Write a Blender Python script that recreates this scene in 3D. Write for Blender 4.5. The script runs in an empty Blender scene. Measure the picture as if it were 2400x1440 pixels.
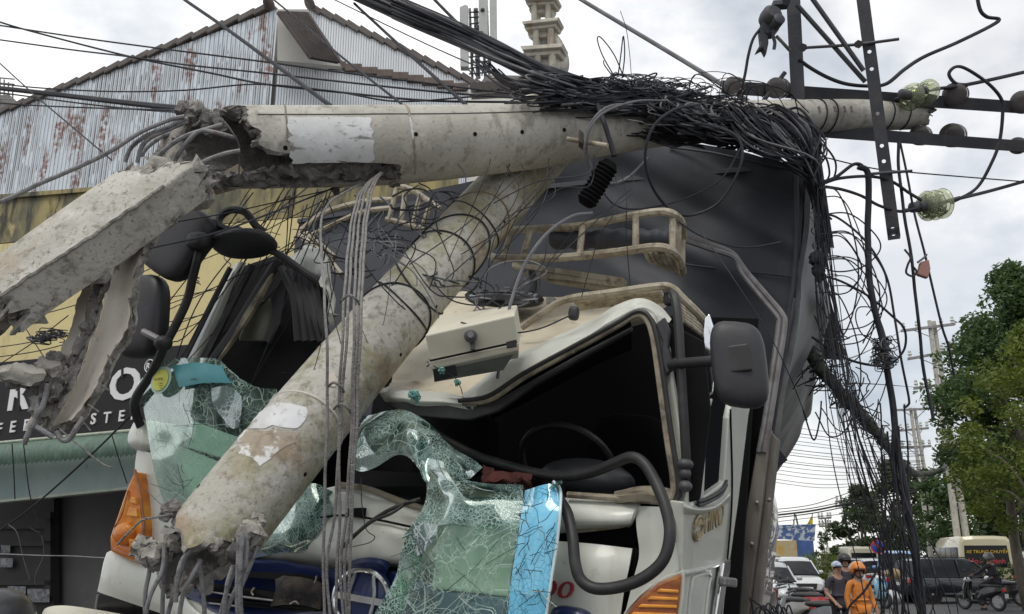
import bpy, bmesh, math, random
from mathutils import Vector as V, Matrix, noise as nz
random.seed(7)
R = math.radians
# ---------------------------------------------------------------- camera, sky, sun, exposure
FPX, CX, CY, TILT = 2100.0, 1200.0, 720.0, R(15.57)
CAM = V((0, 0, 1.72))
scn = bpy.context.scene
col = scn.collection
cam_d = bpy.data.cameras.new('camera'); cam = bpy.data.objects.new('camera', cam_d); col.objects.link(cam)
cam.location = CAM; cam.rotation_euler = (R(90) + TILT, 0, 0)
cam_d.sensor_width = 36; cam_d.lens = 36 * FPX / 2400; cam_d.clip_start = .05; cam_d.clip_end = 3000
scn.camera = cam
SUN_EL, SUN_AZ = R(58), R(200)          # azimuth measured from +Y (view direction) clockwise: high, behind the camera
world = bpy.data.worlds.new('World'); scn.world = world; world.use_nodes = True
def build_world():
    nt = world.node_tree; nt.nodes.clear(); N = nt.nodes.new; L = nt.links.new
    out = N('ShaderNodeOutputWorld'); sky = N('ShaderNodeTexSky'); sky.sky_type = 'NISHITA'; sky.sun_disc = False
    sky.sun_elevation = SUN_EL; sky.sun_rotation = SUN_AZ; sky.dust_density = 2.0
    b1 = N('ShaderNodeBackground'); b1.inputs[1].default_value = .10; L(sky.outputs[0], b1.inputs[0])
    tc = N('ShaderNodeTexCoord')
    mp = N('ShaderNodeMapping'); mp.inputs['Scale'].default_value = (1, 1, 1.7); mp.inputs['Location'].default_value = (2.35, .4, .75); L(tc.outputs['Generated'], mp.inputs[0])
    n1 = N('ShaderNodeTexNoise'); n1.inputs['Scale'].default_value = 2.6; n1.inputs['Detail'].default_value = 9; n1.inputs['Roughness'].default_value = .55; L(mp.outputs[0], n1.inputs[0])
    n2 = N('ShaderNodeTexNoise'); n2.inputs['Scale'].default_value = 1.6; n2.inputs['Detail'].default_value = 7; L(mp.outputs[0], n2.inputs[0])
    cr = N('ShaderNodeValToRGB'); e = cr.color_ramp.elements
    e[0].position = .40; e[0].color = (.66, .71, .78, 1); e[1].position = .56; e[1].color = (1.25, 1.24, 1.22, 1)
    x = cr.color_ramp.elements.new(.47); x.color = (.90, .93, .97, 1)
    L(n1.outputs['Fac'], cr.inputs[0])
    mk = N('ShaderNodeValToRGB'); k = mk.color_ramp.elements; k[0].position = .36; k[0].color = (0.55,) * 3 + (1,); k[1].position = .5; k[1].color = (1, 1, 1, 1)
    L(n2.outputs['Fac'], mk.inputs[0])
    b2 = N('ShaderNodeBackground'); b2.inputs[1].default_value = 1.0; L(cr.outputs[0], b2.inputs[0])
    mx = N('ShaderNodeMixShader'); L(mk.outputs[0], mx.inputs[0]); L(b1.outputs[0], mx.inputs[1]); L(b2.outputs[0], mx.inputs[2]); L(mx.outputs[0], out.inputs[0])
build_world()
sun_d = bpy.data.lights.new('sun', 'SUN'); sun_d.energy = 1.5; sun_d.angle = R(25); sun_d.color = (1, .96, .89)
sun = bpy.data.objects.new('sun', sun_d); col.objects.link(sun)
sun_dir = V((math.sin(SUN_AZ) * math.cos(SUN_EL), math.cos(SUN_AZ) * math.cos(SUN_EL), math.sin(SUN_EL)))
sun.rotation_euler = sun_dir.to_track_quat('Z', 'Y').to_euler()
vs = scn.view_settings
vs.view_transform = 'Standard'; vs.look = 'None'; vs.exposure = 0.0; vs.gamma = 1; vs.use_curve_mapping = False
scn.cycles.max_bounces = 8; scn.cycles.transparent_max_bounces = 24; scn.cycles.use_denoising = True

# ---------------------------------------------------------------- helpers: sight lines onto real planes
ST, CT = math.sin(TILT), math.cos(TILT)
def ray(px, py):
    x = (px - CX) / FPX; y = (CY - py) / FPX
    return V((x, CT - ST * y, ST + CT * y))
def P(px, py, d): return CAM + ray(px, py) * d
def proj(p):
    q = p - CAM; d = q.y * CT + q.z * ST; y = -q.y * ST + q.z * CT
    return (CX + FPX * q.x / d, CY - FPX * y / d, d)
def hit(px, py, p0, n):
    r = ray(px, py); return CAM + r * ((p0 - CAM).dot(n) / r.dot(n))
def vplane(ax, ay, bx, by):
    t = V((bx - ax, by - ay, 0)).normalized(); return (V((ax, ay, 0)), V((t.y, -t.x, 0)), t)
def xy(px, y): return ((px - CX) / FPX * y * 1.0 / CT, y)      # ground position seen in column px at about horizon height
# the lorry's own frame: u to its (our) right, v up its rolled body, w backwards
YAW, ROLL = R(22), R(7.5)
RU = V((math.cos(YAW), -math.sin(YAW), 0)); WA = V((math.sin(YAW), math.cos(YAW), 0)); UPZ = V((0, 0, 1))
TU = (RU * math.cos(ROLL) - UPZ * math.sin(ROLL)); TV = (UPZ * math.cos(ROLL) + RU * math.sin(ROLL)); TW = WA
TO = CAM + ray(1600, 1300) * (3.1 / ray(1600, 1300).y)
def U(u, v, w): return TO + TU * u + TV * v + TW * w
def T(px, py, w=0.0): return hit(px, py, TO + TW * w, TW)        # on the lorry's cross plane w metres behind its front
def S(px, py, u=0.0): return hit(px, py, TO + TU * u, TU)        # on its side plane
def loc_t(p): q = p - TO; return (q.dot(TU), q.dot(TV), q.dot(TW))

def cr(pts, n=6, closed=False):
    """Catmull-Rom through tuples or vectors"""
    pts = [V(p) for p in pts]
    if len(pts) < 3 and not closed: 
        return [pts[0].lerp(pts[-1], i / n) for i in range(n + 1)]
    out = []; m = len(pts)
    for i in range(m if closed else m - 1):
        a, b = pts[i], pts[(i + 1) % m]
        p0 = pts[i - 1] if (i > 0 or closed) else a * 2 - b
        p3 = pts[(i + 2) % m] if (i + 2 < m or closed) else b * 2 - a
        for k in range(n):
            t = k / n
            out.append(.5 * ((2 * a) + (b - p0) * t + (2 * p0 - 5 * a + 4 * b - p3) * t * t + (3 * a - p0 - 3 * b + p3) * t ** 3))
    if not closed: out.append(pts[-1])
    return out
def resamp(pts, n):
    """n+1 points evenly spread over a Catmull-Rom curve"""
    c = cr(pts, 10); L = [0]
    for a, b in zip(c, c[1:]): L.append(L[-1] + (b - a).length)
    out = []; j = 0
    for i in range(n + 1):
        s = L[-1] * i / n
        while j < len(c) - 2 and L[j + 1] < s: j += 1
        q = (s - L[j]) / max(1e-9, L[j + 1] - L[j]); out.append(c[j].lerp(c[j + 1], min(1, max(0, q))))
    return out
def perp(t):
    a = V((0, 0, 1)) if abs(t.z) < .9 else V((1, 0, 0))
    e = a - t * a.dot(t); e.normalize(); return e, t.cross(e)
def nv(p, s=1.0): return nz.noise_vector(p * s)
def n1(p, s=1.0): return nz.noise(p * s)
def fbm(p, s=1.0, o=4):
    a = 1; r = 0
    for _ in range(o): r += a * nz.noise(p * s); s *= 2.1; a *= .5
    return r

class MB:
    def __init__(s): s.v = []; s.f = []; s.m = []; s.s = []
    def add(s, vs, fs, m=0, sm=True):
        o = len(s.v); s.v += [tuple(p) for p in vs]
        for f in fs: s.f.append(tuple(i + o for i in f)); s.m.append(m); s.s.append(sm)
        return s
    def tube(s, pts, r, n=8, m=0, closed=False, sm=True, cap=True):
        pts = [V(p) for p in pts]; k = len(pts)
        if k < 2: return s
        rr = r if isinstance(r, (list, tuple)) else [r] * k
        if len(rr) != k: rr = [rr[0] + (rr[-1] - rr[0]) * i / (k - 1) for i in range(k)]
        vs = []; e = None
        for i in range(k):
            a = pts[i - 1] if (i or closed) else pts[i]; b = pts[(i + 1) % k] if (i < k - 1 or closed) else pts[i]
            t = (b - a)
            t = t.normalized() if t.length > 1e-9 else V((0, 0, 1))
            if e is None: e, g = perp(t)
            else:
                e = e - t * e.dot(t)
                if e.length < 1e-6: e, g = perp(t)
                e.normalize(); g = t.cross(e)
            for j in range(n):
                q = 2 * math.pi * j / n; vs.append(pts[i] + (e * math.cos(q) + g * math.sin(q)) * rr[i])
        fs = []
        for i in range(k if closed else k - 1):
            for j in range(n):
                a = i * n + j; b = i * n + (j + 1) % n; c = ((i + 1) % k) * n
                fs.append((a, b, c + (j + 1) % n, c + j))
        if cap and not closed: fs.append(tuple(range(n - 1, -1, -1))); fs.append(tuple((k - 1) * n + j for j in range(n)))
        return s.add(vs, fs, m, sm)
    def grid(s, g, m=0, th=0.0, sm=True, flip=False):
        """surface through a grid of points (rows); th gives it thickness away from its face"""
        h, w = len(g), len(g[0]); vs = [V(p) for r in g for p in r]; fs = []
        for i in range(h - 1):
            for j in range(w - 1):
                a = i * w + j; fs.append((a, a + 1, a + w + 1, a + w))
        if th:
            nn = []
            for i in range(h):
                for j in range(w):
                    du = V(g[i][min(j + 1, w - 1)]) - V(g[i][max(j - 1, 0)]); dv = V(g[min(i + 1, h - 1)][j]) - V(g[max(i - 1, 0)][j])
                    q = du.cross(dv); nn.append(q.normalized() if q.length > 1e-12 else V((0, 1, 0)))
            K = h * w; vs = vs + [p + q * th for p, q in zip(vs[:], nn)]
            fs2 = [tuple(reversed([i + K for i in f])) for f in fs]
            per = [j for j in range(w)] + [i * w + w - 1 for i in range(1, h)] + [(h - 1) * w + j for j in range(w - 2, -1, -1)] + [i * w for i in range(h - 2, 0, -1)]
            sd = [(per[i], per[i] + K, per[(i + 1) % len(per)] + K, per[(i + 1) % len(per)]) for i in range(len(per))]
            s.add(vs, fs + fs2 + sd, m, sm); return s
        return s.add(vs, fs, m, sm)
    def patch(s, rows, fn, nu=8, nvv=4, m=0, th=0.0, jit=0.0, sm=True, ridge=0.0):
        """rows of (px,py,w) control points, splined both ways, put in space by fn"""
        n = max(len(r) for r in rows); W = nu * (n - 1)
        rs = [resamp(r, W) for r in rows]; cols = [cr([r[j] for r in rs], nvv) for j in range(W + 1)]
        g = []
        for i in range(len(cols[0])):
            row = []
            for j in range(W + 1):
                q = cols[j][i]; p = fn(q.x, q.y, q.z)
                if jit: p = p + nv(p, 7) * jit
                if ridge: p = p + WA * ridge * (abs(nz.noise(p * 3.1 + V((9, 0, 0)))) * 1.3 + abs(nz.noise(p * 7.3)) * .55)
                row.append(p)
            g.append(row)
        return s.grid(g, m, th, sm)
    def box(s, c, a, b, d, m=0):
        c, a, b, d = V(c), V(a), V(b), V(d); vs = [c + a * x + b * y + d * z for x in (-1, 1) for y in (-1, 1) for z in (-1, 1)]
        return s.add(vs, [(0, 1, 3, 2), (4, 6, 7, 5), (0, 4, 5, 1), (2, 3, 7, 6), (0, 2, 6, 4), (1, 5, 7, 3)], m, False)
    def abox(s, x0, x1, y0, y1, z0, z1, m=0):
        return s.box(((x0 + x1) / 2, (y0 + y1) / 2, (z0 + z1) / 2), ((x1 - x0) / 2, 0, 0), (0, (y1 - y0) / 2, 0), (0, 0, (z1 - z0) / 2), m)
    def prism(s, poly, vec, m=0, sm=False):
        poly = [V(p) for p in poly]; vec = V(vec); n = len(poly)
        vs = poly + [p + vec for p in poly]
        return s.add(vs, [tuple(range(n)), tuple(range(2 * n - 1, n - 1, -1))] + [(i, i + n, (i + 1) % n + n, (i + 1) % n) for i in range(n)], m, sm)
    def lathe(s, c, ax, prof, n=20, m=0, sm=True):
        """prof: (radius, height along ax)"""
        c = V(c); ax = V(ax).normalized(); e, g = perp(ax); vs = []
        for r, h in prof:
            for j in range(n):
                q = 2 * math.pi * j / n; vs.append(c + ax * h + (e * math.cos(q) + g * math.sin(q)) * max(r, 1e-4))
        fs = [(i * n + j, i * n + (j + 1) % n, (i + 1) * n + (j + 1) % n, (i + 1) * n + j) for i in range(len(prof) - 1) for j in range(n)]
        fs.append(tuple(range(n - 1, -1, -1))); fs.append(tuple((len(prof) - 1) * n + j for j in range(n)))
        return s.add(vs, fs, m, sm)
    def ell(s, c, a, b, d, nu=18, nvv=10, m=0, jit=0, js=6, pw=1.0):
        """ellipsoid; pw<1 squares it off; jit roughens it"""
        c, a, b, d = V(c), V(a), V(b), V(d); vs = []; sg = lambda x: math.copysign(abs(x) ** pw, x)
        for i in range(nvv + 1):
            t = math.pi * i / nvv
            for j in range(nu):
                q = 2 * math.pi * j / nu
                p = c + a * sg(math.cos(q)) * sg(math.sin(t)) + b * sg(math.sin(q)) * sg(math.sin(t)) + d * sg(math.cos(t))
                if jit: p = p + nv(p, js) * jit + nv(p, js * 2.7) * jit * .5
                vs.append(p)
        fs = [(i * nu + j, i * nu + (j + 1) % nu, (i + 1) * nu + (j + 1) % nu, (i + 1) * nu + j) for i in range(nvv) for j in range(nu)]
        return s.add(vs, fs, m)
    def build(s, name, mats, parent=None, bev=0, sub=0, keep=False):
        me = bpy.data.meshes.new(name); loc = V((0, 0, 0))
        if parent is None and not keep and s.v:
            xs, ys, zs = zip(*s.v); loc = V(((min(xs) + max(xs)) / 2, (min(ys) + max(ys)) / 2, min(zs)))
        me.from_pydata([(p[0] - loc.x, p[1] - loc.y, p[2] - loc.z) for p in s.v], [], s.f)
        me.polygons.foreach_set('material_index', s.m); me.polygons.foreach_set('use_smooth', s.s)
        for m in (mats if isinstance(mats, (list, tuple)) else [mats]): me.materials.append(m)
        me.validate(); me.update()
        o = bpy.data.objects.new(name, me); o.location = loc; col.objects.link(o)
        if parent is not None:
            o.parent = parent
            if parent.type == 'EMPTY' and parent.location.length > 0: o.matrix_parent_inverse = Matrix.Translation(-parent.location)
            if parent.type != 'EMPTY' and parent.get('_loc'): o.matrix_parent_inverse = Matrix.Translation(-V(parent['_loc']))
        elif loc.length > 0: o['_loc'] = tuple(loc)
        if bev:
            b = o.modifiers.new('bevel', 'BEVEL'); b.width = bev; b.segments = 2; b.limit_method = 'ANGLE'; b.angle_limit = R(35)
        if sub:
            b = o.modifiers.new('subsurf', 'SUBSURF'); b.levels = sub; b.render_levels = sub
        if not bev and not sub and any(s.s):
            try: me.set_sharp_from_angle(angle=R(42))
            except Exception: pass
        return o
def tag(o, label=None, cat=None, group=None, kind=None):
    if label: o['label'] = label
    if cat: o['category'] = cat
    if group: o['group'] = group
    if kind: o['kind'] = kind
    return o
def thing(name, label, cat, loc=(0, 0, 0), group=None):
    o = bpy.data.objects.new(name, None); o.location = loc; o.empty_display_size = .1; col.objects.link(o)
    return tag(o, label, cat, group)
def copy_tree(o, parent=None):
    c = o.copy(); col.objects.link(c)
    if parent is not None:
        mi = o.matrix_parent_inverse.copy(); c.parent = parent; c.matrix_parent_inverse = mi
    for ch in list(o.children): copy_tree(ch, c)
    return c
def piece(src, parent):
    c = src.copy(); col.objects.link(c); mi = src.matrix_parent_inverse.copy(); c.parent = parent; c.matrix_parent_inverse = mi; return c
def text(name, s, o, xd, yd, size, m, parent=None, ext=.002, align='LEFT', sx=1.0, shear=0, bold=0):
    """flat lettering with its baseline start at o, running along xd"""
    cu = bpy.data.curves.new(name, 'FONT'); cu.body = s; cu.size = size; cu.extrude = ext; cu.align_x = align; cu.shear = shear; cu.offset = bold * size; cu.resolution_u = 3
    ob = bpy.data.objects.new(name, cu); xd, yd = V(xd).normalized(), V(yd).normalized(); zd = xd.cross(yd)
    M4 = Matrix((xd * sx, yd, zd)).transposed().to_4x4(); M4.translation = V(o)
    dg = None
    me = bpy.data.meshes.new_from_object(ob); me.name = name; me.transform(M4); bpy.data.objects.remove(ob); bpy.data.curves.remove(cu)
    me.materials.clear(); me.materials.append(m)
    o2 = bpy.data.objects.new(name, me); col.objects.link(o2)
    if parent is not None:
        o2.parent = parent
        if parent.type == 'EMPTY' and parent.location.length > 0: o2.matrix_parent_inverse = Matrix.Translation(-parent.location)
        if parent.type != 'EMPTY' and parent.get('_loc'): o2.matrix_parent_inverse = Matrix.Translation(-V(parent['_loc']))
    return o2

# ---------------------------------------------------------------- materials
def mat(name, c, rough=.6, metal=0.0, var=(), bump=None, spec=.5, coat=0.0, stretch=(1, 1, 1), trans=0.0, alpha=1.0, rvar=0.0, ior=1.45):
    """var: (colour, scale, lo, hi[, strength, stretch]) noise-masked layers; bump: (scale, strength[, detail])"""
    m = bpy.data.materials.new(name); m.use_nodes = True; nt = m.node_tree; N = nt.nodes.new; L = nt.links.new
    b = nt.nodes['Principled BSDF']; b.inputs['Roughness'].default_value = rough; b.inputs['Metallic'].default_value = metal
    b.inputs['Specular IOR Level'].default_value = spec; b.inputs['Coat Weight'].default_value = coat; b.inputs['IOR'].default_value = ior
    b.inputs['Transmission Weight'].default_value = trans; b.inputs['Alpha'].default_value = alpha
    b.inputs['Base Color'].default_value = (*c, 1)
    tc = N('ShaderNodeTexCoord'); prev = None
    def coords(st):
        mp = N('ShaderNodeMapping'); mp.inputs['Scale'].default_value = st; L(tc.outputs['Object'], mp.inputs[0]); return mp.outputs[0]
    base = coords(stretch)
    for i, v in enumerate(var):
        c2, sc, lo, hi = v[:4]; stg = v[4] if len(v) > 4 else 1.0; st = v[5] if len(v) > 5 else None
        n = N('ShaderNodeTexNoise'); n.inputs['Scale'].default_value = sc; n.inputs['Detail'].default_value = 8; n.inputs['Roughness'].default_value = .62
        L(coords(st) if st else base, n.inputs[0])
        mr = N('ShaderNodeMapRange'); mr.inputs[1].default_value = lo; mr.inputs[2].default_value = hi; mr.inputs[4].default_value = stg; L(n.outputs['Fac'], mr.inputs[0])
        mx = N('ShaderNodeMix'); mx.data_type = 'RGBA'; L(mr.outputs[0], mx.inputs['Factor'])
        if prev is None: mx.inputs['A'].default_value = (*c, 1)
        else: L(prev, mx.inputs['A'])
        mx.inputs['B'].default_value = (*c2, 1); prev = mx.outputs['Result']
        if i == 0 and rvar:
            q = N('ShaderNodeMapRange'); q.inputs[3].default_value = rough - rvar; q.inputs[4].default_value = rough + rvar; L(n.outputs['Fac'], q.inputs[0]); L(q.outputs[0], b.inputs['Roughness'])
    if prev is not None: L(prev, b.inputs['Base Color'])
    if bump:
        n = N('ShaderNodeTexNoise'); n.inputs['Scale'].default_value = bump[0]; n.inputs['Detail'].default_value = bump[2] if len(bump) > 2 else 6; L(base, n.inputs[0])
        bp = N('ShaderNodeBump'); bp.inputs['Strength'].default_value = bump[1]; bp.inputs['Distance'].default_value = .01; L(n.outputs['Fac'], bp.inputs['Height']); L(bp.outputs[0], b.inputs['Normal'])
    return m
M = {}
M['concrete'] = mat('concrete', (.46, .445, .40), .85, var=[((.34, .325, .285), 3.2, .40, .62, .85), ((.55, .53, .48), 8, .54, .70, .6), ((.21, .19, .16), 13, .53, .66, .75, (1, 1, .45)), ((.14, .125, .105), 42, .58, .68, .6), ((.10, .09, .08), 90, .62, .72, .4)], bump=(60, .3))
M['concrete_moss'] = mat('concrete_moss', (.45, .44, .40), .85, var=[((.34, .325, .28), 4, .40, .64, .8), ((.23, .215, .115), 4.2, .47, .62, .85), ((.28, .195, .13), 3.3, .54, .66, .8), ((.17, .15, .115), 30, .52, .64, .7), ((.11, .10, .085), 70, .58, .66, .6), ((.62, .60, .54), 8, .60, .72, .7)], bump=(50, .4))
M['concrete_slab'] = mat('concrete_slab', (.49, .475, .43), .88, var=[((.36, .345, .30), 4, .42, .62, .8), ((.20, .18, .145), 20, .53, .64, .75), ((.60, .58, .53), 11, .56, .70, .6), ((.34, .24, .15), 3, .62, .72, .6), ((.10, .09, .075), 60, .57, .66, .7)], bump=(50, .5))
M['concrete_light'] = mat('concrete_light', (.58, .54, .48), .8, var=[((.46, .38, .31), 5, .48, .66, .5), ((.28, .25, .22), 30, .6, .72, .6)], bump=(40, .3))
M['concrete_cut'] = mat('concrete_cut', (.20, .19, .18), .95, var=[((.10, .095, .09), 9, .42, .62, .9), ((.36, .34, .31), 26, .56, .70, .8)], bump=(70, 1.0, 10))
M['concrete_lightcut'] = mat('concrete_lightcut', (.33, .31, .28), .95, var=[((.17, .16, .15), 14, .45, .62, .9), ((.48, .45, .41), 30, .58, .70, .8)], bump=(60, 1.0, 10))
M['rebar'] = mat('rebar', (.25, .25, .26), .7, .25, var=[((.12, .115, .12), 30, .48, .64, .9), ((.22, .13, .08), 12, .56, .70, .6)], bump=(160, .4))
M['cream'] = mat('cream', (.56, .57, .515), .33, coat=.3, var=[((.47, .475, .43), 2.5, .5, .75, .6), ((.33, .30, .24), 16, .62, .76, .6), ((.30, .275, .22), 5, .56, .74, .55, (1, 1, .3)), ((.16, .14, .11), 40, .66, .74, .6)], rvar=.08, bump=(9, .12))
M['cream_roof'] = mat('cream_roof', (.62, .56, .43), .5, var=[((.45, .38, .27), 3, .45, .7, .7), ((.20, .17, .13), 18, .62, .74, .8)])
M['rack'] = mat('rack', (.40, .36, .275), .55, var=[((.20, .16, .11), 9, .42, .62, .9), ((.09, .075, .06), 26, .54, .66, .8), ((.60, .54, .42), 14, .6, .7, .7)], bump=(50, .3))
M['gasket'] = mat('gasket', (.30, .26, .19), .6, var=[((.10, .085, .065), 8, .46, .6, .9), ((.42, .38, .30), 20, .58, .7, .7)])
M['plastic'] = mat('plastic', (.030, .030, .034), .48, var=[((.06, .06, .066), 20, .55, .8, .6)], rvar=.08)
M['rubber'] = mat('rubber', (.022, .022, .023), .5, var=[((.06, .058, .055), 10, .5, .75, .7)])
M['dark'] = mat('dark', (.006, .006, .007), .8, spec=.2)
M['dash'] = mat('dash', (.005, .005, .006), .8, spec=.1)
M['hood'] = mat('instrument_hood', (.035, .036, .04), .4)
M['tarp'] = mat('tarp', (.040, .043, .053), .62, var=[((.065, .068, .078), 1.4, .4, .65, .8), ((.10, .098, .095), 7, .60, .75, .45)], bump=(180, .12))
M['tarp_side'] = mat('tarp_side', (.10, .105, .115), .45, var=[((.26, .255, .24), 2.2, .44, .62, .8, (1, 1, .4)), ((.045, .047, .055), 5, .5, .7, .7)])
M['steel'] = mat('steel', (.055, .057, .068), .55, .2, var=[((.10, .095, .095), 5, .45, .7, .8), ((.12, .07, .045), 8, .62, .74, .6)], bump=(60, .15))
M['steel_light'] = mat('steel_light', (.26, .25, .25), .45, .4, var=[((.13, .12, .115), 9, .45, .65, .8)])
M['brown_steel'] = mat('brown_steel', (.21, .19, .165), .5, .3, var=[((.09, .08, .07), 5, .42, .62, .9, (1, 1, .25)), ((.36, .34, .30), 14, .6, .72, .7, (1, 1, .2))])
M['chrome'] = mat('chrome', (.75, .75, .76), .16, 1.0, var=[((.35, .34, .33), 25, .55, .72, .8)])
M['navy'] = mat('navy', (.012, .022, .085), .28, coat=.5, var=[((.03, .035, .07), 6, .5, .75, .7)])
M['cable'] = mat('cable', (.021, .022, .028), .62, spec=.3, var=[((.055, .055, .064), 6, .45, .7, .8)])
M['cable_grey'] = mat('cable_grey', (.10, .10, .11), .55, var=[((.20, .20, .205), 9, .45, .7, .8)])
M['strand'] = mat('strand', (.23, .22, .21), .5, .4, var=[((.12, .115, .11), 30, .45, .65, .8)], bump=(200, .6))
M['cloth_red'] = mat('cloth_red', (.16, .055, .045), .9, var=[((.08, .03, .025), 9, .45, .65, .8)])
M['paper'] = mat('paper', (.62, .63, .64), .75, var=[((.46, .455, .44), 6, .45, .68, .8), ((.16, .155, .15), 14, .60, .66, .85, (.4, 1, 1.6)), ((.20, .19, .17), 40, .58, .68, .8)], bump=(20, .3))
M['paper_dirty'] = mat('paper_dirty', (.33, .28, .22), .9, var=[((.62, .62, .61), 7, .54, .58, 1), ((.20, .17, .13), 22, .5, .65, .8)], bump=(30, .5))
M['white_cab'] = mat('white_cab', (.60, .57, .46), .45, var=[((.48, .45, .37), 4, .45, .7, .7), ((.25, .23, .19), 22, .66, .76, .7)])
M['grey_under'] = mat('grey_under', (.17, .17, .155), .55, var=[((.11, .11, .10), 6, .45, .65, .7)])
M['black_gloss'] = mat('black_gloss', (.010, .010, .012), .18, coat=.4)
M['green_glass'] = mat('green_glass', (.50, .62, .45), .08, trans=.75, ior=1.3)
M['red_label'] = mat('red_label', (.25, .02, .03), .35)
M['brown_label'] = mat('brown_label', (.30, .23, .12), .6, var=[((.5, .46, .36), 40, .5, .62, .8)])
M['label_black'] = mat('label_black', (.015, .015, .012), .7)
M['sticker_yellow'] = mat('sticker_yellow', (.62, .62, .10), .5, var=[((.50, .52, .16), 20, .5, .7, .6)])
M['sticker_rim'] = mat('sticker_rim', (.42, .60, .52), .5)
M['sticker_teal'] = mat('sticker_teal', (.10, .34, .38), .4, var=[((.16, .42, .44), 10, .45, .7, .7)])

def glass_mat(name, tint, clear, cracks, seed, dens=(6, 22, 60), gl=.12, white=(.55, .68, .62), rough=.08, dfc=None, frk=.35):
    """shattered laminated glass: see-through film, sharp reflections, pale fracture lines over it"""
    m = bpy.data.materials.new(name); m.use_nodes = True; nt = m.node_tree; nt.nodes.clear(); N = nt.nodes.new; L = nt.links.new
    out = N('ShaderNodeOutputMaterial'); tc = N('ShaderNodeTexCoord')
    mp = N('ShaderNodeMapping'); mp.inputs['Location'].default_value = (seed, seed * .7, 0); L(tc.outputs['Object'], mp.inputs[0])
    dn = N('ShaderNodeTexNoise'); dn.inputs['Scale'].default_value = 5; L(mp.outputs[0], dn.inputs[0])
    ad = N('ShaderNodeMixRGB'); ad.blend_type = 'ADD'; ad.inputs[0].default_value = .12; L(mp.outputs[0], ad.inputs[1]); L(dn.outputs['Color'], ad.inputs[2])
    lines = None
    for i, d in enumerate(dens):
        v = N('ShaderNodeTexVoronoi'); v.feature = 'DISTANCE_TO_EDGE'; v.inputs['Scale'].default_value = d; L(ad.outputs[0], v.inputs['Vector'])
        w = cracks[i]
        r = N('ShaderNodeMapRange'); r.inputs[1].default_value = w * .35; r.inputs[2].default_value = w; r.inputs[3].default_value = 1; r.inputs[4].default_value = 0; L(v.outputs['Distance'], r.inputs[0])
        k = N('ShaderNodeTexNoise'); k.inputs['Scale'].default_value = 4 + 3 * i; L(mp.outputs[0], k.inputs[0])
        kr = N('ShaderNodeMapRange'); kr.inputs[1].default_value = .38 + .02 * i; kr.inputs[2].default_value = .56; L(k.outputs['Fac'], kr.inputs[0])
        mu = N('ShaderNodeMath'); mu.operation = 'MULTIPLY'; L(r.outputs[0], mu.inputs[0]); L(kr.outputs[0], mu.inputs[1])
        if lines is None: lines = mu.outputs[0]
        else:
            mm = N('ShaderNodeMath'); mm.operation = 'MAXIMUM'; L(lines, mm.inputs[0]); L(mu.outputs[0], mm.inputs[1]); lines = mm.outputs[0]
    tr = N('ShaderNodeBsdfTransparent'); tr.inputs[0].default_value = (*tint, 1)
    g = N('ShaderNodeBsdfGlossy'); g.inputs['Roughness'].default_value = rough; g.inputs[0].default_value = (.9, 1, .97, 1)
    df = N('ShaderNodeBsdfDiffuse'); df.inputs[0].default_value = (*(dfc or (tint[0] * .45, tint[1] * .55, tint[2] * .5)), 1)
    fr = N('ShaderNodeFresnel'); fr.inputs[0].default_value = 1.5
    fa = N('ShaderNodeMath'); fa.operation = 'ADD'; fa.use_clamp = True; fa.inputs[1].default_value = gl; fm = N('ShaderNodeMath'); fm.operation = 'MULTIPLY'; fm.inputs[1].default_value = frk; L(fr.outputs[0], fm.inputs[0]); L(fm.outputs[0], fa.inputs[0])
    a = N('ShaderNodeMixShader'); a.inputs[0].default_value = clear; L(df.outputs[0], a.inputs[1]); L(tr.outputs[0], a.inputs[2])
    b = N('ShaderNodeMixShader'); L(fa.outputs[0], b.inputs[0]); L(a.outputs[0], b.inputs[1]); L(g.outputs[0], b.inputs[2])
    w = N('ShaderNodeBsdfDiffuse'); w.inputs[0].default_value = (*white, 1)
    c = N('ShaderNodeMixShader'); L(lines, c.inputs[0]); L(b.outputs[0], c.inputs[1]); L(w.outputs[0], c.inputs[2]); L(c.outputs[0], out.inputs[0])
    return m
M['glass_left'] = glass_mat('glass_left', (.86, .97, .93), .93, (.007, .012, .02), 1.3, dens=(6, 19, 45), gl=.0)
M['glass_crush'] = glass_mat('glass_crush', (.36, .60, .52), .62, (.03, .09, .10), 4.2, dens=(20, 70, 130), gl=.03, frk=.6, dfc=(.05, .12, .105), white=(.36, .49, .45))
M['glass_right'] = glass_mat('glass_right', (.90, .985, .93), .93, (.005, .010, .02), 8.7, dens=(4, 13, 40), gl=.02)
M['glass_blue'] = glass_mat('glass_blue', (.20, .50, .66), .10, (.010, .020, .03), 2.9, dens=(8, 20, 50), gl=.06, white=(.04, .08, .10), dfc=(.20, .60, .86))
M['glass_dark'] = mat('glass_dark', (.010, .012, .014), .12, spec=.25)
def lens_mat():
    m = mat('amber_lens', (.60, .17, .015), .3, coat=.15, var=[((.75, .30, .03), 4, .45, .6, .9, (1, 1, 2)), ((.30, .08, .02), 9, .55, .7, .7)], bump=(30, .25))
    return m
M['amber'] = lens_mat(); M['amber_dark'] = mat('amber_dark', (.28, .085, .025), .25, coat=.5, var=[((.5, .2, .04), 8, .5, .66, .8, (1, 1, 3))], bump=(40, .3))
M['amber_bright'] = mat('amber_bright', (.85, .36, .04), .25, coat=.5, var=[((.65, .22, .03), 12, .45, .65, .8)])
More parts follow.
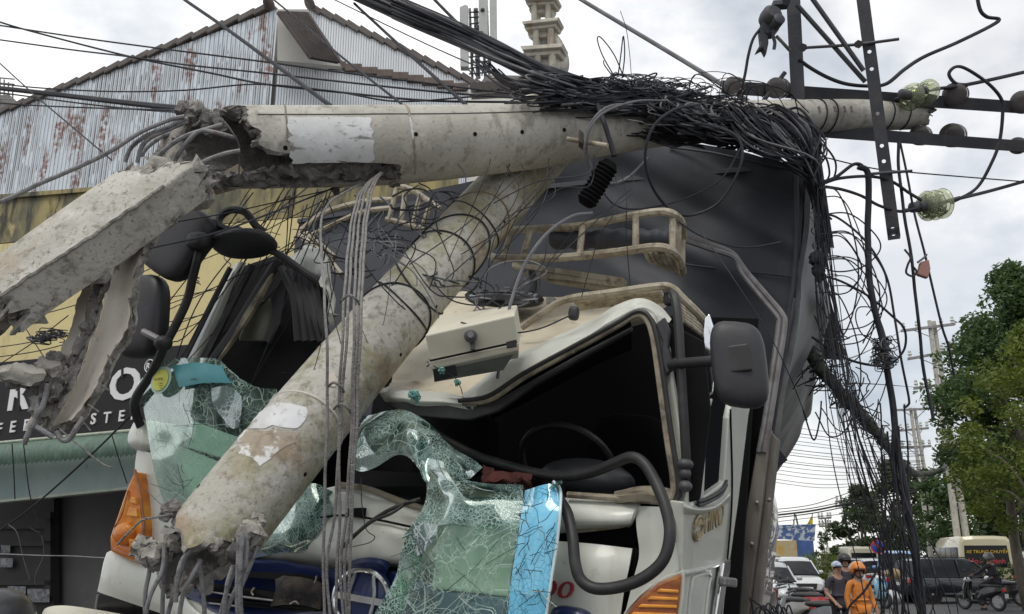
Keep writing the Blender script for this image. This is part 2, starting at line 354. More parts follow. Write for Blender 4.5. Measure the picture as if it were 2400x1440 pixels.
# ---------------------------------------------------------------- ground and buildings
M['asphalt'] = mat('asphalt', (.085, .085, .088), .9, var=[((.06, .06, .062), .35, .4, .65, .8), ((.13, .128, .12), 30, .6, .75, .5), ((.13, .12, .10), .12, .55, .7, .5)], bump=(90, .3))
M['kerb'] = mat('kerb', (.30, .29, .27), .9, var=[((.18, .17, .16), 3, .45, .7, .8)])
M['soil'] = mat('soil', (.10, .085, .06), .95, var=[((.06, .07, .03), 1.2, .45, .6, .9)])
g = MB(); g.abox(-600, 600, -60, 1200, -.5, 0); tag(g.build('road', M['asphalt'], keep=True), kind='structure')

def corr_mat(name, t, pitch, base, rust=1.0, groove=.5):
    m = bpy.data.materials.new(name); m.use_nodes = True; nt = m.node_tree; N = nt.nodes.new; L = nt.links.new
    b = nt.nodes['Principled BSDF']; b.inputs['Roughness'].default_value = .5; b.inputs['Metallic'].default_value = .1
    tc = N('ShaderNodeTexCoord'); dp = N('ShaderNodeVectorMath'); dp.operation = 'DOT_PRODUCT'; dp.inputs[1].default_value = t; L(tc.outputs['Object'], dp.inputs[0])
    sx = N('ShaderNodeSeparateXYZ'); L(tc.outputs['Object'], sx.inputs[0])
    def math_(op, a, bb=None, clamp=False):
        n = N('ShaderNodeMath'); n.operation = op; n.use_clamp = clamp
        for i, q in enumerate((a, bb)):
            if q is None: continue
            if isinstance(q, (int, float)): n.inputs[i].default_value = q
            else: L(q, n.inputs[i])
        return n.outputs[0]
    u = math_('DIVIDE', dp.outputs['Value'], pitch); fr = math_('FRACT', u); fl = math_('FLOOR', u)
    line = math_('LESS_THAN', math_('ABSOLUTE', math_('SUBTRACT', fr, groove)), .16)
    cmb = N('ShaderNodeCombineXYZ'); L(math_('MULTIPLY', fl, .37), cmb.inputs[0]); L(math_('MULTIPLY', sx.outputs[2], .9), cmb.inputs[1])
    def noise_(v, sc, lo, hi, det=6):
        n = N('ShaderNodeTexNoise'); n.inputs['Scale'].default_value = sc; n.inputs['Detail'].default_value = det; L(v, n.inputs[0])
        r = N('ShaderNodeMapRange'); r.inputs[1].default_value = lo; r.inputs[2].default_value = hi; L(n.outputs['Fac'], r.inputs[0]); return r.outputs[0]
    cu = N('ShaderNodeCombineXYZ'); L(dp.outputs['Value'], cu.inputs[0]); L(sx.outputs[2], cu.inputs[1])
    patch = noise_(cu.outputs[0], .75, .40, .54, 3)
    streak = math_('MULTIPLY', math_('MULTIPLY', line, noise_(cmb.outputs[0], 1.7, .42, .48)), math_('ADD', math_('MULTIPLY', patch, .85), .15), True)
    cu2 = N('ShaderNodeMapping'); cu2.inputs['Scale'].default_value = (2.6, .75, 1); L(cu.outputs[0], cu2.inputs[0])
    blot = math_('MULTIPLY', noise_(cu2.outputs[0], .9, .56, .62), noise_(cu.outputs[0], 9, .40, .55))
    tone = noise_(cu2.outputs[0], .8, .3, .7)
    def mix(f, a, bb):
        n = N('ShaderNodeMix'); n.data_type = 'RGBA'; L(f, n.inputs['Factor'])
        for k, q in (('A', a), ('B', bb)):
            if isinstance(q, tuple): n.inputs[k].default_value = (*q, 1)
            else: L(q, n.inputs[k])
        return n.outputs['Result']
    c = mix(tone, base, tuple(x * .84 for x in base))
    if rust:
        c = mix(math_('MULTIPLY', blot, .85 * rust), c, (.19, .075, .045)); c = mix(math_('MULTIPLY', streak, .9 * rust), c, (.055, .035, .032))
    else: c = mix(math_('MULTIPLY', line, .25), c, (.30, .32, .34))
    L(c, b.inputs['Base Color'])
    return m
def sheet(pl, s0, s1, ztop, zbot, pitch, dep, lift=0.0):
    """corrugated sheet on a vertical plane between s0 and s1; ztop/zbot are functions of s"""
    p0, n, t = pl; g = []; k = 0; ss = []
    i = math.floor(s0 / pitch); 
    while i * pitch < s1:
        for f, h in ((0, 0), (.36, 0), (.44, -1), (.56, -1), (.64, 0)):
            s = (i + f) * pitch
            if s0 <= s <= s1: ss.append((s, h))
        i += 1
    ss = [(s0, 0)] + ss + [(s1, 0)]
    out = n if n.dot(CAM - p0) > 0 else -n
    for fz in (0, .5, 1):
        row = []
        for s, h in ss:
            zt, zb = ztop(s), zbot(s); p = p0 + t * s + out * (dep * h + lift); p.z = zt + (zb - zt) * fz; row.append(p)
        g.append(row)
    return g
def sz(pl, px, py):
    p = hit(px, py, pl[0], pl[1]); return ((p - pl[0]).dot(pl[2]), p.z)
def lin(a, b): return lambda s: a[1] + (b[1] - a[1]) * (s - a[0]) / (b[0] - a[0])
M['roof_tile'] = mat('roof_tile', (.13, .115, .108), .85, var=[((.09, .075, .07), 6, .45, .65, .8), ((.24, .20, .17), 18, .58, .72, .6)], bump=(40, .4))
M['roof_red'] = mat('roof_red', (.15, .115, .10), .85, var=[((.09, .07, .065), 6, .45, .65, .8), ((.26, .2, .17), 18, .58, .72, .6)], bump=(40, .4))
M['white_wall'] = mat('white_wall', (.68, .665, .62), .8, var=[((.5, .48, .44), 1.2, .5, .7, .6)])
M['soffit'] = mat('soffit', (.10, .085, .08), .85, var=[((.06, .05, .05), 4, .45, .65, .8)])
def caps(pl, a, b, n, parent, m, th=.12, back=.35, name='ridge_tile'):
    """overlapping cap tiles along a sloping verge"""
    p0, nn, t = pl; out = nn if nn.dot(CAM - p0) > 0 else -nn
    A, B = hit(*a, p0, nn), hit(*b, p0, nn); d = (B - A) / n; dn = d.normalized(); up = out.cross(dn)
    if up.z < 0: up = -up
    for i in range(n):
        c = A + d * (i + .5) + up * (random.uniform(-.008, .008)) - out * (back / 2 - .06)
        tl = dn * (d.length * .53) + up * (.028 if dn.z > 0 else -.028); tl2 = tl
        b_ = MB(); b_.box(c, tl2, up * th / 2, out * back / 2); b_.build(name, m, parent, bev=.02)

# warehouse with the rusty corrugated gable
ax, ay = xy(0, 16.4); bx, by = xy(650, 14.2); W1 = vplane(ax, ay, bx, by)
wh = thing('warehouse', 'grey warehouse with rust streaked corrugated gable above the yellow shop front', 'building', (*((ax + bx) / 2, (ay + by) / 2), 0))
t0, tA, tB = sz(W1, -120, 312), sz(W1, 0, 266), sz(W1, 650, 22); b0, bB = sz(W1, 0, 478), (sz(W1, 650, 430)[0], 0.0)
top, bot = lin(tA, tB), (lambda s: 0.0); PIT = (tB[0] - tA[0]) / 67
M['corr'] = corr_mat('corrugated_rusty', W1[2], PIT, (.60, .65, .70))
M['corr_clean'] = None
w = (tB[0] - t0[0]) / 8
W1s = (Matrix.Identity(3), )
for i in range(8):
    s0 = t0[0] + w * i; MB().grid(sheet(W1, s0, s0 + w + .02, top, bot, PIT, .03, .004 * (i % 2)), sm=False).build('wall_sheet', M['corr'], wh)
caps(W1, (-120, 310), (636, 16), 23, wh, M['roof_tile'], th=.13)
bb = MB(); bb.prism([W1[0] + W1[2] * s + V((0, 0, z - W1[0].z)) + V((.1, .25, 0)) for s, z in (t0, tB, (tB[0], 0), (t0[0], 0))], V((.05, 6, 0))); bb.build('back_wall', M['white_wall'], wh)
q = hit(632, 14, W1[0], W1[1]); MB().ell(q + V((0, -.05, 0)), V((.10, 0, 0)), V((0, .22, 0)), V((0, 0, .10))).build('ridge_end', M['roof_tile'], wh)
# the wing to its right: recess under a deep eave, tiled parapet, white sheet wall, second gable behind
cx_, cy_ = xy(652, 14.25); dx_, dy_ = xy(1110, 15.4); W4 = vplane(cx_, cy_, dx_, dy_)
a1, a2 = sz(W4, 652, 136), sz(W4, 1095, 214); b1, b2 = (a1[0], 0.0), (a2[0], 0.0)
P4 = (a2[0] - a1[0]) / 75
M['corr_white'] = corr_mat('corrugated_white', W4[2], P4, (.66, .70, .74), rust=0)
for i in range(5):
    d = (a2[0] - a1[0]) / 5; MB().grid(sheet(W4, a1[0] + d * i, a1[0] + d * (i + 1) + .02, lin(a1, a2), lin(b1, b2), P4, .025, .003 * (i % 2)), sm=False).build('wall_sheet', M['corr_white'], wh)
caps(W4, (655, 132), (1095, 208), 12, wh, M['roof_red'], th=.16, back=.5, name='parapet_tile')
MB().prism([P(650, 22, 15.6), P(650, 142, 15.6), P(800, 156, 15.9), P(722, 22, 15.7)], V((0, .12, 0))).build('recess_wall', M['white_wall'], wh)
so = MB(); gs = []
for i in range(9):
    f = i / 8; gs.append([P(652 + 66 * k / 24 + 78 * f, 26 + 2 * k / 24 + 108 * f + 10 * f * k / 24, 15.3 - .25 * math.sin(f * 1.5) + .3 * k / 24 + .03 * (k % 2)) for k in range(25)])
so.grid(gs, th=.06, sm=False).build('eave_soffit', M['soffit'], wh)
ex, ey = xy(700, 17.2); fx, fy = xy(1150, 17.8); W3 = vplane(ex, ey, fx, fy)
c1, c2, d1, d2 = sz(W3, 727, 24), sz(W3, 1135, 212), (sz(W3, 727, 24)[0], 0.0), (sz(W3, 1135, 212)[0], 0.0)
M['corr_white2'] = corr_mat('corrugated_pale', W3[2], (c2[0] - c1[0]) / 70, (.68, .71, .74), rust=0)
for i in range(4):
    d = (c2[0] - c1[0]) / 4; MB().grid(sheet(W3, c1[0] + d * i, c1[0] + d * (i + 1) + .02, lin(c1, c2), lin(d1, d2), (c2[0] - c1[0]) / 70, .025, .003 * (i % 2)), sm=False).build('gable_sheet', M['corr_white2'], wh)
caps(W3, (722, 14), (1140, 208), 14, wh, M['roof_tile'], th=.15, back=.4)
q = hit(728, 15, W3[0], W3[1]); MB().ell(q + V((0, -.1, 0)), V((.11, 0, 0)), V((0, .25, 0)), V((0, 0, .10))).build('ridge_end', M['roof_tile'], wh)
# small tiled house end beyond it
th = thing('tiled_house', 'small white house end with wavy grey tiled roof beyond the warehouse gable', 'house', (*xy(1200, 19), 0))
_a, _b = P(1085, 216, 19), P(1330, 205, 19)
MB().prism([_a, _b, V((_b.x, _b.y, 0)), V((_a.x, _a.y, 0))], V((0, 3, 0))).build('wall', M['white_wall'], th)
tm = MB(); tm.tube([V((0, 0, 0)), V((.0, .17, .06)), V((0, .36, .13))], [.105, .10, .09], n=8, cap=True); tile0 = None
rx = (P(1280, 205, 19) - P(1120, 214, 19)); stp = rx / 10
for r in range(5):
    for c in range(11 if r < 3 else 8):
        o_ = P(1112, 216, 19) + stp * (c + .5 * (r % 2)) + V((.16 * r, .33 * r, .14 * r)) + V((0, -.12, .06))
        if tile0 is None: tile0 = tm.build('roof_tile', M['roof_tile'], th); tile0.location = o_; t_ = tile0
        else: t_ = piece(tile0, th); t_.location = o_
MB().prism([P(1105, 222, 18.95), P(1300, 210, 18.95), P(1330, 180, 21), P(1140, 176, 21)], V((0, .02, -.1))).build('roof', M['soffit'], th)
MB().prism([P(1153, 182, 20.6), P(1155, 172, 20.6), P(1166, 173, 20.6), P(1170, 184, 20.6)], V((0, .5, 0))).build('ridge_end', M['white_wall'], th)

# yellow shop front
ax, ay = xy(0, 13.6); bx, by = xy(330, 12.2); W2 = vplane(ax, ay, bx, by); t2 = W2[2]; n2 = W2[1] if W2[1].dot(CAM - W2[0]) > 0 else -W2[1]
shop = thing('shop_building', 'yellow plastered shop front with black sign and green awning beside the lorry', 'building', (*xy(200, 13), 0))
M['yellow'] = mat('yellow_plaster', (.60, .51, .26), .85, var=[((.54, .455, .24), 1.4, .4, .65, .8), ((.30, .25, .14), 3.5, .56, .74, .7, (1, 1, .35)), ((.44, .36, .20), 14, .55, .7, .5)], bump=(12, .2))
M['yellow_top'] = mat('yellow_stained', (.34, .28, .13), .9, var=[((.10, .10, .075), 2.2, .40, .60, .95, (1, 1, .3)), ((.04, .042, .038), 5, .50, .62, .9, (1, 1, .25)), ((.46, .38, .18), 3, .58, .7, .8)], bump=(12, .2))
def on2(px, py, k=0.0): return hit(px, py, W2[0] + n2 * k, W2[1])
def quad2(b, pts, k, dep, m=0): return b.prism([on2(x, y, k) for x, y in pts], -n2 * dep, m)
f = MB(); quad2(f, [(-200, 590), (1050, 480), (1050, 1000), (-200, 1060)], 0, .25); f.build('wall', M['yellow'], shop)
f = MB(); quad2(f, [(-200, 482), (1050, 380), (1050, 478), (-200, 588)], .004, .25); f.build('stained_band', M['yellow_top'], shop)
f = MB(); quad2(f, [(-200, 472), (1050, 372), (1050, 380), (-200, 482)], .06, .35); f.build('coping', M['yellow_top'], shop)
# sign board and lettering
M['sign_black'] = mat('sign_black', (.013, .012, .014), .6, spec=.3, var=[((.02, .019, .021), 3, .45, .7, .6)])
M['sign_white'] = mat('sign_white', (.62, .62, .62), .5)
sb = MB(); quad2(sb, [(-200, 868), (520, 800), (520, 1000), (-200, 1066)], .14, .12); board = sb.build('sign_board', M['sign_black'], shop, bev=.01)
def letter(ch, px, py, hpx, k=.145, sx=1.0, name='letter'):
    o = on2(px, py, k); h = abs((on2(px, py - hpx, k) - o).z); sl = (on2(px + 60, py - 3.6, k) - o)
    d = t2 if t2.dot(V((1, 0, 0))) > 0 else -t2
    return text(name, ch, o, d, V((0, 0, 1)), h / .73, M['sign_white'], board, ext=.012, sx=sx, bold=.022 if hpx > 50 else .016)
letter('A', -62, 968, 70, sx=1.15); letter('R', 14, 962, 74, sx=1.2); letter('O', 252, 940, 74, sx=1.22)
letter('R', 343, 866, 15, sx=.9, name='registered_mark')
rg = MB(); cpt = on2(350, 858, .15); rg.tube([cpt + t2 * math.cos(a) * .085 + V((0, 0, math.sin(a) * .085)) for a in [i * math.pi / 12 for i in range(24)]], .008, n=6, closed=True); rg.build('registered_ring', M['sign_white'], board)
for k_, ch in enumerate('FEE'): letter(ch, (-9, 22, 54)[k_], (1019, 1014, 1010)[k_], 27, sx=1.1)
for k_, ch in enumerate('OASTER'): letter(ch, (146, 176, 212, 242, 277, 306)[k_], (1001, 998, 995, 992, 988, 984)[k_], 26, sx=1.1)
sl = MB()
for (px, y0, y1) in ((287, 864, 886), (44, 893, 962)):
    sl.prism([on2(px - 2.5, y0, .16), on2(px + 2.5, y0, .16), on2(px + 2.5, y1, .16), on2(px - 2.5, y1, .16)], n2 * .005)
sl.build('stencil_gap', M['sign_black'], board)
# awning: ribbed green sheet rolled over its edge
M['awning'] = mat('awning_green', (.085, .135, .105), .5, var=[((.14, .23, .175), 5, .5, .7, .7), ((.03, .06, .045), 8, .55, .7, .7)])
M['awning_edge'] = mat('awning_edge', (.36, .40, .32), .6, var=[((.2, .22, .18), 5, .5, .7, .8)])
M['teal'] = mat('teal_fascia', (.25, .31, .29), .6, var=[((.17, .25, .24), 1.5, .4, .7, .8), ((.10, .13, .12), 9, .62, .74, .6, (1, 1, .3))])
aw = []; L_ = on2(-160, 1064, .2), on2(430, 1012, .2); nW = 56
for i in range(11):
    a = i / 10 * R(118); row = []
    for j in range(nW * 4 + 1):
        p = L_[0].lerp(L_[1], j / (nW * 4)); rr = .22 + .013 * math.cos(j * math.pi / 2) ; row.append(p + n2 * (math.sin(a) * rr + .25) + V((0, 0, (math.cos(a) - 1) * rr)))
    aw.append(row)
b = MB(); b.grid(aw); a_ = [on2(-160, 1064, .2), on2(430, 1012, .2)]
b.build('awning', M['awning'], shop)
MB().tube([L_[0] + n2 * .28 + V((0, 0, .02)), L_[1] + n2 * .28 + V((0, 0, .02))], .022, n=8).build('awning_edge', M['awning_edge'], shop)
b = MB(); quad2(b, [(-160, 1092), (430, 1040), (430, 1128), (-160, 1188)], .22, .08); b.build('fascia', M['teal'], shop)
b = MB(); quad2(b, [(-160, 1188), (430, 1128), (430, 1134), (-160, 1194)], .26, .14); b.build('fascia_trim', M['awning_edge'], shop)
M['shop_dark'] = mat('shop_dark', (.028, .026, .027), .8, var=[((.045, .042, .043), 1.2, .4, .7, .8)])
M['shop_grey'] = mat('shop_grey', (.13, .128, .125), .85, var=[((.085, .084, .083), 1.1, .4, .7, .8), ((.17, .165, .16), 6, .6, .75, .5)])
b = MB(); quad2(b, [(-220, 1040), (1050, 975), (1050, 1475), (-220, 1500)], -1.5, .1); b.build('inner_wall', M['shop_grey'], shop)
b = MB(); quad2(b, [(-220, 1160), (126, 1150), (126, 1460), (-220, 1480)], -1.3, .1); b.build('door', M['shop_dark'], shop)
for (x0, y0, x1, y1) in ((-20, 1215, 118, 1240), (-20, 1268, 118, 1280), (-20, 1360, 118, 1372), (104, 1200, 118, 1400)):
    b = MB(); quad2(b, [(x0, y0), (x1, y0), (x1, y1), (x0, y1)], -1.24, .06); b.build('door_rail', M['shop_dark'], shop)
M['poster'] = mat('poster', (.16, .17, .19), .7, var=[((.30, .30, .31), 7, .5, .6, .8), ((.07, .06, .06), 12, .5, .62, .8)])
for (x0, y0, x1, y1) in ((2, 1278, 24, 1296), (0, 1308, 30, 1330), (18, 1374, 60, 1405), (64, 1380, 116, 1412)):
    b = MB(); quad2(b, [(x0, y0), (x1, y0 + 1), (x1 - 1, y1), (x0 + 1, y1)], -1.22, .01); b.build('notice', M['poster'], shop)
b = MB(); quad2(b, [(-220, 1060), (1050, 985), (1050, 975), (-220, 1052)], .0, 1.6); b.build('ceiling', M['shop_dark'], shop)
# mesh tower at the far left edge
ft = thing('wire_cage', 'pale wire cage structure on the roof at the far left edge', 'cage', tuple(P(10, 260, 24)))
b = MB()
for i in range(7):
    b.tube([P(-30 + 10 * i, 172 + 6 * abs(i - 1.5), 24), P(-30 + 10 * i, 258, 24)], .02, n=5); b.tube([P(-34, 180 + 12 * i, 24), P(34, 186 + 12 * i, 24)], .02, n=5)
b.build('mesh', M['steel_light'], ft)
b = MB(); b.prism([P(-40, 225, 24.5), P(22, 222, 24.5), P(22, 262, 24.5), P(-40, 262, 24.5)], V((0, 1, 0))); b.build('block', M['kerb'], ft)
# antenna mast
M['antenna'] = mat('antenna', (.56, .57, .55), .6, var=[((.42, .43, .41), 1.5, .4, .7, .6)])
am = thing('antenna_mast', 'telecom mast with three tall pale panel antennas above the tiled roof', 'mast', (*xy(1120, 38), 0))
for (x0, x1, y0, y1) in ((1077, 1097, 10, 157), (1121, 1143, -30, 100), (1147, 1164, -30, 118)):
    b = MB(); b.prism([P(x0, y0 + 6, 38), P(x0 + 13, y0, 38), P(x1, y0 + 3, 38), P(x1 + 1, y1, 38), P(x0 + 2, y1, 38)], V((0, .35, 0))); b.build('panel_antenna', M['antenna'], am, bev=.03)
for x in (1101, 1115, 1131, 1141):
    MB().tube([P(x, 14 + (x % 7) * 3, 38.5), P(x + 6, 185, 38.5)], .055 if x != 1115 else .10, n=6).build('mast_pole', M['steel_light'], am)
b = MB()
for y in range(30, 176, 13): b.tube([P(1099, y + random.uniform(-2, 2), 38.3), P(1145, y - 4 + random.uniform(-2, 2), 38.3)], .035, n=5)
for i in range(5): b.tube([P(1104 + 9 * i, 60, 38.4), P(1100 + 11 * i, 110, 38.4), P(1090 + 15 * i, 150, 38.4), P(1108 + 7 * i, 178, 38.4)], .03, n=5)
b.build('brackets', M['steel'], am)
for (x, y) in ((1115, 26), (1131, 24), (1128, 78), (1118, 140)): MB().ell(P(x, y, 38), V((.1, 0, 0)), V((0, .1, 0)), V((0, 0, .09)), nu=8, nvv=6).build('radio_unit', M['steel'], am)
# pagoda shaped tower
M['tower'] = mat('tower_stucco', (.50, .47, .40), .85, var=[((.30, .28, .25), 2.0, .45, .65, .8), ((.30, .16, .075), 2.2, .56, .70, .8, (1, 1, .4)), ((.16, .15, .13), 7, .6, .72, .7)], bump=(12, .2))
M['tower_red'] = mat('tower_red', (.36, .12, .11), .6); M['tower_dark'] = mat('tower_dark', (.24, .23, .23), .7)
tw = thing('pagoda_tower', 'weathered pagoda tower of stacked cornices on short pillars with round sign', 'tower', (*xy(1280, 30), 0))
D = 30
def cornice(xa, xb, yt, yb, sl):
    for f0, f1, ins in ((0, .28, 0), (.28, .55, .06), (.55, 1, .16)):
        b = MB(); A = P(xa, yt + (yb - yt) * f0, D); B = P(xb, yt - sl + (yb - yt) * f0, D); h = (yb - yt) * (f1 - f0) / 2100 * D; wv = B - A
        A2, B2 = A + wv * ins + V((0, ins * 2, 0)), B - wv * ins + V((0, ins * 2, 0))
        b.prism([A2, B2, B2 - wv * .05 - V((0, 0, h)), A2 + wv * .05 - V((0, 0, h))], V((.22, .62 - ins * 2, 0))); b.build('cornice', M['tower'], tw, bev=.02)
cornice(1226, 1305, -6, 20, 4); cornice(1222, 1310, 50, 82, 10); cornice(1219, 1320, 108, 146, 7)
def pillar(x, y0, y1, r):
    MB().tube([P(x, y0, D + .2), P(x, y1, D + .2)], r, n=10).build('pillar', M['tower'], tw); MB().tube([P(x + 9, y0, D + .5), P(x + 9, y1, D + .5)], r, n=10).build('pillar', M['tower'], tw)
pillar(1252, 14, 52, .10); pillar(1284, 10, 48, .10); pillar(1256, 72, 112, .105); pillar(1290, 68, 108, .105); pillar(1260, 130, 190, .12); pillar(1294, 124, 190, .13)
MB().abox(*(lambda a, b_: (a.x, b_.x, a.y, a.y + .2, b_.z, a.z))(P(1270, 84, 30.4), P(1284, 108, 30.4))).build('core', M['tower_dark'], tw)
b = MB(); cc = P(1298, 124, 31.2)
b.lathe(cc, V((.8, -.6, .1)), [(.78, -.12), (.82, -.1), (.82, .1), (.76, .14), (.68, .14)], n=36); b.build('round_sign', M['tower_dark'], tw)
b = MB(); b.lathe(cc + V((.8, -.6, .1)).normalized() * .15, V((.8, -.6, .1)), [(.66, 0), (.62, .03), (.2, .03)], n=30); b.build('sign_face', M['tower'], tw)
MB().prism([P(1328, 176, 30), P(1344, 176, 30), P(1344, 188, 30), P(1328, 190, 30)], V((0, .5, 0))).build('cornice', M['tower'], tw)
# ---------------------------------------------------------------- the crushed lorry
_b = U(-1.15, 0, 1.5)
truck = thing('truck', 'cream lorry with its cab crushed under a fallen concrete pole, windscreen shattered', 'lorry', (_b.x, _b.y, 0))
def tb(name, pts, r, m, fn=T, n=8, k=6, parent=truck, closed=False, mb=None):
    b = mb or MB(); b.tube(cr([fn(*p) for p in pts], k, closed) if k else [fn(*p) for p in pts], r, n, closed=closed)
    return b.build(name, m, parent) if mb is None else b
def pl(name, poly, m, dep=.03, fn=T, parent=truck, bev=.006, dirv=None):
    """a sheet with a drawn outline, dep thick, at its own depth"""
    return MB().prism([fn(*p) for p in poly], (dirv or TW) * dep).build(name, m, parent, bev=bev)
def pt(name, rows, m, fn=T, nu=8, nvv=5, th=.025, jit=0.0, parent=truck, ridge=0.0):
    return MB().patch(rows, fn, nu, nvv, th=th, jit=jit, ridge=ridge).build(name, m, parent)

def Tf(px, py, w):
    q = py - .60 * px; m_ = max(0, min(1, (px - 1250) / 250)) * max(0, min(1, (760 - py) / 160))
    k = .5 + .5 * nz.noise(V((px / 300, py / 200, 2)))
    return T(px, py, w + m_ * k * (.046 * math.sin(q / 27 + 1.5 * nz.noise(V((px / 220, py / 150, 7)))) + .009 * math.sin(q / 11 + px / 190)))
# --- cargo body under its tarpaulin
W0 = 1.9
pt('tarp_front', [[(700, 525, W0), (830, 482, W0 - .02), (1060, 435, W0 - .03), (1300, 385, W0 - .05), (1570, 338, W0 - .06), (1700, 348, W0 - .05), (1800, 372, W0 - .03), (1884, 396, W0)],
                  [(690, 580, W0), (830, 540, W0 + .03), (1060, 510, W0), (1300, 480, W0 + .04), (1520, 480, W0 - .02), (1680, 490, W0 + .03), (1790, 505, W0 - .01), (1880, 520, W0)],
                  [(690, 640, W0), (830, 620, W0), (1060, 610, W0 + .05), (1300, 600, W0 + .02), (1520, 612, W0 + .05), (1680, 628, W0 - .01), (1790, 640, W0), (1868, 648, W0)],
                  [(690, 780, W0), (830, 760, W0), (1060, 740, W0), (1300, 740, W0), (1500, 740, W0), (1660, 760, W0 + .03), (1760, 770, W0 + .02), (1850, 780, W0)],
                  [(690, 1100, W0), (830, 1100, W0), (1060, 1100, W0), (1300, 1100, W0), (1500, 1100, W0), (1620, 1100, W0), (1700, 1080, W0), (1806, 1060, W0)]], M['tarp'], fn=Tf, nu=10, nvv=12, jit=.004)
tb('tarp_hem', [(1590, 618, W0 - .03), (1700, 632, W0 - .03), (1870, 650, W0 - .02)], .006, M['tarp'])
tb('tarp_hem', [(1570, 345, W0 - .075), (1660, 357, W0 - .08), (1700, 365, W0 - .08), (1790, 385, W0 - .06), (1878, 402, W0 - .02)], .008, M['tarp'])
tb('corner_seam', [(1866, 400, W0 - .03), (1868, 520, W0 - .03), (1862, 640, W0 - .03), (1846, 760, W0 - .03), (1806, 1040, W0 - .03)], .014, M['tarp'])
tb('tarp_seam', [(1862, 700, W0 - .05), (1840, 830, W0 - .05), (1800, 1080, W0 - .05)], .010, M['steel'])
WS = V((math.sin(R(16.6)), math.cos(R(16.6)), 0))
# its side, running back from the corner and bulging
TR, BR = T(1884, 396, W0), T(1800, 1090, W0)
rows = []
for (px, py, bl) in ((1884, 396, 0), (1886, 450, .05), (1880, 540, .10), (1868, 648, .16), (1862, 700, .10), (1850, 780, .05), (1830, 920, -.10), (1812, 1040, -.26), (1800, 1100, -.32)):
    p = T(px, py, W0); rows.append([p + WS * q + TU * (bl * math.sin(min(1, q / .7) * 1.57) + .03 * nz.noise(p * 3 + V((q * 3, 0, 0)))) for q in (0, .15, .3, .5, .8, 1.3, 2.2, 3.4, 4.8)])
cols_ = [cr([r[j] for r in rows], 5) for j in range(9)]
rows = [cr([cols_[j][i] for j in range(9)], 3) for i in range(len(cols_[0]))]
MB().grid(rows, th=-.03).build('tarp_side', M['tarp_side'], truck)
tp = []
for i in range(7):
    f = i / 6; a = V(T(700, 525, W0)).lerp(T(1884, 396, W0), f) + TV * (.05 * math.sin(f * math.pi)); tp.append([a + TW * q + TV * (-.03 * q) for q in (-.02, .6, 1.2, 2.4, 4.8)])
MB().grid(tp, th=-.03).build('tarp_roof', M['tarp'], truck)
# lower cargo side: drop boards wrapped in cloudy film
M['wrap'] = mat('cloudy_film', (.34, .33, .32), .25, coat=.5, var=[((.20, .19, .20), 3.2, .42, .62, .9, (1, 1, .35)), ((.60, .59, .57), 7, .58, .68, .8, (1, 1, .2)), ((.30, .19, .17), 1.6, .56, .66, .6), ((.14, .14, .20), 1.8, .58, .66, .6)], bump=(14, 1.0))
rows = []
for (px, py, bl) in ((1806, 1070, -.06), (1800, 1120, -.03), (1790, 1200, 0), (1778, 1290, .0), (1765, 1390, .0), (1752, 1480, 0), (1735, 1600, 0)):
    p = T(px, py, W0 + .02); rows.append([p + WS * q + TU * (bl + .02 * nz.noise(p * 5 + V((q * 4, 0, 0)))) for q in (0, .1, .2, .35, .5, .8, 1.2, 2, 3, 4.6)])
cols_ = [cr([r[j] for r in rows], 5) for j in range(10)]
rows = [cr([cols_[j][i] + TU * .012 * nz.noise(V(cols_[j][i]) * 9) for j in range(10)], 3) for i in range(len(cols_[0]))]
MB().grid(rows, th=-.03).build('wrapped_side', M['wrap'], truck)
pl('side_flap', [(1800, 1030, W0 + .02), (1818, 1040, W0 + .05), (1846, 1078, W0 + .12), (1812, 1104, W0 + .1), (1796, 1096, W0 + .04)], M['tarp'], dep=.015)
b = MB(); c0, c1 = U(-2.35, -2.5, W0 + .1), U(.12, -.2, W0 + .1)
b.box(U(-1.1, -.95, 4.3), TU * 1.05, TV * .08, TW * 2.3); b.build('cargo_floor', M['brown_steel'], truck)
b = MB(); b.box(U(-1.1, -1.2, 3), TU * .35, TV * .12, TW * 3.2); b.build('chassis', M['dark'], truck)
for sx in (-1.95, -.2):
    for w in (.9, 5.2):
        c = U(sx, -1.32, w); wm = MB(); wm.lathe(c - TU * .14, TU, [(.28, 0), (.44, .0), (.48, .04), (.48, .24), (.44, .28), (.28, .28)], n=28); o_ = wm.build('wheel', M['rubber'], truck)
        rm = MB(); rm.lathe(c - TU * .15, TU, [(.05, .0), (.27, .02), (.27, .28), (.05, .30)], n=20); rm.build('rim', M['steel_light'], o_)
# corner post and bright rail that guards the gap between cab and cargo
pl('corner_post', [(1782, 1000, W0 - .2), (1806, 1004, W0 - .2), (1786, 1180, W0 - .2), (1752, 1450, W0 - .2), (1714, 1450, W0 - .2), (1752, 1180, W0 - .2)], M['brown_steel'], dep=.12)
pl('corner_post', [(1806, 1010, W0 - .13), (1824, 1030, W0 - .13), (1806, 1180, W0 - .13), (1776, 1450, W0 - .13), (1756, 1450, W0 - .13), (1790, 1180, W0 - .13)], M['brown_steel'], dep=.12)
for (x, y) in ((1774, 1178), (1762, 1275), (1803, 1172)): MB().ell(T(x, y, W0 - .22), TU * .012, TV * .012, TW * .012, nu=8, nvv=6).build('bolt', M['steel_light'], truck)
pl('gap_shade', [(1752, 960, W0 - .1), (1800, 900, W0 - .1), (1770, 1180, W0 - .1), (1722, 1450, W0 - .1), (1640, 1450, W0 - .1), (1700, 1180, W0 - .1)], M['dark'], dep=.03)  # near-black sheet: shade between cab and cargo put into its colour
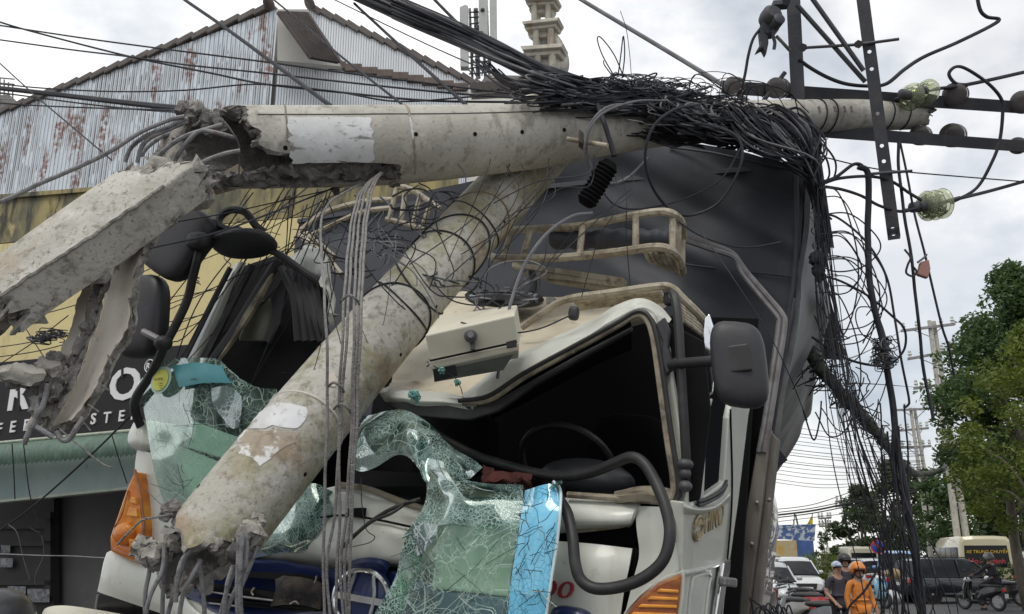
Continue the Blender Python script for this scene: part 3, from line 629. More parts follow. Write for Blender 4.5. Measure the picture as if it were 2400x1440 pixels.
for dx, dy in ((0, 0), (11, 6)):
    tb('guard_rail', [(1592 + dx * .3, 548 + dy * 2, W0 - .32), (1660 + dx * .5, 572 + dy * 2, W0 - .28), (1716 + dx * .4, 594 + dy * 1.6, W0 - .22), (1748 + dx * -.6, 636 + dy, W0 - .2), (1800 - dx, 696 + dy, W0 - .2), (1834 - dx, 738 + dy, W0 - .2), (1838 - dx * 1.2, 768, W0 - .2), (1824 - dx * 1.1, 860, W0 - .2), (1802 - dx, 1000, W0 - .2), (1790 - dx, 1060, W0 - .2)], .016, M['steel_light'], k=5)
# --- cab interior, its shade put into near-black colours
b = MB()
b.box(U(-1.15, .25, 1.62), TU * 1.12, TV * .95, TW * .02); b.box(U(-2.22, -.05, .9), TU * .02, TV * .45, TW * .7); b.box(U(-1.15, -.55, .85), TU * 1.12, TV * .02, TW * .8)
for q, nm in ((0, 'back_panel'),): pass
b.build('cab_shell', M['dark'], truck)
sm = MB()
for u in (-.55, -1.5):
    sm.ell(U(u, -.1, 1.0), TU * .26, TV * .1, TW * .26, pw=.6); sm.ell(U(u, .25, 1.25), TU * .24, TV * .36, TW * .09, pw=.6)
    sm.build('seat', M['dash'], truck); sm = MB()
# dashboard with the instrument hood
pt('dashboard', [[(820, 1100, .55), (1000, 1110, .55), (1200, 1120, .55), (1400, 1130, .5), (1570, 1140, .5)], [(820, 1130, .3), (1000, 1140, .3), (1200, 1145, .3), (1400, 1150, .3), (1575, 1160, .3)],
                 [(820, 1180, .06), (1000, 1190, .06), (1200, 1190, .06), (1400, 1185, .06), (1580, 1180, .06)], [(820, 1290, .08), (1000, 1300, .08), (1200, 1300, .08), (1400, 1290, .08), (1560, 1260, .08)]], M['dash'], nu=5, nvv=4, th=.03)
MB().ell(T(1375, 1125, .38), TU * .20, TV * .085, TW * .12, nu=24).build('instrument_hood', M['hood'], truck)
wheel = MB(); wc = T(1330, 1090, .62); wheel.tube([wc + TU * math.cos(a) * .21 + (TV * .72 - TW * .68).normalized() * math.sin(a) * .21 + TV * 0 for a in [i * math.pi / 16 for i in range(32)]], .016, 8, closed=True)
sw = wheel.build('steering_wheel', M['rubber'], truck)
b = MB(); b.tube([wc, wc + TW * .0 - TV * .25 - TW * .1], .035, 10); b.build('column', M['rubber'], sw)
# headlining seen through the opening
pt('headlining', [[(1150, 950, .10), (1250, 890, .10), (1370, 820, .10), (1480, 760, .10)], [(1150, 960, .5), (1260, 900, .5), (1380, 830, .5), (1480, 785, .5)], [(1150, 985, 1.1), (1280, 920, 1.1), (1390, 860, 1.1), (1480, 820, 1.1)]], M['dash'], th=.02)
# --- cab front shell: crumpled roof header over the right half of the windscreen
pt('roof_header', [[(1078, 926, .10), (1108, 902, .12), (1180, 845, .16), (1330, 772, .20), (1440, 718, .22), (1500, 698, .22), (1545, 716, .20), (1572, 748, .16)],
                   [(1092, 932, .03), (1122, 910, .05), (1190, 858, .07), (1332, 786, .09), (1440, 735, .10), (1500, 712, .10), (1538, 726, .10), (1562, 756, .08)],
                   [(1108, 936, .00), (1140, 920, .0), (1210, 878, .0), (1338, 812, .0), (1440, 757, .0), (1494, 728, .0), (1524, 736, .0), (1544, 764, .0)],
                   [(1128, 940, .04), (1158, 930, .03), (1222, 886, .03), (1340, 822, .03), (1440, 766, .03), (1492, 736, .03), (1516, 742, .03), (1535, 768, .03)]], M['cream'], nu=10, nvv=6, th=.02, jit=.004, ridge=.03)
tb('windscreen_seal', [(1085, 945, -.01), (1150, 936, -.01), (1230, 884, -.01), (1340, 824, -.01), (1440, 769, -.01), (1490, 740, -.01), (1514, 748, -.01), (1530, 790, -.01), (1546, 900, -.01), (1562, 1020, -.01), (1577, 1120, -.01), (1576, 1160, -.01), (1556, 1176, -.01), (1480, 1170, -.01), (1330, 1160, -.01)], .0115, M['gasket'], k=6)
tb('windscreen_seal', [(1075, 940, -.02), (1145, 928, -.02), (1226, 876, -.02), (1338, 815, -.02), (1440, 760, -.02), (1492, 731, -.02), (1521, 742, -.02), (1539, 790, -.02), (1557, 900, -.02), (1574, 1020, -.02), (1590, 1120, -.02), (1590, 1166, -.02), (1562, 1185, -.02)], .009, M['rubber'], k=6)
pl('seal_lip', [(1040, 935, .02), (1150, 945, .02), (1240, 895, .02), (1345, 836, .02), (1480, 765, .02), (1478, 775, .02), (1345, 850, .02), (1250, 905, .02), (1165, 965, .02), (1100, 985, .02), (950, 975, .02), (900, 945, .02)], M['rubber'], dep=.03)
# right pillar beside the windscreen
pt('pillar', [[(1524, 736, .03), (1545, 742, .01), (1560, 752, .05)], [(1550, 860, .03), (1570, 862, .0), (1583, 864, .05)], [(1572, 1000, .03), (1592, 1002, .0), (1602, 1004, .05)], [(1590, 1130, .03), (1608, 1132, .0), (1618, 1132, .06)], [(1582, 1200, .03), (1604, 1200, .0), (1626, 1196, .06)]], M['cream'], nu=5, nvv=6)
pl('pillar_cover', [(1535, 760, -.02), (1557, 742, -.02), (1570, 775, -.02), (1566, 815, -.02), (1580, 860, -.02), (1560, 880, -.02), (1548, 840, -.02), (1552, 800, -.02)], M['plastic'], dep=.03)
# door and side
def side(px, py, k=0.0): return S(px, py, k)
pl('door_gap', [(1560, 752, .02), (1650, 800, .02), (1665, 960, .02), (1640, 1170, .02), (1606, 1180, .02), (1600, 1000, .02)], M['dark'], dep=.02)
door = pl('door', [(1604, 1176, 0), (1640, 1182, 0), (1700, 1150, 0), (1716, 1130, 0), (1712, 1260, 0), (1694, 1450, 0), (1598, 1450, 0), (1600, 1300, 0)], M['cream'], dep=.05, fn=side, dirv=-TU)
pl('door_frame', [(1634, 1184, .004), (1646, 985, .004), (1660, 935, .004), (1672, 935, .004), (1658, 985, .004), (1650, 1165, .004), (1698, 1130, .004), (1708, 980, .004), (1716, 940, .004), (1758, 958, .004), (1716, 1145, .004), (1700, 1162, .004)], M['cream'], dep=.05, fn=side, dirv=-TU, parent=door)
pl('door_window', [(1640, 1172, -.02), (1650, 985, -.02), (1662, 940, -.02), (1716, 940, -.02), (1708, 1125, -.02), (1700, 1138, -.02)], mat('glass_door', (.014, .015, .017), .6, spec=0), dep=.015, fn=side, dirv=-TU, parent=door, bev=0)
for k_, (o1, o2) in enumerate(((0, 0), (9, 1))):
    tb('window_seal', [(1636, 1176 + o1, .01), (1660, 1168 + o1, .01), (1690, 1150 + o1, .01), (1703, 1128 + o1, .01)], .007, M['rubber'], fn=side, parent=door)
pl('rear_pillar', [(1716, 955, .0), (1756, 960, .0), (1730, 1180, 0), (1692, 1450, 0), (1676, 1450, 0), (1710, 1180, 0)], M['cream'], dep=.05, fn=side, dirv=-TU)
tb('door_line', [(1712, 960, .008), (1716, 1150, .008), (1706, 1300, .008), (1688, 1450, .008)], .004, M['dark'], fn=side)
pt('door_crease', [[(1602, 1178, .0), (1640, 1186, .0), (1680, 1178, .0), (1712, 1150, .0)], [(1602, 1188, .025), (1640, 1196, .025), (1680, 1188, .02), (1712, 1160, .02)], [(1602, 1206, .0), (1640, 1208, .0), (1680, 1198, .0), (1712, 1174, .0)]], M['cream'], fn=side, th=0)
tb('pressed_rib', [(1598, 1344, .006), (1640, 1336, .006), (1700, 1318, .006)], .009, M['cream'], fn=side)
tb('pressed_rib', [(1612, 1450, .004), (1620, 1370, .004), (1630, 1352, .004), (1664, 1346, .004), (1660, 1380, .004), (1652, 1450, .004)], .006, M['cream'], fn=side)
# lettering and roundel on the door, chrome handle
dr = (side(1700, 1198, .012) - side(1632, 1250, .012)); dx_ = V(TW); ab = side(1628, 1258, .008)
ln = (side(1649, 1252, .01)); l2 = side(1700, 1226, .01)
text('door_lettering', 'HINO', ln, (l2 - ln), TV, .135, M['brown_label'], truck, ext=.003, sx=(l2 - ln).length / .40)
rc = side(1638, 1238, .008); re = (side(1648, 1236, .008) - side(1628, 1240, .008)).normalized(); rh = (side(1638, 1212, .008) - side(1638, 1266, .008)).length * .48; rw = (side(1648, 1236, .008) - side(1628, 1240, .008)).length * .5
b = MB(); b.tube([rc + re * math.cos(a) * rw + TV * math.sin(a) * rh for a in [i * math.pi / 14 for i in range(28)]], .006, 6, closed=True); rd = b.build('roundel', M['brown_label'], truck)
for a0 in (0.35, math.pi + .35):
    MB().prism([rc + re * math.cos(a0 + i * .244) * rw * .8 + TV * math.sin(a0 + i * .244) * rh * .8 for i in range(11)], TU * .004).build('bar', M['brown_label'], rd)
hd = pl('door_handle', [(1686, 1318, .01), (1702, 1308, .01), (1700, 1340, .01), (1690, 1380, .01), (1676, 1450, .01), (1666, 1450, .01), (1676, 1380, .01)], M['chrome'], dep=-.02, fn=side, dirv=-TU)
pl('grip', [(1684, 1350, .03), (1712, 1354, .03), (1711, 1376, .03), (1682, 1372, .03)], M['steel_light'], dep=-.03, fn=side, dirv=-TU, parent=hd, bev=.008)
# bright torn trim behind the mirror
pl('torn_trim', [(1652, 745, .10), (1662, 735, .10), (1672, 765, .10), (1668, 820, .10), (1674, 880, .10), (1670, 920, .10), (1656, 930, .10), (1644, 925, .10), (1650, 850, .10), (1648, 790, .10)], M['chrome'], dep=.02, bev=.004)
# --- front panels below the windscreen
pt('cowl_panel', [[(1325, 1166, .02), (1400, 1172, .02), (1486, 1180, .02), (1500, 1184, .03)], [(1318, 1192, -.02), (1400, 1198, -.025), (1478, 1204, -.02), (1490, 1206, .0)], [(1310, 1228, -.01), (1400, 1228, -.03), (1470, 1228, -.02), (1482, 1230, .02)], [(1305, 1250, .05), (1400, 1244, .05), (1462, 1236, .04), (1474, 1238, .06)]], M['cream'], jit=.004)
pl('cowl_gap', [(1250, 1225, .10), (1500, 1170, .10), (1505, 1330, .10), (1250, 1330, .10)], M['dark'], dep=.02)
tb('cowl_edge', [(1350, 1246, .03), (1420, 1238, .03), (1468, 1230, .03), (1474, 1210, .03), (1484, 1188, .03)], .007, M['gasket'])
pt('front_panel', [[(1270, 1268, .03), (1330, 1270, .02), (1400, 1276, .01), (1482, 1286, .02)], [(1270, 1320, -.01), (1330, 1322, -.02), (1400, 1326, -.02), (1474, 1332, .0)], [(1270, 1380, -.01), (1330, 1382, -.02), (1400, 1384, -.02), (1462, 1390, .0)], [(1270, 1500, .0), (1330, 1500, .0), (1400, 1500, .0), (1446, 1500, .0)]], M['cream'])
pl('panel_gap', [(1478, 1280, .05), (1500, 1290, .05), (1476, 1380, .05), (1456, 1500, .05), (1436, 1500, .05), (1458, 1390, .05)], M['dark'], dep=.02)
pt('corner_panel', [[(1488, 1186, .02), (1540, 1188, -.02), (1580, 1190, .0), (1604, 1186, .06)], [(1492, 1240, .0), (1540, 1240, -.03), (1584, 1240, -.01), (1602, 1240, .06)], [(1498, 1300, .0), (1540, 1300, -.03), (1584, 1300, -.01), (1601, 1300, .06)], [(1484, 1360, .0), (1530, 1360, -.03), (1582, 1360, -.01), (1600, 1360, .06)], [(1450, 1500, .0), (1520, 1500, -.02), (1570, 1500, -.01), (1590, 1500, .06)]], M['cream'], nu=6)
tb('panel_slot', [(1572, 1202, -.025), (1579, 1220, -.025), (1581, 1245, -.025), (1580, 1272, -.025)], .005, M['dark'])
# 500 badge
bo = T(1222, 1394, -.04); text('badge', '500', bo, T(1350, 1405, -.04) - bo, TV, .082, M['red_label'], truck, ext=.006, sx=1.5, shear=.15)
# right turn signal
sg = pl('turn_signal', [(1596, 1344, -.05), (1592, 1400, -.05), (1584, 1452, -.05), (1462, 1452, -.05), (1478, 1424, -.05), (1504, 1396, -.05), (1542, 1366, -.05)], M['amber_dark'], dep=.05, bev=.01)
for i, (xa, xb, y) in enumerate(((1546, 1590, 1385), (1524, 1588, 1403), (1502, 1586, 1421), (1484, 1584, 1440))):
    pl('lens_rib', [(xa, y - 5, -.056), (xb, y - 2, -.056), (xb - 1, y + 5, -.056), (xa - 8, y + 3, -.056)], M['amber_bright'], dep=.02, parent=sg, bev=.003)
pl('signal_rim', [(1604, 1336, -.03), (1602, 1400, -.03), (1594, 1452, -.03), (1584, 1452, -.03), (1592, 1400, -.03), (1596, 1346, -.03), (1540, 1368, -.03), (1500, 1398, -.03), (1475, 1426, -.03), (1466, 1440, -.03), (1460, 1440, -.03), (1480, 1410, -.03), (1520, 1372, -.03), (1560, 1350, -.03)], M['cream'], dep=.02, parent=sg)
# middle of the front: buckled cream sheets, dark hole, navy grille with emblem
pt('buckled_panel', [[(600, 1180, .12), (700, 1165, .10), (800, 1138, .10), (880, 1156, .08), (980, 1192, .09), (1100, 1205, .10), (1300, 1200, .1)], [(600, 1196, .03), (700, 1180, .01), (800, 1160, .0), (880, 1176, .02), (980, 1204, .0), (1100, 1215, .02), (1300, 1215, .06)],
                     [(600, 1226, .02), (700, 1218, .0), (800, 1206, -.01), (880, 1216, -.005), (980, 1236, -.01), (1100, 1245, .0), (1300, 1250, .02)]], M['cream'], nu=10, nvv=8, jit=.004, ridge=.03)
pt('nose_panel', [[(600, 1230, .0), (700, 1222, -.02), (800, 1210, -.03), (880, 1221, -.03), (980, 1241, -.03), (1100, 1250, -.02), (1300, 1254, .0)], [(600, 1262, .0), (700, 1258, -.03), (800, 1250, -.05), (880, 1254, -.05), (980, 1266, -.045), (1100, 1278, -.03), (1300, 1290, .0)],
                  [(600, 1300, .03), (700, 1304, .0), (800, 1308, -.04), (880, 1308, -.04), (980, 1312, -.03), (1100, 1325, -.02), (1300, 1350, .0)], [(600, 1322, .12), (700, 1330, .10), (800, 1334, .06), (880, 1332, .05), (980, 1332, .05), (1100, 1352, .05), (1300, 1390, .05)]], M['cream'], nu=10, nvv=8, jit=.004, ridge=.045)
tb('panel_seam', [(600, 1228, .004), (700, 1220, -.014), (800, 1208, -.022), (880, 1218, -.02), (980, 1238, -.022), (1100, 1248, -.012)], .004, M['dark'])
tb('sill_strip', [(790, 1136, .06), (860, 1146, .05), (930, 1172, .05), (1000, 1196, .06)], .012, M['gasket'])
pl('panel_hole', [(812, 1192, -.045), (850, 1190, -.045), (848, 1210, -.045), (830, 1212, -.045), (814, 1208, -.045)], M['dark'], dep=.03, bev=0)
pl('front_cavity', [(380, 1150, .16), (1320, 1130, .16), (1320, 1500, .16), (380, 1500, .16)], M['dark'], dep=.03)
gr = pt('grille', [[(388, 1286, .06), (480, 1318, .03), (620, 1322, .02), (780, 1335, .02), (930, 1345, .02), (1080, 1400, .03)], [(392, 1340, .03), (480, 1350, .05), (620, 1356, .05), (780, 1360, .03), (930, 1380, .03), (1080, 1420, .03)], [(410, 1380, .03), (480, 1382, .06), (620, 1392, .08), (780, 1398, .05), (930, 1410, .05), (1080, 1440, .05)], [(470, 1424, .02), (540, 1440, .03), (640, 1450, .05), (780, 1470, .05), (930, 1480, .05), (1080, 1490, .05)], [(560, 1500, .02), (600, 1500, .03), (700, 1510, .03), (780, 1520, .03), (930, 1520, .03), (1080, 1520, .03)]], M['navy'], jit=.012)
for pts in ([(455, 1365, .02), (540, 1376, .0), (650, 1390, .0), (655, 1406, .0), (540, 1396, .0), (455, 1380, .02)], [(480, 1400, .02), (600, 1412, .0), (740, 1424, .0), (740, 1434, .0), (600, 1424, .0), (480, 1410, .02)], [(560, 1340, .0), (700, 1346, .0), (750, 1356, .0), (750, 1368, .0), (700, 1362, .0), (560, 1352, .0)]):
    pl('grille_slot', pts, M['dark'], dep=.05, parent=gr, bev=0)
M['grille_dirt'] = mat('grille_dirt', (.07, .055, .04), .9, var=[((.16, .13, .10), 9, .45, .65, .8), ((.015, .015, .02), 4, .5, .62, .9)], bump=(30, 1))
pt('torn_backing', [[(640, 1350, .0), (690, 1352, -.01), (750, 1366, .0)], [(650, 1385, -.02), (700, 1388, -.03), (756, 1396, -.01)], [(640, 1420, .0), (700, 1425, -.01), (750, 1432, .0)]], M['grille_dirt'], jit=.02, parent=gr)
for pts in ([(470, 1384, -.01), (560, 1398, -.01), (640, 1408, -.01)], [(680, 1416, -.01), (692, 1410, -.01), (700, 1416, -.02)], [(722, 1372, -.01), (738, 1366, -.01), (742, 1350, -.01)], [(490, 1414, -.01), (560, 1422, -.01)], [(596, 1378, -.01), (590, 1388, -.01), (594, 1396, -.01)]): tb('broken_clip', pts, .004, M['steel_light'], parent=gr)
pt('emblem_arch', [[(808, 1350, -.02), (820, 1328, -.04), (856, 1318, -.05), (892, 1322, -.04), (908, 1336, -.02)], [(810, 1364, -.0), (826, 1342, -.02), (856, 1336, -.03), (888, 1338, -.02), (904, 1350, .0)]], M['navy'], th=.03)
b = MB(); ec = T(846, 1404, -.04)
em = MB(); em.tube([ec + TU * math.cos(a) * .118 + TV * math.sin(a) * .105 for a in [i * math.pi / 16 for i in range(32)]], .010, 8, closed=True); emb = em.build('emblem', M['chrome'], truck)
MB().lathe(ec + TW * .03, -TW, [(.118, 0), (.116, .015), (.05, .022)], n=30).build('emblem_back', M['navy'], emb)
MB().box(ec, TU * .108, TV * .012, TW * .006).build('emblem_bar', M['chrome'], emb)
for sx in (-1, 1): MB().tube(cr([ec + TU * sx * .04 + TV * .09, ec + TU * sx * .056, ec + TU * sx * .04 - TV * .09]), .008, 8).build('emblem_stroke', M['chrome'], emb)
# left corner: pillar stub, corner skin, signal, headlamp panel, bumper
pt('pillar_stub', [[(312, 992, .05), (330, 982, .0), (352, 995, .03)], [(300, 1022, .06), (322, 1012, -.02), (352, 1022, .0)], [(304, 1045, .06), (326, 1042, -.02), (354, 1048, .0)], [(330, 1064, .08), (340, 1064, .02), (352, 1066, .04)]], M['cream'], nu=6, th=.03)
pt('corner_skin', [[(322, 1050, .05), (345, 1060, .0), (372, 1066, .02), (400, 1080, .05)], [(316, 1100, .05), (345, 1110, .0), (380, 1115, .0), (420, 1120, .05)], [(322, 1180, .05), (350, 1190, -.01), (390, 1195, .0), (450, 1200, .05)], [(332, 1250, .05), (356, 1255, -.01), (400, 1260, .0), (450, 1265, .05)], [(328, 1330, .05), (360, 1335, .0), (400, 1345, .0), (450, 1350, .05)]], M['cream'], nu=6)
lamp = pl('turn_signal', [(314, 1103, -.07), (324, 1150, -.07), (330, 1195, -.07), (333, 1240, -.07), (328, 1285, -.07), (320, 1320, -.07), (290, 1309, -.06), (258, 1294, -.03), (256, 1262, -.03), (262, 1240, -.04), (272, 1214, -.05), (284, 1178, -.06), (298, 1138, -.07)], M['amber'], dep=.09, bev=.014)
MB().ell(T(294, 1252, -.065), TU * .058, TV * .050, TW * .035, nu=24, nvv=14).build('lamp_bowl', M['amber'], lamp)
pl('lens_facet', [(307, 1164, -.085), (316, 1167, -.085), (318, 1182, -.085), (303, 1179, -.085)], M['amber_bright'], dep=.02, parent=lamp, bev=.003)
pl('lens_facet', [(302, 1188, -.085), (319, 1192, -.085), (321, 1212, -.085), (296, 1209, -.085)], M['amber_bright'], dep=.02, parent=lamp, bev=.003)
pl('lens_facet', [(300, 1262, -.11), (318, 1268, -.10), (316, 1290, -.09), (302, 1284, -.10)], M['amber_bright'], dep=.03, parent=lamp, bev=.006)
tb('signal_rim', [(316, 1102, -.06), (326, 1150, -.06), (333, 1200, -.06), (336, 1240, -.06), (324, 1320, -.06)], .007, M['amber_dark'], parent=lamp)
tb('lens_line', [(300, 1150, -.075), (286, 1205, -.075), (268, 1236, -.065)], .003, M['amber_dark'], parent=lamp)
tb('lens_line', [(262, 1282, -.05), (290, 1298, -.075), (318, 1308, -.075)], .003, M['amber_dark'], parent=lamp)
pt('headlamp_panel', [[(250, 1296, .06), (264, 1292, -.01), (330, 1318, -.03), (400, 1340, -.02), (430, 1390, .0)], [(242, 1320, .06), (256, 1318, -.03), (330, 1345, -.05), (400, 1370, -.03), (450, 1420, .0)], [(234, 1360, .06), (244, 1360, -.03), (330, 1392, -.05), (400, 1415, -.03), (480, 1448, .0)], [(228, 1386, .06), (236, 1390, -.02), (330, 1422, -.03), (400, 1446, -.02), (520, 1490, .0)]], M['cream'], nu=5)
pt('headlamp_panel', [[(395, 1400, .03), (450, 1410, .01), (500, 1436, .01), (600, 1476, .02)], [(420, 1500, .03), (470, 1500, .01), (520, 1500, .01), (620, 1500, .02)]], M['cream'])
pl('headlamp_recess', [(226, 1386, .10), (420, 1440, .10), (560, 1500, .10), (215, 1500, .10)], M['black_gloss'], dep=.03)
tb('recess_edge', [(230, 1394, -.01), (224, 1430, -.01), (220, 1480, -.01)], .006, M['steel_light'])
pt('bumper', [[(96, 1470, .1), (100, 1434, .0), (118, 1422, -.06), (160, 1420, -.1), (230, 1430, -.12), (320, 1446, -.12)], [(94, 1500, .1), (104, 1470, -.08), (124, 1460, -.16), (160, 1458, -.2), (230, 1465, -.22), (320, 1480, -.22)], [(94, 1560, .1), (106, 1560, -.1), (126, 1560, -.18), (160, 1560, -.22), (230, 1560, -.22), (320, 1560, -.22)]], M['white_cab'], nu=6, th=.03)
# headlamp behind the right gap, below frame: right bumper end
b = MB(); b.box(U(-1.15, -1.05, -.06), TU * 1.1, TV * .16, TW * .1); b.build('bumper_beam', M['white_cab'], truck, bev=.03)
# --- left door, pillar and window, folded inwards
pl('left_cab_shade', [(440, 850, .25), (556, 628, .35), (640, 600, .4), (690, 600, .4), (770, 680, .3), (740, 900, .2), (620, 1000, .15), (420, 960, .15)], M['dark'], dep=.04)  # flat near-black sheet standing in for the shaded inside of the cab
pt('left_pillar', [[(548, 622, .18), (560, 614, .14), (578, 616, .16)], [(510, 690, .16), (524, 688, .12), (540, 690, .15)], [(468, 780, .12), (482, 780, .08), (500, 784, .12)], [(430, 860, .08), (445, 862, .04), (462, 866, .08)]], M['cream'], nu=5, nvv=5)
tb('pillar_seal', [(540, 628, .12), (500, 705, .10), (455, 795, .06), (425, 855, .03)], .014, M['rubber'])
tb('pillar_seal', [(590, 622, .13), (555, 690, .11), (512, 775, .08), (470, 860, .04), (440, 930, .02)], .020, M['rubber'])
tb('pillar_trim', [(650, 612, .13), (600, 690, .11), (545, 780, .08), (480, 870, .04)], .022, M['plastic'])
pt('pillar_flash', [[(628, 650, .10), (638, 640, .10)], [(575, 730, .08), (590, 730, .08)], [(520, 810, .06), (532, 815, .06)], [(470, 870, .04), (480, 878, .04)]], M['gasket'], th=.02)
pl('left_window', [(560, 790, .2), (600, 705, .2), (640, 700, .2), (650, 740, .2), (625, 800, .2), (560, 800, .2)], mat('dusty_glass', (.10, .10, .075), .25), dep=.02)
pl('quarter_frame', [(632, 700, .15), (660, 650, .15), (672, 660, .15), (655, 760, .15), (630, 806, .15), (622, 800, .15), (640, 745, .15)], M['plastic'], dep=.03)
for i in range(5): tb('headlining_fold', [(660 + 18 * i, 630 + 6 * i, .12), (690 + 16 * i, 700 + 14 * i, .08), (700 + 18 * i, 800, .1)], .02, M['plastic'] if i % 2 else M['rubber'])
pt('left_roof_corner', [[(668, 600, .28), (700, 570, .22), (735, 580, .18), (760, 600, .16)], [(676, 612, .18), (708, 592, .10), (744, 606, .08), (770, 640, .1)], [(700, 630, .14), (728, 622, .06), (758, 650, .04), (776, 700, .08)], [(740, 650, .12), (752, 650, .05), (770, 690, .04), (780, 760, .1)]], M['cream'], nu=12, nvv=8, jit=.008, ridge=.08)
# --- buckled roof with hatch
pt('roof_skin', [[(960, 690, 1.35), (1100, 680, 1.35), (1250, 690, 1.3), (1400, 690, 1.3), (1560, 700, 1.3)], [(950, 760, 1.0), (1080, 725, 1.0), (1220, 738, .95), (1380, 730, .9), (1540, 715, .9)], [(940, 830, .6), (1060, 800, .6), (1200, 790, .55), (1350, 765, .5), (1540, 722, .5)], [(900, 890, .3), (1020, 870, .3), (1150, 860, .25), (1330, 785, .25), (1530, 725, .25)], [(890, 915, .1), (1000, 925, .08), (1090, 925, .1), (1200, 850, .15), (1500, 712, .18)]], M['cream_roof'], nu=10, nvv=8, th=.03, jit=.008, ridge=.09)
pt('roof_lip', [[(880, 905, .10), (960, 915, .05), (1040, 920, .03), (1085, 930, .02)], [(890, 925, .05), (960, 935, -.02), (1040, 938, -.03), (1100, 945, -.02)], [(900, 940, .06), (980, 952, .0), (1050, 950, .0), (1110, 952, .0)]], M['cream'], nu=12, nvv=8, jit=.008, ridge=.05)
hc = T(1182, 700, .92)
b = MB(); hx = T(1264, 706, .92) - hc; hy = (T(1182, 678, .95) - T(1182, 722, .88)) * .5 + TW * .10
b.tube([hc + hx * math.cos(a) + hy * math.sin(a) for a in [i * math.pi / 18 for i in range(36)]], .022, 8, closed=True)
b.grid([[hc + (hx * math.cos(a) + hy * math.sin(a)) * q + TV * .01 for a in [i * math.pi / 18 for i in range(37)]] for q in (1, .6, .02)]); b.build('roof_hatch', M['black_gloss'], truck)
MB().box(T(1292, 706, .8), TU * .02, TV * .014, TW * .02).build('roof_nub', M['steel_light'], truck)
# --- luggage rack on the roof, bent over
rack = MB(); rk = tb('roof_rack', [(1150, 600, .95), (1170, 605, .85), (1300, 605, .78), (1440, 592, .72), (1530, 580, .7), (1570, 586, .72), (1592, 608, .85), (1600, 640, 1.1)], .020, M['rack'])
tb('top_rail', [(1190, 540, 1.0), (1280, 536, .9), (1360, 530, .82), (1470, 508, .76), (1545, 497, .74), (1580, 504, .76), (1598, 525, .95), (1604, 560, 1.2)], .020, M['rack'], parent=rk)
for (x0, y0, x1, y1, w) in ((1243, 540, 1226, 600, .85), (1366, 530, 1358, 598, .78), (1490, 506, 1490, 586, .74), (1576, 508, 1576, 584, .76), (1590, 520, 1588, 600, .9), (1200, 541, 1180, 603, .95), (1600, 545, 1598, 640, 1.15)): tb('rack_post', [(x0, y0, w), (x1, y1, w)], .016, M['rack'], parent=rk, k=0)
for i in range(6): tb('rack_slat', [(1510 + 13 * i, 588 + i * 2, .78 + .05 * i), (1530 + 12 * i, 616 + 3 * i, 1.0 + .05 * i), (1590, 634 + i * 2, 1.3)], .010, M['rack'], parent=rk)
b = MB(); b.tube(cr([T(*p) for p in ((1300, 560, .95), (1360, 562, .9), (1420, 560, .88), (1480, 562, .88), (1530, 562, .88), (1568, 562, .9))], 6), [.03 + .022 * math.sin(i * 1.3) * .3 + .02 for i in range(31)], 12); b.build('rolled_sheet', M['tarp'], rk)
for (p, q) in (((1205, 623), (1465, 662)), ((1232, 640), (1465, 672)), ((1290, 656), (1480, 684))): 
    A, B = T(*p, 1.2), T(*q, 1.05); MB().box((A + B) / 2, (B - A) / 2, TV * .014, TW * .03).build('rack_board', M['rack'], rk)
tb('rack_leg', [(1245, 636, 1.1), (1250, 660, 1.1), (1248, 690, 1.05)], .02, M['plastic'], parent=rk)
# left half of the rack
for pts in ([(905, 515, 1.0), (930, 520, 1.0), (960, 528, 1.0), (1010, 545, 1.0)], [(925, 438, 1.0), (950, 440, 1.0), (980, 455, 1.0), (1030, 490, 1.0)], [(700, 545, .9), (760, 500, 1.0), (850, 474, 1.1), (925, 468, 1.2)], [(710, 565, .85), (780, 525, .95), (860, 496, 1.05), (920, 488, 1.1)], [(700, 548, .86), (730, 575, .8), (770, 610, .75), (800, 645, .7)], [(715, 545, .9), (745, 570, .85), (785, 605, .8)]): tb('bent_rail', pts, .017, M['rack'], parent=rk)
for (x0, y0, x1, y1) in ((930, 440, 912, 515), (950, 450, 940, 524), (985, 460, 968, 530), (1012, 476, 985, 538)): tb('rack_post', [(x0, y0, 1.0), (x1, y1, 1.0)], .015, M['rack'], parent=rk, k=0)
# sun visor rail over the header with its slats
vs_ = tb('visor_rail', [(1222, 768, .40), (1280, 728, .40), (1330, 702, .38), (1440, 686, .34), (1540, 672, .32), (1574, 676, .32), (1600, 700, .34), (1640, 740, .4), (1662, 770, .5)], .017, M['rack'])
for i in range(5): tb('visor_slat', [(1345 + 4 * i, 706 + 4.5 * i, .48 + .03 * i), (1440, 694 + 5 * i, .44 + .03 * i), (1550 + 3 * i, 682 + 6 * i, .42 + .03 * i)], .009, M['rack'], parent=vs_)
for i in range(6): tb('visor_slat', [(1585 + 3 * i, 705 + 9 * i, .5), (1640 + 3 * i, 742 + 10 * i, .9)], .011, M['rack'], parent=vs_)
for (x, y) in ((1345, 735), (1568, 700)): MB().ell(T(x, y, .36), TU * .022, TV * .03, TW * .02, pw=.6).build('visor_bracket', M['plastic'], vs_)
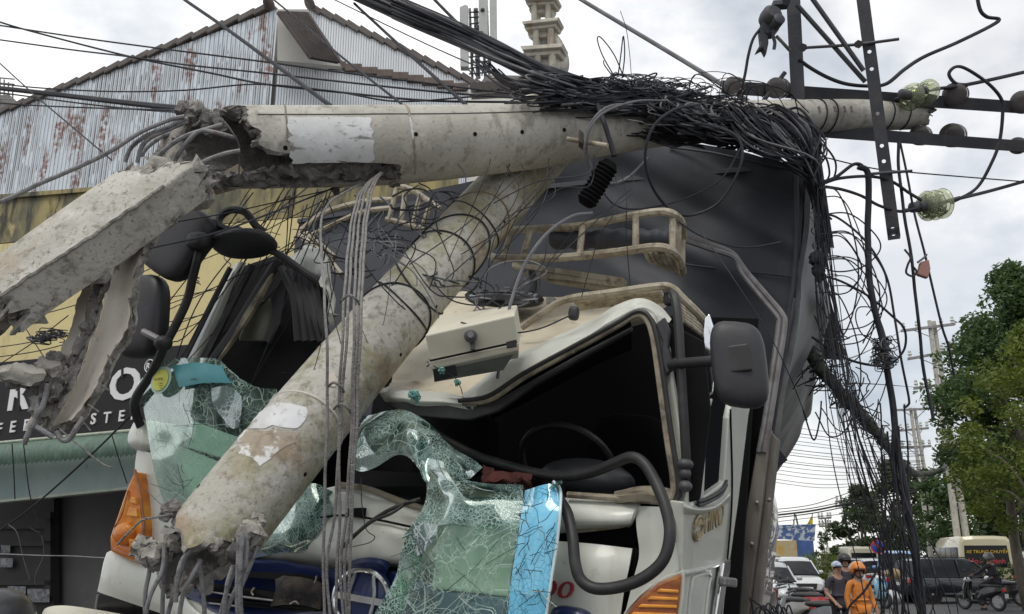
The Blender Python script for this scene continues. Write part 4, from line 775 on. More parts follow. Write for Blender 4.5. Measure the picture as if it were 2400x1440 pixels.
# --- mirrors
def mirror(name, c, a, b_, d, arm, r=.016, pw=.55):
    m_ = MB(); m_.ell(c, a, b_, d, nu=28, nvv=16, pw=pw); o = m_.build(name, M['plastic'], truck)
    MB().tube(cr(arm, 6), r, 10).build('mirror_arm', M['rubber'], o); return o
c = T(1732, 855, -.18); ax_ = (T(1722, 755, -.18) - T(1742, 955, -.18)) * .5
mr = mirror('door_mirror', c, TU * .086 + TW * .02, ax_, TW * .055 - TU * .01, [T(1572, 856, -.04), T(1600, 852, -.08), T(1650, 848, -.14), T(1706, 845, -.2)], .018)
pl('mirror_inset', [(1690, 812, -.242), (1752, 804, -.242), (1764, 868, -.242), (1698, 876, -.242)], M['rubber'], dep=.012, parent=mr, bev=.006)
MB().ell(T(1585, 855, -.05), TU * .02, TV * .025, TW * .02).build('arm_joint', M['rubber'], mr)
tb('mirror_stay', [(1576, 690, .0), (1582, 700, -.03), (1590, 760, -.05), (1598, 900, -.06), (1606, 1040, -.05), (1608, 1090, -.03), (1606, 1140, .0)], .017, M['rubber'], parent=mr)
for (y, r) in ((1088, .028), (1110, .02), (1140, .024)): MB().ell(T(1606, y, -.04), TU * r, TV * .02, TW * r).build('stay_clamp', M['steel'], mr)
tb('stay_bracket', [(1608, 1078, -.02), (1600, 1110, -.02), (1604, 1150, -.0)], .016, M['steel'], parent=mr)
# left pair and the round kerb mirror, torn upwards
c = T(420, 566, -.12); ax_ = (T(470, 490, -.12) - T(368, 640, -.12)) * .5; bx_ = (T(480, 610, -.12) - T(362, 530, -.12)) * .42
m2 = mirror('upper_mirror', c, bx_, ax_, TW * .06, [T(468, 575, -.14), T(462, 610, -.14), T(452, 650, -.12), T(440, 700, -.1), T(418, 750, -.1), T(394, 796, -.1)], .020)
MB().ell(T(466, 566, -.17), TU * .055, TV * .04, TW * .04, pw=.7).build('arm_joint', M['rubber'], m2)
c = T(335, 742, -.1); ax_ = (T(342, 646, -.1) - T(328, 838, -.1)) * .5; bx_ = (T(386, 735, -.1) - T(284, 745, -.1)) * .5
m3 = mirror('lower_mirror', c, bx_, ax_, TW * .06, [T(375, 800, -.16), T(380, 822, -.15), T(352, 880, -.1), T(320, 930, -.08), T(316, 960, -.06), T(330, 1000, .0)], .020)
MB().ell(T(382, 804, -.16), TU * .04, TV * .034, TW * .04, jit=.006).build('arm_joint', M['rubber'], m3)
tb('mirror_strut', [(336, 778, -.18), (356, 788, -.18), (378, 800, -.17)], .016, M['steel_light'], parent=m3)
c = T(571, 572, -.05); m4 = MB(); m4.ell(c, (T(641, 562, -.05) - T(501, 582, -.05)) * .5, (TV * .03 + TW * .02), TW * .10 - TV * .03, nu=30, pw=.85); m4 = m4.build('round_mirror', M['plastic'], truck)
pl('mirror_mount', [(522, 536, -.12), (556, 526, -.12), (580, 552, -.12), (546, 564, -.12)], M['plastic'], dep=.1, parent=m4, bev=.015)
tb('mirror_arm', [(535, 540, -.08), (512, 528, -.08), (520, 505, -.06), (545, 492, -.05), (575, 498, -.05), (600, 530, -.03), (620, 545, .0)], .018, M['rubber'], parent=m4)
tb('mirror_arm', [(628, 585, .0), (660, 600, .02), (705, 632, .04), (745, 660, .08)], .016, M['rubber'], parent=m4)
tb('mirror_loop', [(512, 532, -.08), (488, 540, -.1), (484, 560, -.1), (490, 575, -.1)], .010, M['rubber'], parent=m4)
# --- wipers
tb('wiper', [(800, 1285, -.10), (860, 1230, -.11), (920, 1192, -.10), (985, 1170, -.06)], .008, M['rubber'])
tb('wiper', [(812, 1268, -.12), (870, 1224, -.13), (915, 1205, -.12), (945, 1185, -.1), (952, 1178, -.1), (975, 1176, -.08)], .006, M['rubber'])
# --- torn windscreen seal, a thick loop hanging out of the opening
sp_ = [(1300, 1140, .0), (1312, 1172, -.06), (1330, 1205, -.12), (1342, 1260, -.16), (1348, 1320, -.18), (1362, 1360, -.18), (1398, 1380, -.18), (1460, 1374, -.18), (1516, 1350, -.18), (1556, 1310, -.18), (1570, 1250, -.17), (1560, 1190, -.15), (1536, 1130, -.12), (1508, 1086, -.10), (1478, 1072, -.08), (1440, 1086, -.05), (1390, 1106, .0), (1330, 1116, .06), (1270, 1112, .12), (1200, 1095, .16), (1120, 1070, .2), (1060, 1040, .22)] + [(1010, 1005, .20), (975, 978, .16)]
sc_ = cr([T(*p) for p in sp_], 7)
MB().tube(sc_, [.0195 if i < 145 else max(.005, .0195 - (i - 145) * .0007) for i in range(len(sc_))], 12).build('loose_seal', M['rubber'], truck)
pt('windscreen_crumpled', [[(640, 1180, .03), (690, 1150, .0), (740, 1130, .02), (780, 1150, .05)], [(630, 1230, -.01), (690, 1205, -.04), (740, 1190, -.03), (775, 1205, .0)], [(610, 1280, .0), (660, 1270, -.03), (700, 1262, -.04), (740, 1255, -.02)], [(590, 1310, .05), (640, 1306, .02), (690, 1296, .0), (720, 1290, .0)]], M['glass_crush'], nu=7, nvv=6, th=.006, jit=.02)
pt('windscreen_crumpled', [[(425, 1290, -.08), (460, 1292, -.10), (505, 1300, -.08)], [(432, 1318, -.09), (470, 1325, -.11), (510, 1320, -.09)], [(450, 1338, -.06), (480, 1340, -.08), (506, 1336, -.06)]], M['glass_blue'], nu=6, nvv=5, th=.006, jit=.01)
M['green_board'] = mat('pale_green_panel', (.76, .85, .72), .35, var=[((.36, .48, .40), 2, .45, .7, .7)])
# --- shattered windscreen: a sheet still standing on the left, a crumpled sheet hanging over the right
pt('windscreen_left', [[(322, 896, -.03), (352, 872, -.04), (396, 846, -.05), (450, 838, -.06), (510, 842, -.05), (540, 870, -.03), (600, 906, -.04), (650, 912, .0)], [(330, 930, -.06), (365, 920, -.07), (410, 915, -.08), (460, 915, -.09), (520, 930, -.05), (560, 950, -.07), (610, 955, -.02), (660, 960, .02)],
                       [(342, 1000, -.08), (380, 1005, -.09), (425, 1010, -.10), (470, 1020, -.10), (520, 1035, -.07), (560, 1040, -.05), (610, 1045, .0), (650, 1050, .02)], [(360, 1090, -.07), (392, 1095, -.08), (430, 1100, -.09), (470, 1105, -.08), (510, 1110, -.05), (550, 1115, -.03), (590, 1120, .0), (640, 1120, .02)], [(388, 1186, -.04), (410, 1186, -.05), (440, 1186, -.05), (475, 1186, -.04), (510, 1186, -.02), (550, 1186, -.01), (590, 1186, .0), (620, 1186, .0)]], M['glass_left'], nu=4, nvv=6, th=.006, jit=.010)
stc = T(377, 891, -.11); sk = MB(); se = (T(400, 889, -.115) - stc); sf = TV * se.length * 1.02
sk.grid([[stc + (se * math.cos(a) + sf * math.sin(a)) * q - TW * .0 for a in [i * math.pi / 14 for i in range(29)]] for q in (1, .5, .02)], th=-.003); ski = sk.build('inspection_sticker', M['sticker_rim'], truck)
sk = MB(); sk.grid([[stc + (se * math.cos(a) + sf * math.sin(a)) * q - TW * .004 for a in [i * math.pi / 14 for i in range(29)]] for q in (.78, .4, .02)], th=-.002); sk.build('sticker_face', M['sticker_yellow'], ski)
q = T(359, 893, -.125); text('sticker_date', '10/2026', q, T(396, 889, -.125) - q, TV, .0158, M['label_black'], ski, ext=.0005)
for i, (a, b_) in enumerate(((364, 390), (362, 391), (366, 386))): MB().box(T((a + b_) / 2, 899 + 5 * i, -.124), TU * (b_ - a) * .0003, TV * .0012, TW * .0004).build('print_line', M['label_black'], ski)
pt('teal_sticker', [[(403, 858, -.085), (460, 850, -.095), (520, 858, -.09)], [(412, 885, -.10), (470, 878, -.11), (532, 884, -.10)], [(420, 908, -.10), (480, 898, -.11), (544, 898, -.10)]], M['sticker_teal'], th=.003)
q = T(446, 892, -.122); text('sticker_print', '10/2026', q, T(480, 888, -.122) - q, TV, .010, M['label_black'], truck, ext=.0004)
M['glass_cloudy'] = glass_mat('glass_cloudy', (.50, .58, .60), .35, (.02, .05, .08), 6.1, dens=(8, 24, 60), gl=.2, white=(.6, .66, .68))
pt('milky_patch', [[(495, 910, -.115), (535, 905, -.11), (566, 930, -.10)], [(500, 950, -.115), (535, 950, -.11), (566, 960, -.1)], [(530, 990, -.11), (545, 1005, -.1), (560, 1000, -.09)]], M['glass_cloudy'], th=.004)
# pale panels of the cab front seen through the left sheet
pl('inner_panel', [(345, 985, .06), (432, 998, .06), (420, 1046, .06), (530, 1090, .06), (470, 1200, .06), (380, 1200, .06)], M['green_board'], dep=.02)
pl('inner_panel', [(445, 985, .05), (570, 1030, .05), (530, 1078, .05), (428, 1046, .05)], M['green_board'], dep=.02)
pt('windscreen_crumpled', [[(815, 975, .10), (860, 972, .06), (910, 970, .02), (960, 970, .0), (1010, 995, .0), (1050, 1045, .02), (1110, 1080, .02), (1128, 1096, .02)],
                           [(818, 1010, .02), (860, 1010, -.05), (910, 1005, -.08), (960, 1000, -.10), (1000, 1030, -.10), (1035, 1070, -.08), (1085, 1100, -.06), (1105, 1120, -.03)],
                           [(820, 1050, .0), (860, 1060, -.07), (905, 1055, -.10), (950, 1045, -.12), (985, 1065, -.14), (1010, 1095, -.12), (1055, 1120, -.10), (1090, 1130, -.06)],
                           [(826, 1088, .02), (855, 1100, -.05), (905, 1085, -.08), (960, 1070, -.12), (990, 1095, -.16), (1006, 1130, -.16), (1040, 1150, -.14), (1085, 1150, -.1)]], M['glass_crush'], nu=5, nvv=6, th=.006, jit=.022)
pt('windscreen_crumpled', [[(985, 1070, -.10), (1015, 1075, -.12), (1050, 1090, -.12), (1080, 1128, -.10), (1150, 1135, -.08), (1228, 1140, -.06)],
                           [(1002, 1120, -.15), (1030, 1125, -.18), (1060, 1135, -.18), (1100, 1150, -.17), (1160, 1158, -.16), (1230, 1160, -.14)],
                           [(996, 1180, -.17), (1030, 1170, -.20), (1065, 1172, -.21), (1100, 1180, -.21), (1160, 1190, -.20), (1225, 1195, -.18)],
                           [(970, 1235, -.18), (1010, 1220, -.21), (1050, 1215, -.22), (1100, 1215, -.22), (1155, 1222, -.22), (1215, 1230, -.2)],
                           [(950, 1260, -.18), (990, 1250, -.21), (1040, 1240, -.22), (1095, 1236, -.22), (1150, 1240, -.22), (1212, 1246, -.2)]], M['glass_crush'], nu=6, nvv=6, th=.006, jit=.022)
pt('windscreen_strip', [[(975, 1225, -.18), (990, 1230, -.2), (1005, 1240, -.2)], [(940, 1310, -.19), (965, 1310, -.2), (985, 1320, -.2)], [(905, 1390, -.2), (930, 1395, -.21), (955, 1400, -.2)], [(860, 1460, -.2), (890, 1470, -.21), (930, 1480, -.2)]], M['glass_crush'], nu=5, nvv=6, th=.006, jit=.02)
pt('windscreen_hanging', [[(960, 1245, -.19), (1030, 1236, -.215), (1100, 1228, -.225), (1160, 1228, -.22), (1215, 1232, -.21)], [(955, 1300, -.2), (1020, 1300, -.225), (1090, 1296, -.235), (1150, 1296, -.23), (1208, 1300, -.22)], [(925, 1370, -.2), (1000, 1372, -.225), (1080, 1372, -.235), (1140, 1374, -.23), (1198, 1376, -.22)], [(880, 1470, -.2), (980, 1475, -.225), (1060, 1475, -.235), (1130, 1475, -.23), (1186, 1475, -.22)]], M['glass_right'], nu=5, nvv=5, th=.006, jit=.006)
pt('tint_band', [[(1232, 1150, -.15), (1262, 1140, -.16), (1292, 1134, -.15), (1312, 1148, -.14)], [(1222, 1200, -.2), (1250, 1198, -.21), (1282, 1196, -.21), (1312, 1196, -.2)], [(1212, 1270, -.22), (1240, 1270, -.225), (1272, 1270, -.225), (1304, 1270, -.21)], [(1200, 1360, -.225), (1230, 1360, -.23), (1262, 1360, -.23), (1290, 1360, -.22)], [(1186, 1475, -.22), (1216, 1475, -.23), (1246, 1475, -.23), (1274, 1475, -.22)]], M['glass_blue'], nu=6, nvv=6, th=.006, jit=.005)
tb('tint_edge', [(1296, 1128, -.15), (1313, 1148, -.15), (1313, 1196, -.21), (1306, 1270, -.22), (1292, 1360, -.23), (1276, 1475, -.23)], .005, mat('glass_edge', (.55, .66, .68), .2))
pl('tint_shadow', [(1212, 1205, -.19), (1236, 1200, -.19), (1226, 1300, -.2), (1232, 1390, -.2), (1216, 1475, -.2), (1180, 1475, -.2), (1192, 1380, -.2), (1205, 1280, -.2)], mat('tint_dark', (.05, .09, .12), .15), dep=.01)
pt('glass_curl', [[(1288, 1140, -.14), (1300, 1130, -.15), (1316, 1126, -.16)], [(1284, 1146, -.16), (1298, 1138, -.18), (1314, 1132, -.18)]], M['glass_crush'], th=.006)
pt('milky_patch', [[(966, 1222, -.225), (1000, 1226, -.235), (1026, 1232, -.235)], [(972, 1260, -.225), (1000, 1262, -.235), (1020, 1262, -.235)], [(976, 1305, -.22), (985, 1300, -.23), (992, 1296, -.23)]], M['glass_cloudy'], th=.004)
random.seed(77); ck = MB()
for i in range(30):
    x, y = random.uniform(940, 1190), random.uniform(1230, 1440); a = random.choice((-.55, -.7, .8, -.9, 2.2)) + random.uniform(-.25, .25); L0 = random.uniform(30, 130)
    ck.tube([T(x + math.cos(a) * L0 * q + random.uniform(-2, 2), y + math.sin(a) * L0 * q, -.243) for q in (-.5, -.2, .1, .5)], random.choice((.0009, .0012)), 4, 0 if random.random() < .5 else 1)
for i in range(40):
    x, y = random.uniform(345, 500), random.uniform(900, 1170); a = random.uniform(0, 3.14); L0 = random.uniform(20, 80)
    if x > 560 - (y - 900) * .5: continue
    ck.tube([T(x + math.cos(a) * L0 * q + random.uniform(-3, 3), y + math.sin(a) * L0 * q, -.122) for q in (-.5, -.2, .1, .5)], .0011, 4, 0 if random.random() < .5 else 1)
for i in range(40):
    x, y = random.uniform(1215, 1300), random.uniform(1150, 1420); a = random.uniform(0, 3.14); L0 = random.uniform(14, 60)
    ck.tube([T(min(1306, x + math.cos(a) * L0 * q + random.uniform(-3, 3)), y + math.sin(a) * L0 * q, -.243) for q in (-.5, -.2, .1, .5)], .0012, 4, 1 if random.random() < .8 else 0)
tag(ck.build('crack_lines', [mat('crack_pale', (.40, .50, .46), .4), mat('crack_dark', (.03, .05, .055), .4)], truck), kind='stuff')
# pale folded panel behind the hanging glass
pl('inner_panel', [(1030, 1215, -.1), (1215, 1225, -.1), (1190, 1400, -.1), (1010, 1380, -.1), (1020, 1290, -.1)], M['green_board'], dep=.03, bev=.01)
pl('inner_panel', [(1010, 1385, -.11), (1190, 1402, -.11), (1180, 1480, -.11), (1040, 1480, -.11)], mat('blue_panel', (.09, .13, .25), .4), dep=.03, bev=.01)
b = MB(); b.ell(T(1090, 1222, -.13), TU * .022, TV * .02, TW * .01); b.build('panel_opening', M['dark'], truck)
MB().ell(T(1340, 1450, -.02), TU * .075, TV * .04, TW * .04, pw=.7).build('grille_end', M['navy'], truck)
# --- dirty clutter on the sill
pt('sill_debris', [[(1440, 1150, .02), (1480, 1140, .05), (1530, 1145, .05), (1570, 1150, .02)], [(1440, 1165, -.01), (1480, 1160, -.03), (1530, 1162, -.03), (1570, 1168, -.01)]], M['gasket'], jit=.02)
def T_loc(px, py, w): return T(px, py, w)
# ---------------------------------------------------------------- broken concrete pole
def frame_at(pts, i, upv):
    a, b = pts[max(0, i - 1)], pts[min(len(pts) - 1, i + 1)]; t = (b - a).normalized()
    e1 = (upv - t * upv.dot(t)).normalized(); return t, e1, t.cross(e1)
def shell(ctrl, thick, s0, s1, phis=(0, 360), nphi=72, ns=34, upv=V((0, 0, 1)), rough=.02, inner_rough=.01, seed=0.0, world=False, facet=None):
    """thick-walled pipe piece about an axis; ctrl (px,py,d,r); it begins at s0(phi) and ends at s1(phi), both broken.
    phi 0 = up, 90 = towards us (axis running to our right). materials: 0 skin, 1 broken edge, 2 inside"""
    c = [P(*k[:3]) if not world else V(k[:3]) for k in ctrl]; N = 120; ax = resamp(c, N)
    cum = [0]
    for a, b_ in zip(c, c[1:]): cum.append(cum[-1] + (b_ - a).length)
    def rad(s):
        q = s * cum[-1]
        for i in range(len(cum) - 1):
            if q <= cum[i + 1] or i == len(cum) - 2:
                f = (q - cum[i]) / max(1e-6, cum[i + 1] - cum[i]); return ctrl[i][3] + (ctrl[i + 1][3] - ctrl[i][3]) * min(1, max(0, f))
    closed = phis[1] - phis[0] >= 359.9; K = nphi if closed else nphi + 1
    def at(s, phi, r):
        x = min(max(s, 0), 1) * N; i = int(min(N - 1, x)); p = ax[i].lerp(ax[i + 1], x - i); t, e1, e2 = frame_at(ax, i, upv)
        if s < 0: p = p + t * (s * cum[-1])
        if s > 1: p = p + t * ((s - 1) * cum[-1])
        if facet:
            dv = (math.degrees(phi) - facet[0] + facet[1] / 2) % facet[1] - facet[1] / 2; r = r * (.3 + .7 * .80 / math.cos(R(dv)))
        return p + (e1 * math.cos(phi) + e2 * math.sin(phi)) * r
    cols_ = []
    for j in range(K):
        ph = R(phis[0] + (phis[1] - phis[0]) * j / nphi); a = s0(math.degrees(ph) % 360); b_ = s1(math.degrees(ph) % 360)
        edge = 1.0
        L = cum[-1]
        a += rough * .8 / L * fbm(V((math.cos(ph) * 3, math.sin(ph) * 3, seed)), 1.1, 3); b_ += rough * .8 / L * fbm(V((math.cos(ph) * 3, math.sin(ph) * 3, seed + 5)), 1.1, 3)
        line = []
        for k in range(ns + 1):                       # outside
            s = a + (b_ - a) * k / ns; p = at(s, ph, rad(s)); line.append((p, 0))
        def rim(s, sg):
            out = []
            for q in (.12, .3, .5, .7, .88):
                p = at(s + sg * .35 * rough / L, ph, rad(s) - thick * q); out.append((p + nv(p, 22) * rough * .55 + nv(p, 55) * rough * .3, 1))
            return out
        line += rim(b_, 1)
        for k in range(ns, -1, -1):
            s = a + (b_ - a) * k / ns; p = at(s, ph, rad(s) - thick); line.append((p + nv(p, 16) * inner_rough, 2))
        line += rim(a, -1)[::-1]
        cols_.append(line)
    vs = []; fs = []; ms = []; H = len(cols_[0])
    for cl in cols_: vs += [p for p, _ in cl]
    for j in range(K if closed else K - 1):
        j2 = (j + 1) % K
        for i in range(H):
            i2 = (i + 1) % H; fs.append((j * H + i, j * H + i2, j2 * H + i2, j2 * H + i)); ms.append(max(cols_[j][i][1], cols_[j][i2][1]) if 1 in (cols_[j][i][1], cols_[j][i2][1]) else cols_[j][i][1])
    if not closed:                                     # broken long sides
        for j, sgn in ((0, 1), (K - 1, -1)):
            o = len(vs); mid = []
            for k in range(ns + 1):
                po = cols_[j][k][0]; pi = cols_[j][H - 6 - k][0]; m_ = []
                for q in (0, .25, .5, .75, 1):
                    p = po.lerp(pi, q); m_.append(p + (nv(p, 20) * rough * .7 + nv(p, 50) * rough * .35 if 0 < q < 1 else V((0, 0, 0))))
                mid += m_
            vs += mid
            for k in range(ns):
                for q in range(4):
                    f = (o + k * 5 + q, o + k * 5 + q + 1, o + k * 5 + q + 6, o + k * 5 + q + 5); fs.append(f if sgn < 0 else tuple(reversed(f))); ms.append(1)
    b = MB(); b.v = [tuple(p) for p in vs]; b.f = fs; b.m = ms; b.s = [True] * len(fs); b.at = at; b.rad = rad; b.L = cum[-1]; return b
def pw(tbl):
    """piecewise-linear periodic function of degrees"""
    def f(x):
        t = sorted(tbl); t = [(t[-1][0] - 360, t[-1][1])] + t + [(t[0][0] + 360, t[0][1])]
        for (a, va), (c, vc) in zip(t, t[1:]):
            if a <= x <= c: return va + (vc - va) * (x - a) / max(1e-6, c - a)
        return t[0][1]
    return f
UC = [(400, 347, 3.80, .178), (900, 341, 4.05, .180), (1250, 320, 4.35, .157), (1450, 300, 4.6, .128), (1750, 277, 5.05, .098), (2150, 268, 5.65, .095)]
uc = [P(*k[:3]) for k in UC]; UL = [0]
for a, b in zip(uc, uc[1:]): UL.append(UL[-1] + (b - a).length)
def us(px):                                            # axis position seen in column px
    for i in range(len(UC) - 1):
        if px <= UC[i + 1][0] or i == len(UC) - 2: return (UL[i] + (UL[i + 1] - UL[i]) * (px - UC[i][0]) / (UC[i + 1][0] - UC[i][0])) / UL[-1]
upole = thing('utility_pole', 'upper length of snapped concrete pole lying level over the lorry with crossarms', 'pole', tuple(P(1300, 330, 4.4)))
s0t = pw([(0, us(528)), (25, us(548)), (45, us(575)), (85, us(590)), (112, us(598)), (120, us(640)), (128, us(720)), (133, us(790)), (137, us(800)), (141, us(905)), (158, us(915)), (172, us(925)), (178, us(720)), (185, us(520)), (215, us(470)), (250, us(440)), (285, us(415)), (320, us(425)), (345, us(440)), (354, us(500))])
UB = shell(UC, .062, s0t, lambda p: 1.0, nphi=180, ns=60, rough=.055, inner_rough=.022, seed=2)
UB.build('pole_shaft', [M['concrete'], M['concrete_cut'], M['concrete_cut']], upole)
def on_pole(B, s, phi, k=0.0): return B.at(s, R(phi), B.rad(s) + k)
def pole_patch(B, name, sa, sb, pa, pb, m, parent, k=.003, jag=.0, n=14, parts=None):
    g = []
    for i in range(n + 1):
        row = []
        for j in range(n + 1):
            s = sa + (sb - sa) * i / n; p_ = pa + (pb - pa) * j / n
            if jag and (i in (0, n)): s += jag * nz.noise(V((j * .9, i, sa * 9))) 
            if jag and (j in (0, n)): p_ += jag * 300 * nz.noise(V((i * .9, j, sa * 5)))
            row.append(on_pole(B, s, p_, k))
        g.append(row)
    return MB().grid(g, th=.0).build(name, m, parent)
pole_patch(UB, 'paper_poster', us(668), us(856), 72, 137, M['paper'], upole, jag=.006)
tb2 = lambda name, pts, r, m, parent, n=8, k=6: MB().tube(cr(pts, k) if k else pts, r, n).build(name, m, parent)
tb2('mould_seam', [on_pole(UB, us(600 + 48 * i), 66, .0005) for i in range(18)], .0035, mat('seam', (.12, .11, .10), .9), upole, n=5, k=2)
tb2('mould_ring', [on_pole(UB, us(664), p_, .0) for p_ in range(-10, 116, 9)], .004, mat('seam_ring', (.20, .18, .16), .9), upole, n=5, k=2)
tb2('mould_ring', [on_pole(UB, us(945 + 3 * math.sin(p_ * .05)), p_, .0) for p_ in range(-10, 170, 9)], .006, M['paper_dirty'], upole, n=5, k=2)
for px, ph in ((658, 116), (948, 100), (1074, 103), (1184, 104), (1283, 105)):
    c = on_pole(UB, us(px), ph, -.004); n_ = (c - on_pole(UB, us(px), ph, -.1)).normalized(); MB().lathe(c, n_, [(.010, 0), (.010, .0055), (.004, .0055)], n=10).build('bolt_hole', M['dark'], upole)
for i, px in enumerate([1884, 1901, 1920, 1942, 1958]):                              # sunk climbing slots near the tip
    c = on_pole(UB, us(px), 92, -.001); t = (on_pole(UB, us(px + 10), 92) - c).normalized(); z = (on_pole(UB, us(px), 82) - c).normalized()
    MB().box(c, t * .008, z * .017, t.cross(z) * .004).build('slot', M['concrete_cut'], upole)
for px in (1670, 1900, 1925, 2060, 2100): tb2('wire_binding', [on_pole(UB, us(px + 3 * math.sin(p_ * .03)), p_, .004) for p_ in range(-40, 200, 12)], .004, M['cable'], upole, n=5, k=2)
# rubble clinging to the fracture
def lump(name, c, r, m, parent, jit=.45, sc=(1, 1, 1)):
    b = MB(); b.ell(c, V((r * sc[0], 0, 0)), V((0, r * sc[1], 0)), V((0, 0, r * sc[2])), nu=16, nvv=10, jit=r * jit, js=1.5 / r, pw=.8); return b.build(name, m, parent)
random.seed(11)
for i in range(26):
    px = random.choice((random.uniform(425, 520), random.uniform(600, 900))); 
    if px < 521: c = P(px, 262 + random.uniform(-8, 40) + (px - 425) * .02, 3.78)
    else: c = P(px, 395 + random.uniform(-14, 60), 3.95 + random.uniform(-.02, .1))
    lump('concrete_crumb', c, random.uniform(.012, .034), M['concrete_cut'] if random.random() < .7 else M['concrete_lightcut'], upole)
for (a, b_) in (((520, 270, 3.7), (1, 0)),):
    pass
M['inner_face'] = mat('inner_face', (.40, .33, .25), .8, var=[((.30, .25, .20), 4, .45, .65, .7)])
MB().prism([P(490, 420, 3.92), P(560, 382, 3.9), (P(572, 400, 3.9)), P(560, 432, 3.9), P(500, 448, 3.92)], V((0, .03, -.01))).build('inner_wall', M['inner_face'], upole, bev=.006)
gg = []
for i in range(70):
    f = i / 69; px = 505 + 415 * f; top_ = 158 - 26 * min(1, max(0, (px - 590) / 110)) + (8 if px > 880 else 0); row = []
    for j in range(15):
        q = j / 14; ph = top_ + (196 - top_) * q; r = UB.rad(us(px)) - .030 + .018 * math.sin(q * math.pi) + (.012 if j > 9 else 0); p = UB.at(us(px), R(ph), r); row.append(p + nv(p, 18) * .030 + nv(p, 46) * .018)
    gg.append(row)
MB().grid(gg, th=-.015).build('broken_core', M['concrete_cut'], upole)
# reinforcing rods sticking out of it
def rods(lst, r, parent, m=None):
    for pts in lst: MB().tube([p + nv(p, 9) * .004 for p in cr([P(*q) for q in pts], 7)], r, 8).build('rebar', m or M['rebar'], parent)
rods([[(432, 274, 3.72), (390, 284, 3.70), (330, 312, 3.66), (240, 366, 3.60), (120, 420, 3.56), (-10, 478, 3.50)],
      [(440, 278, 3.74), (395, 296, 3.7), (340, 322, 3.68), (306, 348, 3.68), (292, 380, 3.68)],
      [(440, 285, 3.74), (385, 308, 3.7), (348, 328, 3.68), (330, 350, 3.68), (322, 382, 3.68)],
      [(408, 312, 3.8), (378, 322, 3.78), (346, 345, 3.74), (330, 366, 3.72)],
      [(522, 292, 3.66), (480, 304, 3.64), (430, 322, 3.62), (385, 352, 3.62), (354, 384, 3.64)],
      [(552, 324, 3.64), (505, 312, 3.62), (468, 308, 3.62), (440, 332, 3.62), (412, 372, 3.64), (396, 402, 3.66)],
      [(562, 354, 3.62), (520, 362, 3.6), (470, 384, 3.58), (430, 420, 3.58), (390, 468, 3.6), (372, 500, 3.62)],
      ], .0095, upole)
rods([[(520, 278, 3.68), (545, 310, 3.62), (560, 345, 3.62), (562, 410, 3.64)]], .003, upole, M['steel'])
# strands torn out of its underside, hanging in front of the cab
stl = []
random.seed(5)
for i, (x0, y0, x1, x2, x3) in enumerate([(902, 398, 858, 830, 808), (898, 402, 846, 822, 798), (896, 406, 836, 806, 766), (893, 408, 828, 794, 790), (868, 425, 752, 768, 758), (904, 400, 864, 838, 820)]):
    pts = [(x0, y0, 4.0), ((x0 + x1) / 2 - 4, y0 + 26, 3.7), (x1, y0 + 90, 3.3), (x1 * .4 + x2 * .6, 700, 2.72), (x2 + random.uniform(-5, 5), 960, 2.62), (x2 * .5 + x3 * .5 + random.uniform(-5, 5), 1190, 2.58), (x3, 1330, 2.56), (x3 + random.uniform(-8, 8), 1470, 2.55)]
    stl.append(pts)
for pts in stl: MB().tube([p + nv(p, 5) * .006 for p in cr([P(*q) for q in pts], 9)], .0046, 7).build('strand', M['strand'], upole)
for (x, y) in ((826, 700), (790, 905), (806, 955)): MB().tube(cr([P(x - 24, y + 4, 2.64), P(x - 8, y - 8, 2.60), P(x + 10, y + 3, 2.60), P(x + 16, y + 14, 2.63)], 5), .004, 6).build('tie_wire', M['strand'], upole)
# steel crossarms, posts and insulators at the tip
def beam(name, a, b_, wpx, parent, m=None, depth=.06, lip=True):
    A, B = P(*a), P(*b_); t = (B - A); tn = t.normalized(); vd = (A - CAM).normalized(); up = (vd.cross(tn)).normalized(); fw = tn.cross(up); h = wpx / 2100 * (a[2] + b_[2]) / 2 / 2
    mb = MB(); mb.box((A + B) / 2, t / 2, up * h, fw * .005)
    if lip: mb.box((A + B) / 2 + up * h * .94 + fw * depth / 2 * (1 if fw.dot(vd) > 0 else -1), t / 2, up * h * .06 + up * .002, fw * depth / 2)
    o = mb.build(name, m or M['steel'], parent); return o, A, B, tn, up, fw
def spool(name, px, py, d, rpx, axis, parent, m=None):
    r = rpx / 2100 * d; c = P(px, py, d); h = r * .9
    b = MB(); b.lathe(c - axis * h, axis, [(r * .3, 0), (r * .86, 0), (r, h * .12), (r, h * .55), (r * .78, h * .7), (r * .62, h * 1.0), (r * .78, h * 1.3), (r, h * 1.45), (r, h * 1.88), (r * .86, h * 2), (r * .3, h * 2)], n=24)
    return b.build(name, m or M['spool'], parent)
M['spool'] = mat('spool_porcelain', (.085, .075, .075), .3, coat=.4, var=[((.22, .20, .19), 6, .58, .7, .8)])
x1, A, B, tn, up, fw = beam('crossarm', (1692, 204, 5.15), (2600, 266, 5.9), 28, upole)
for (px, py, rp) in ((1722, 201, 23), (1824, 207, 27), (2240, 222, 30), (2398, 240, 30)): spool('spool_insulator', px, py, 5.1 + (px - 1692) / 712 * .6, rp * .9, (tn * .75 + fw * .66).normalized(), x1)
x2, A, B, tn, up, fw = beam('crossarm', (1900, 306, 5.3), (2600, 358, 5.85), 26, upole)
for (px, py, rp) in ((2158, 318, 26), (2234, 318, 31), (2386, 342, 22)): spool('spool_insulator', px, py, 5.2 + (px - 1692) / 712 * .6, rp * .9, (tn * .75 + fw * .66).normalized(), x2)
M['hole_sky'] = M['dark']
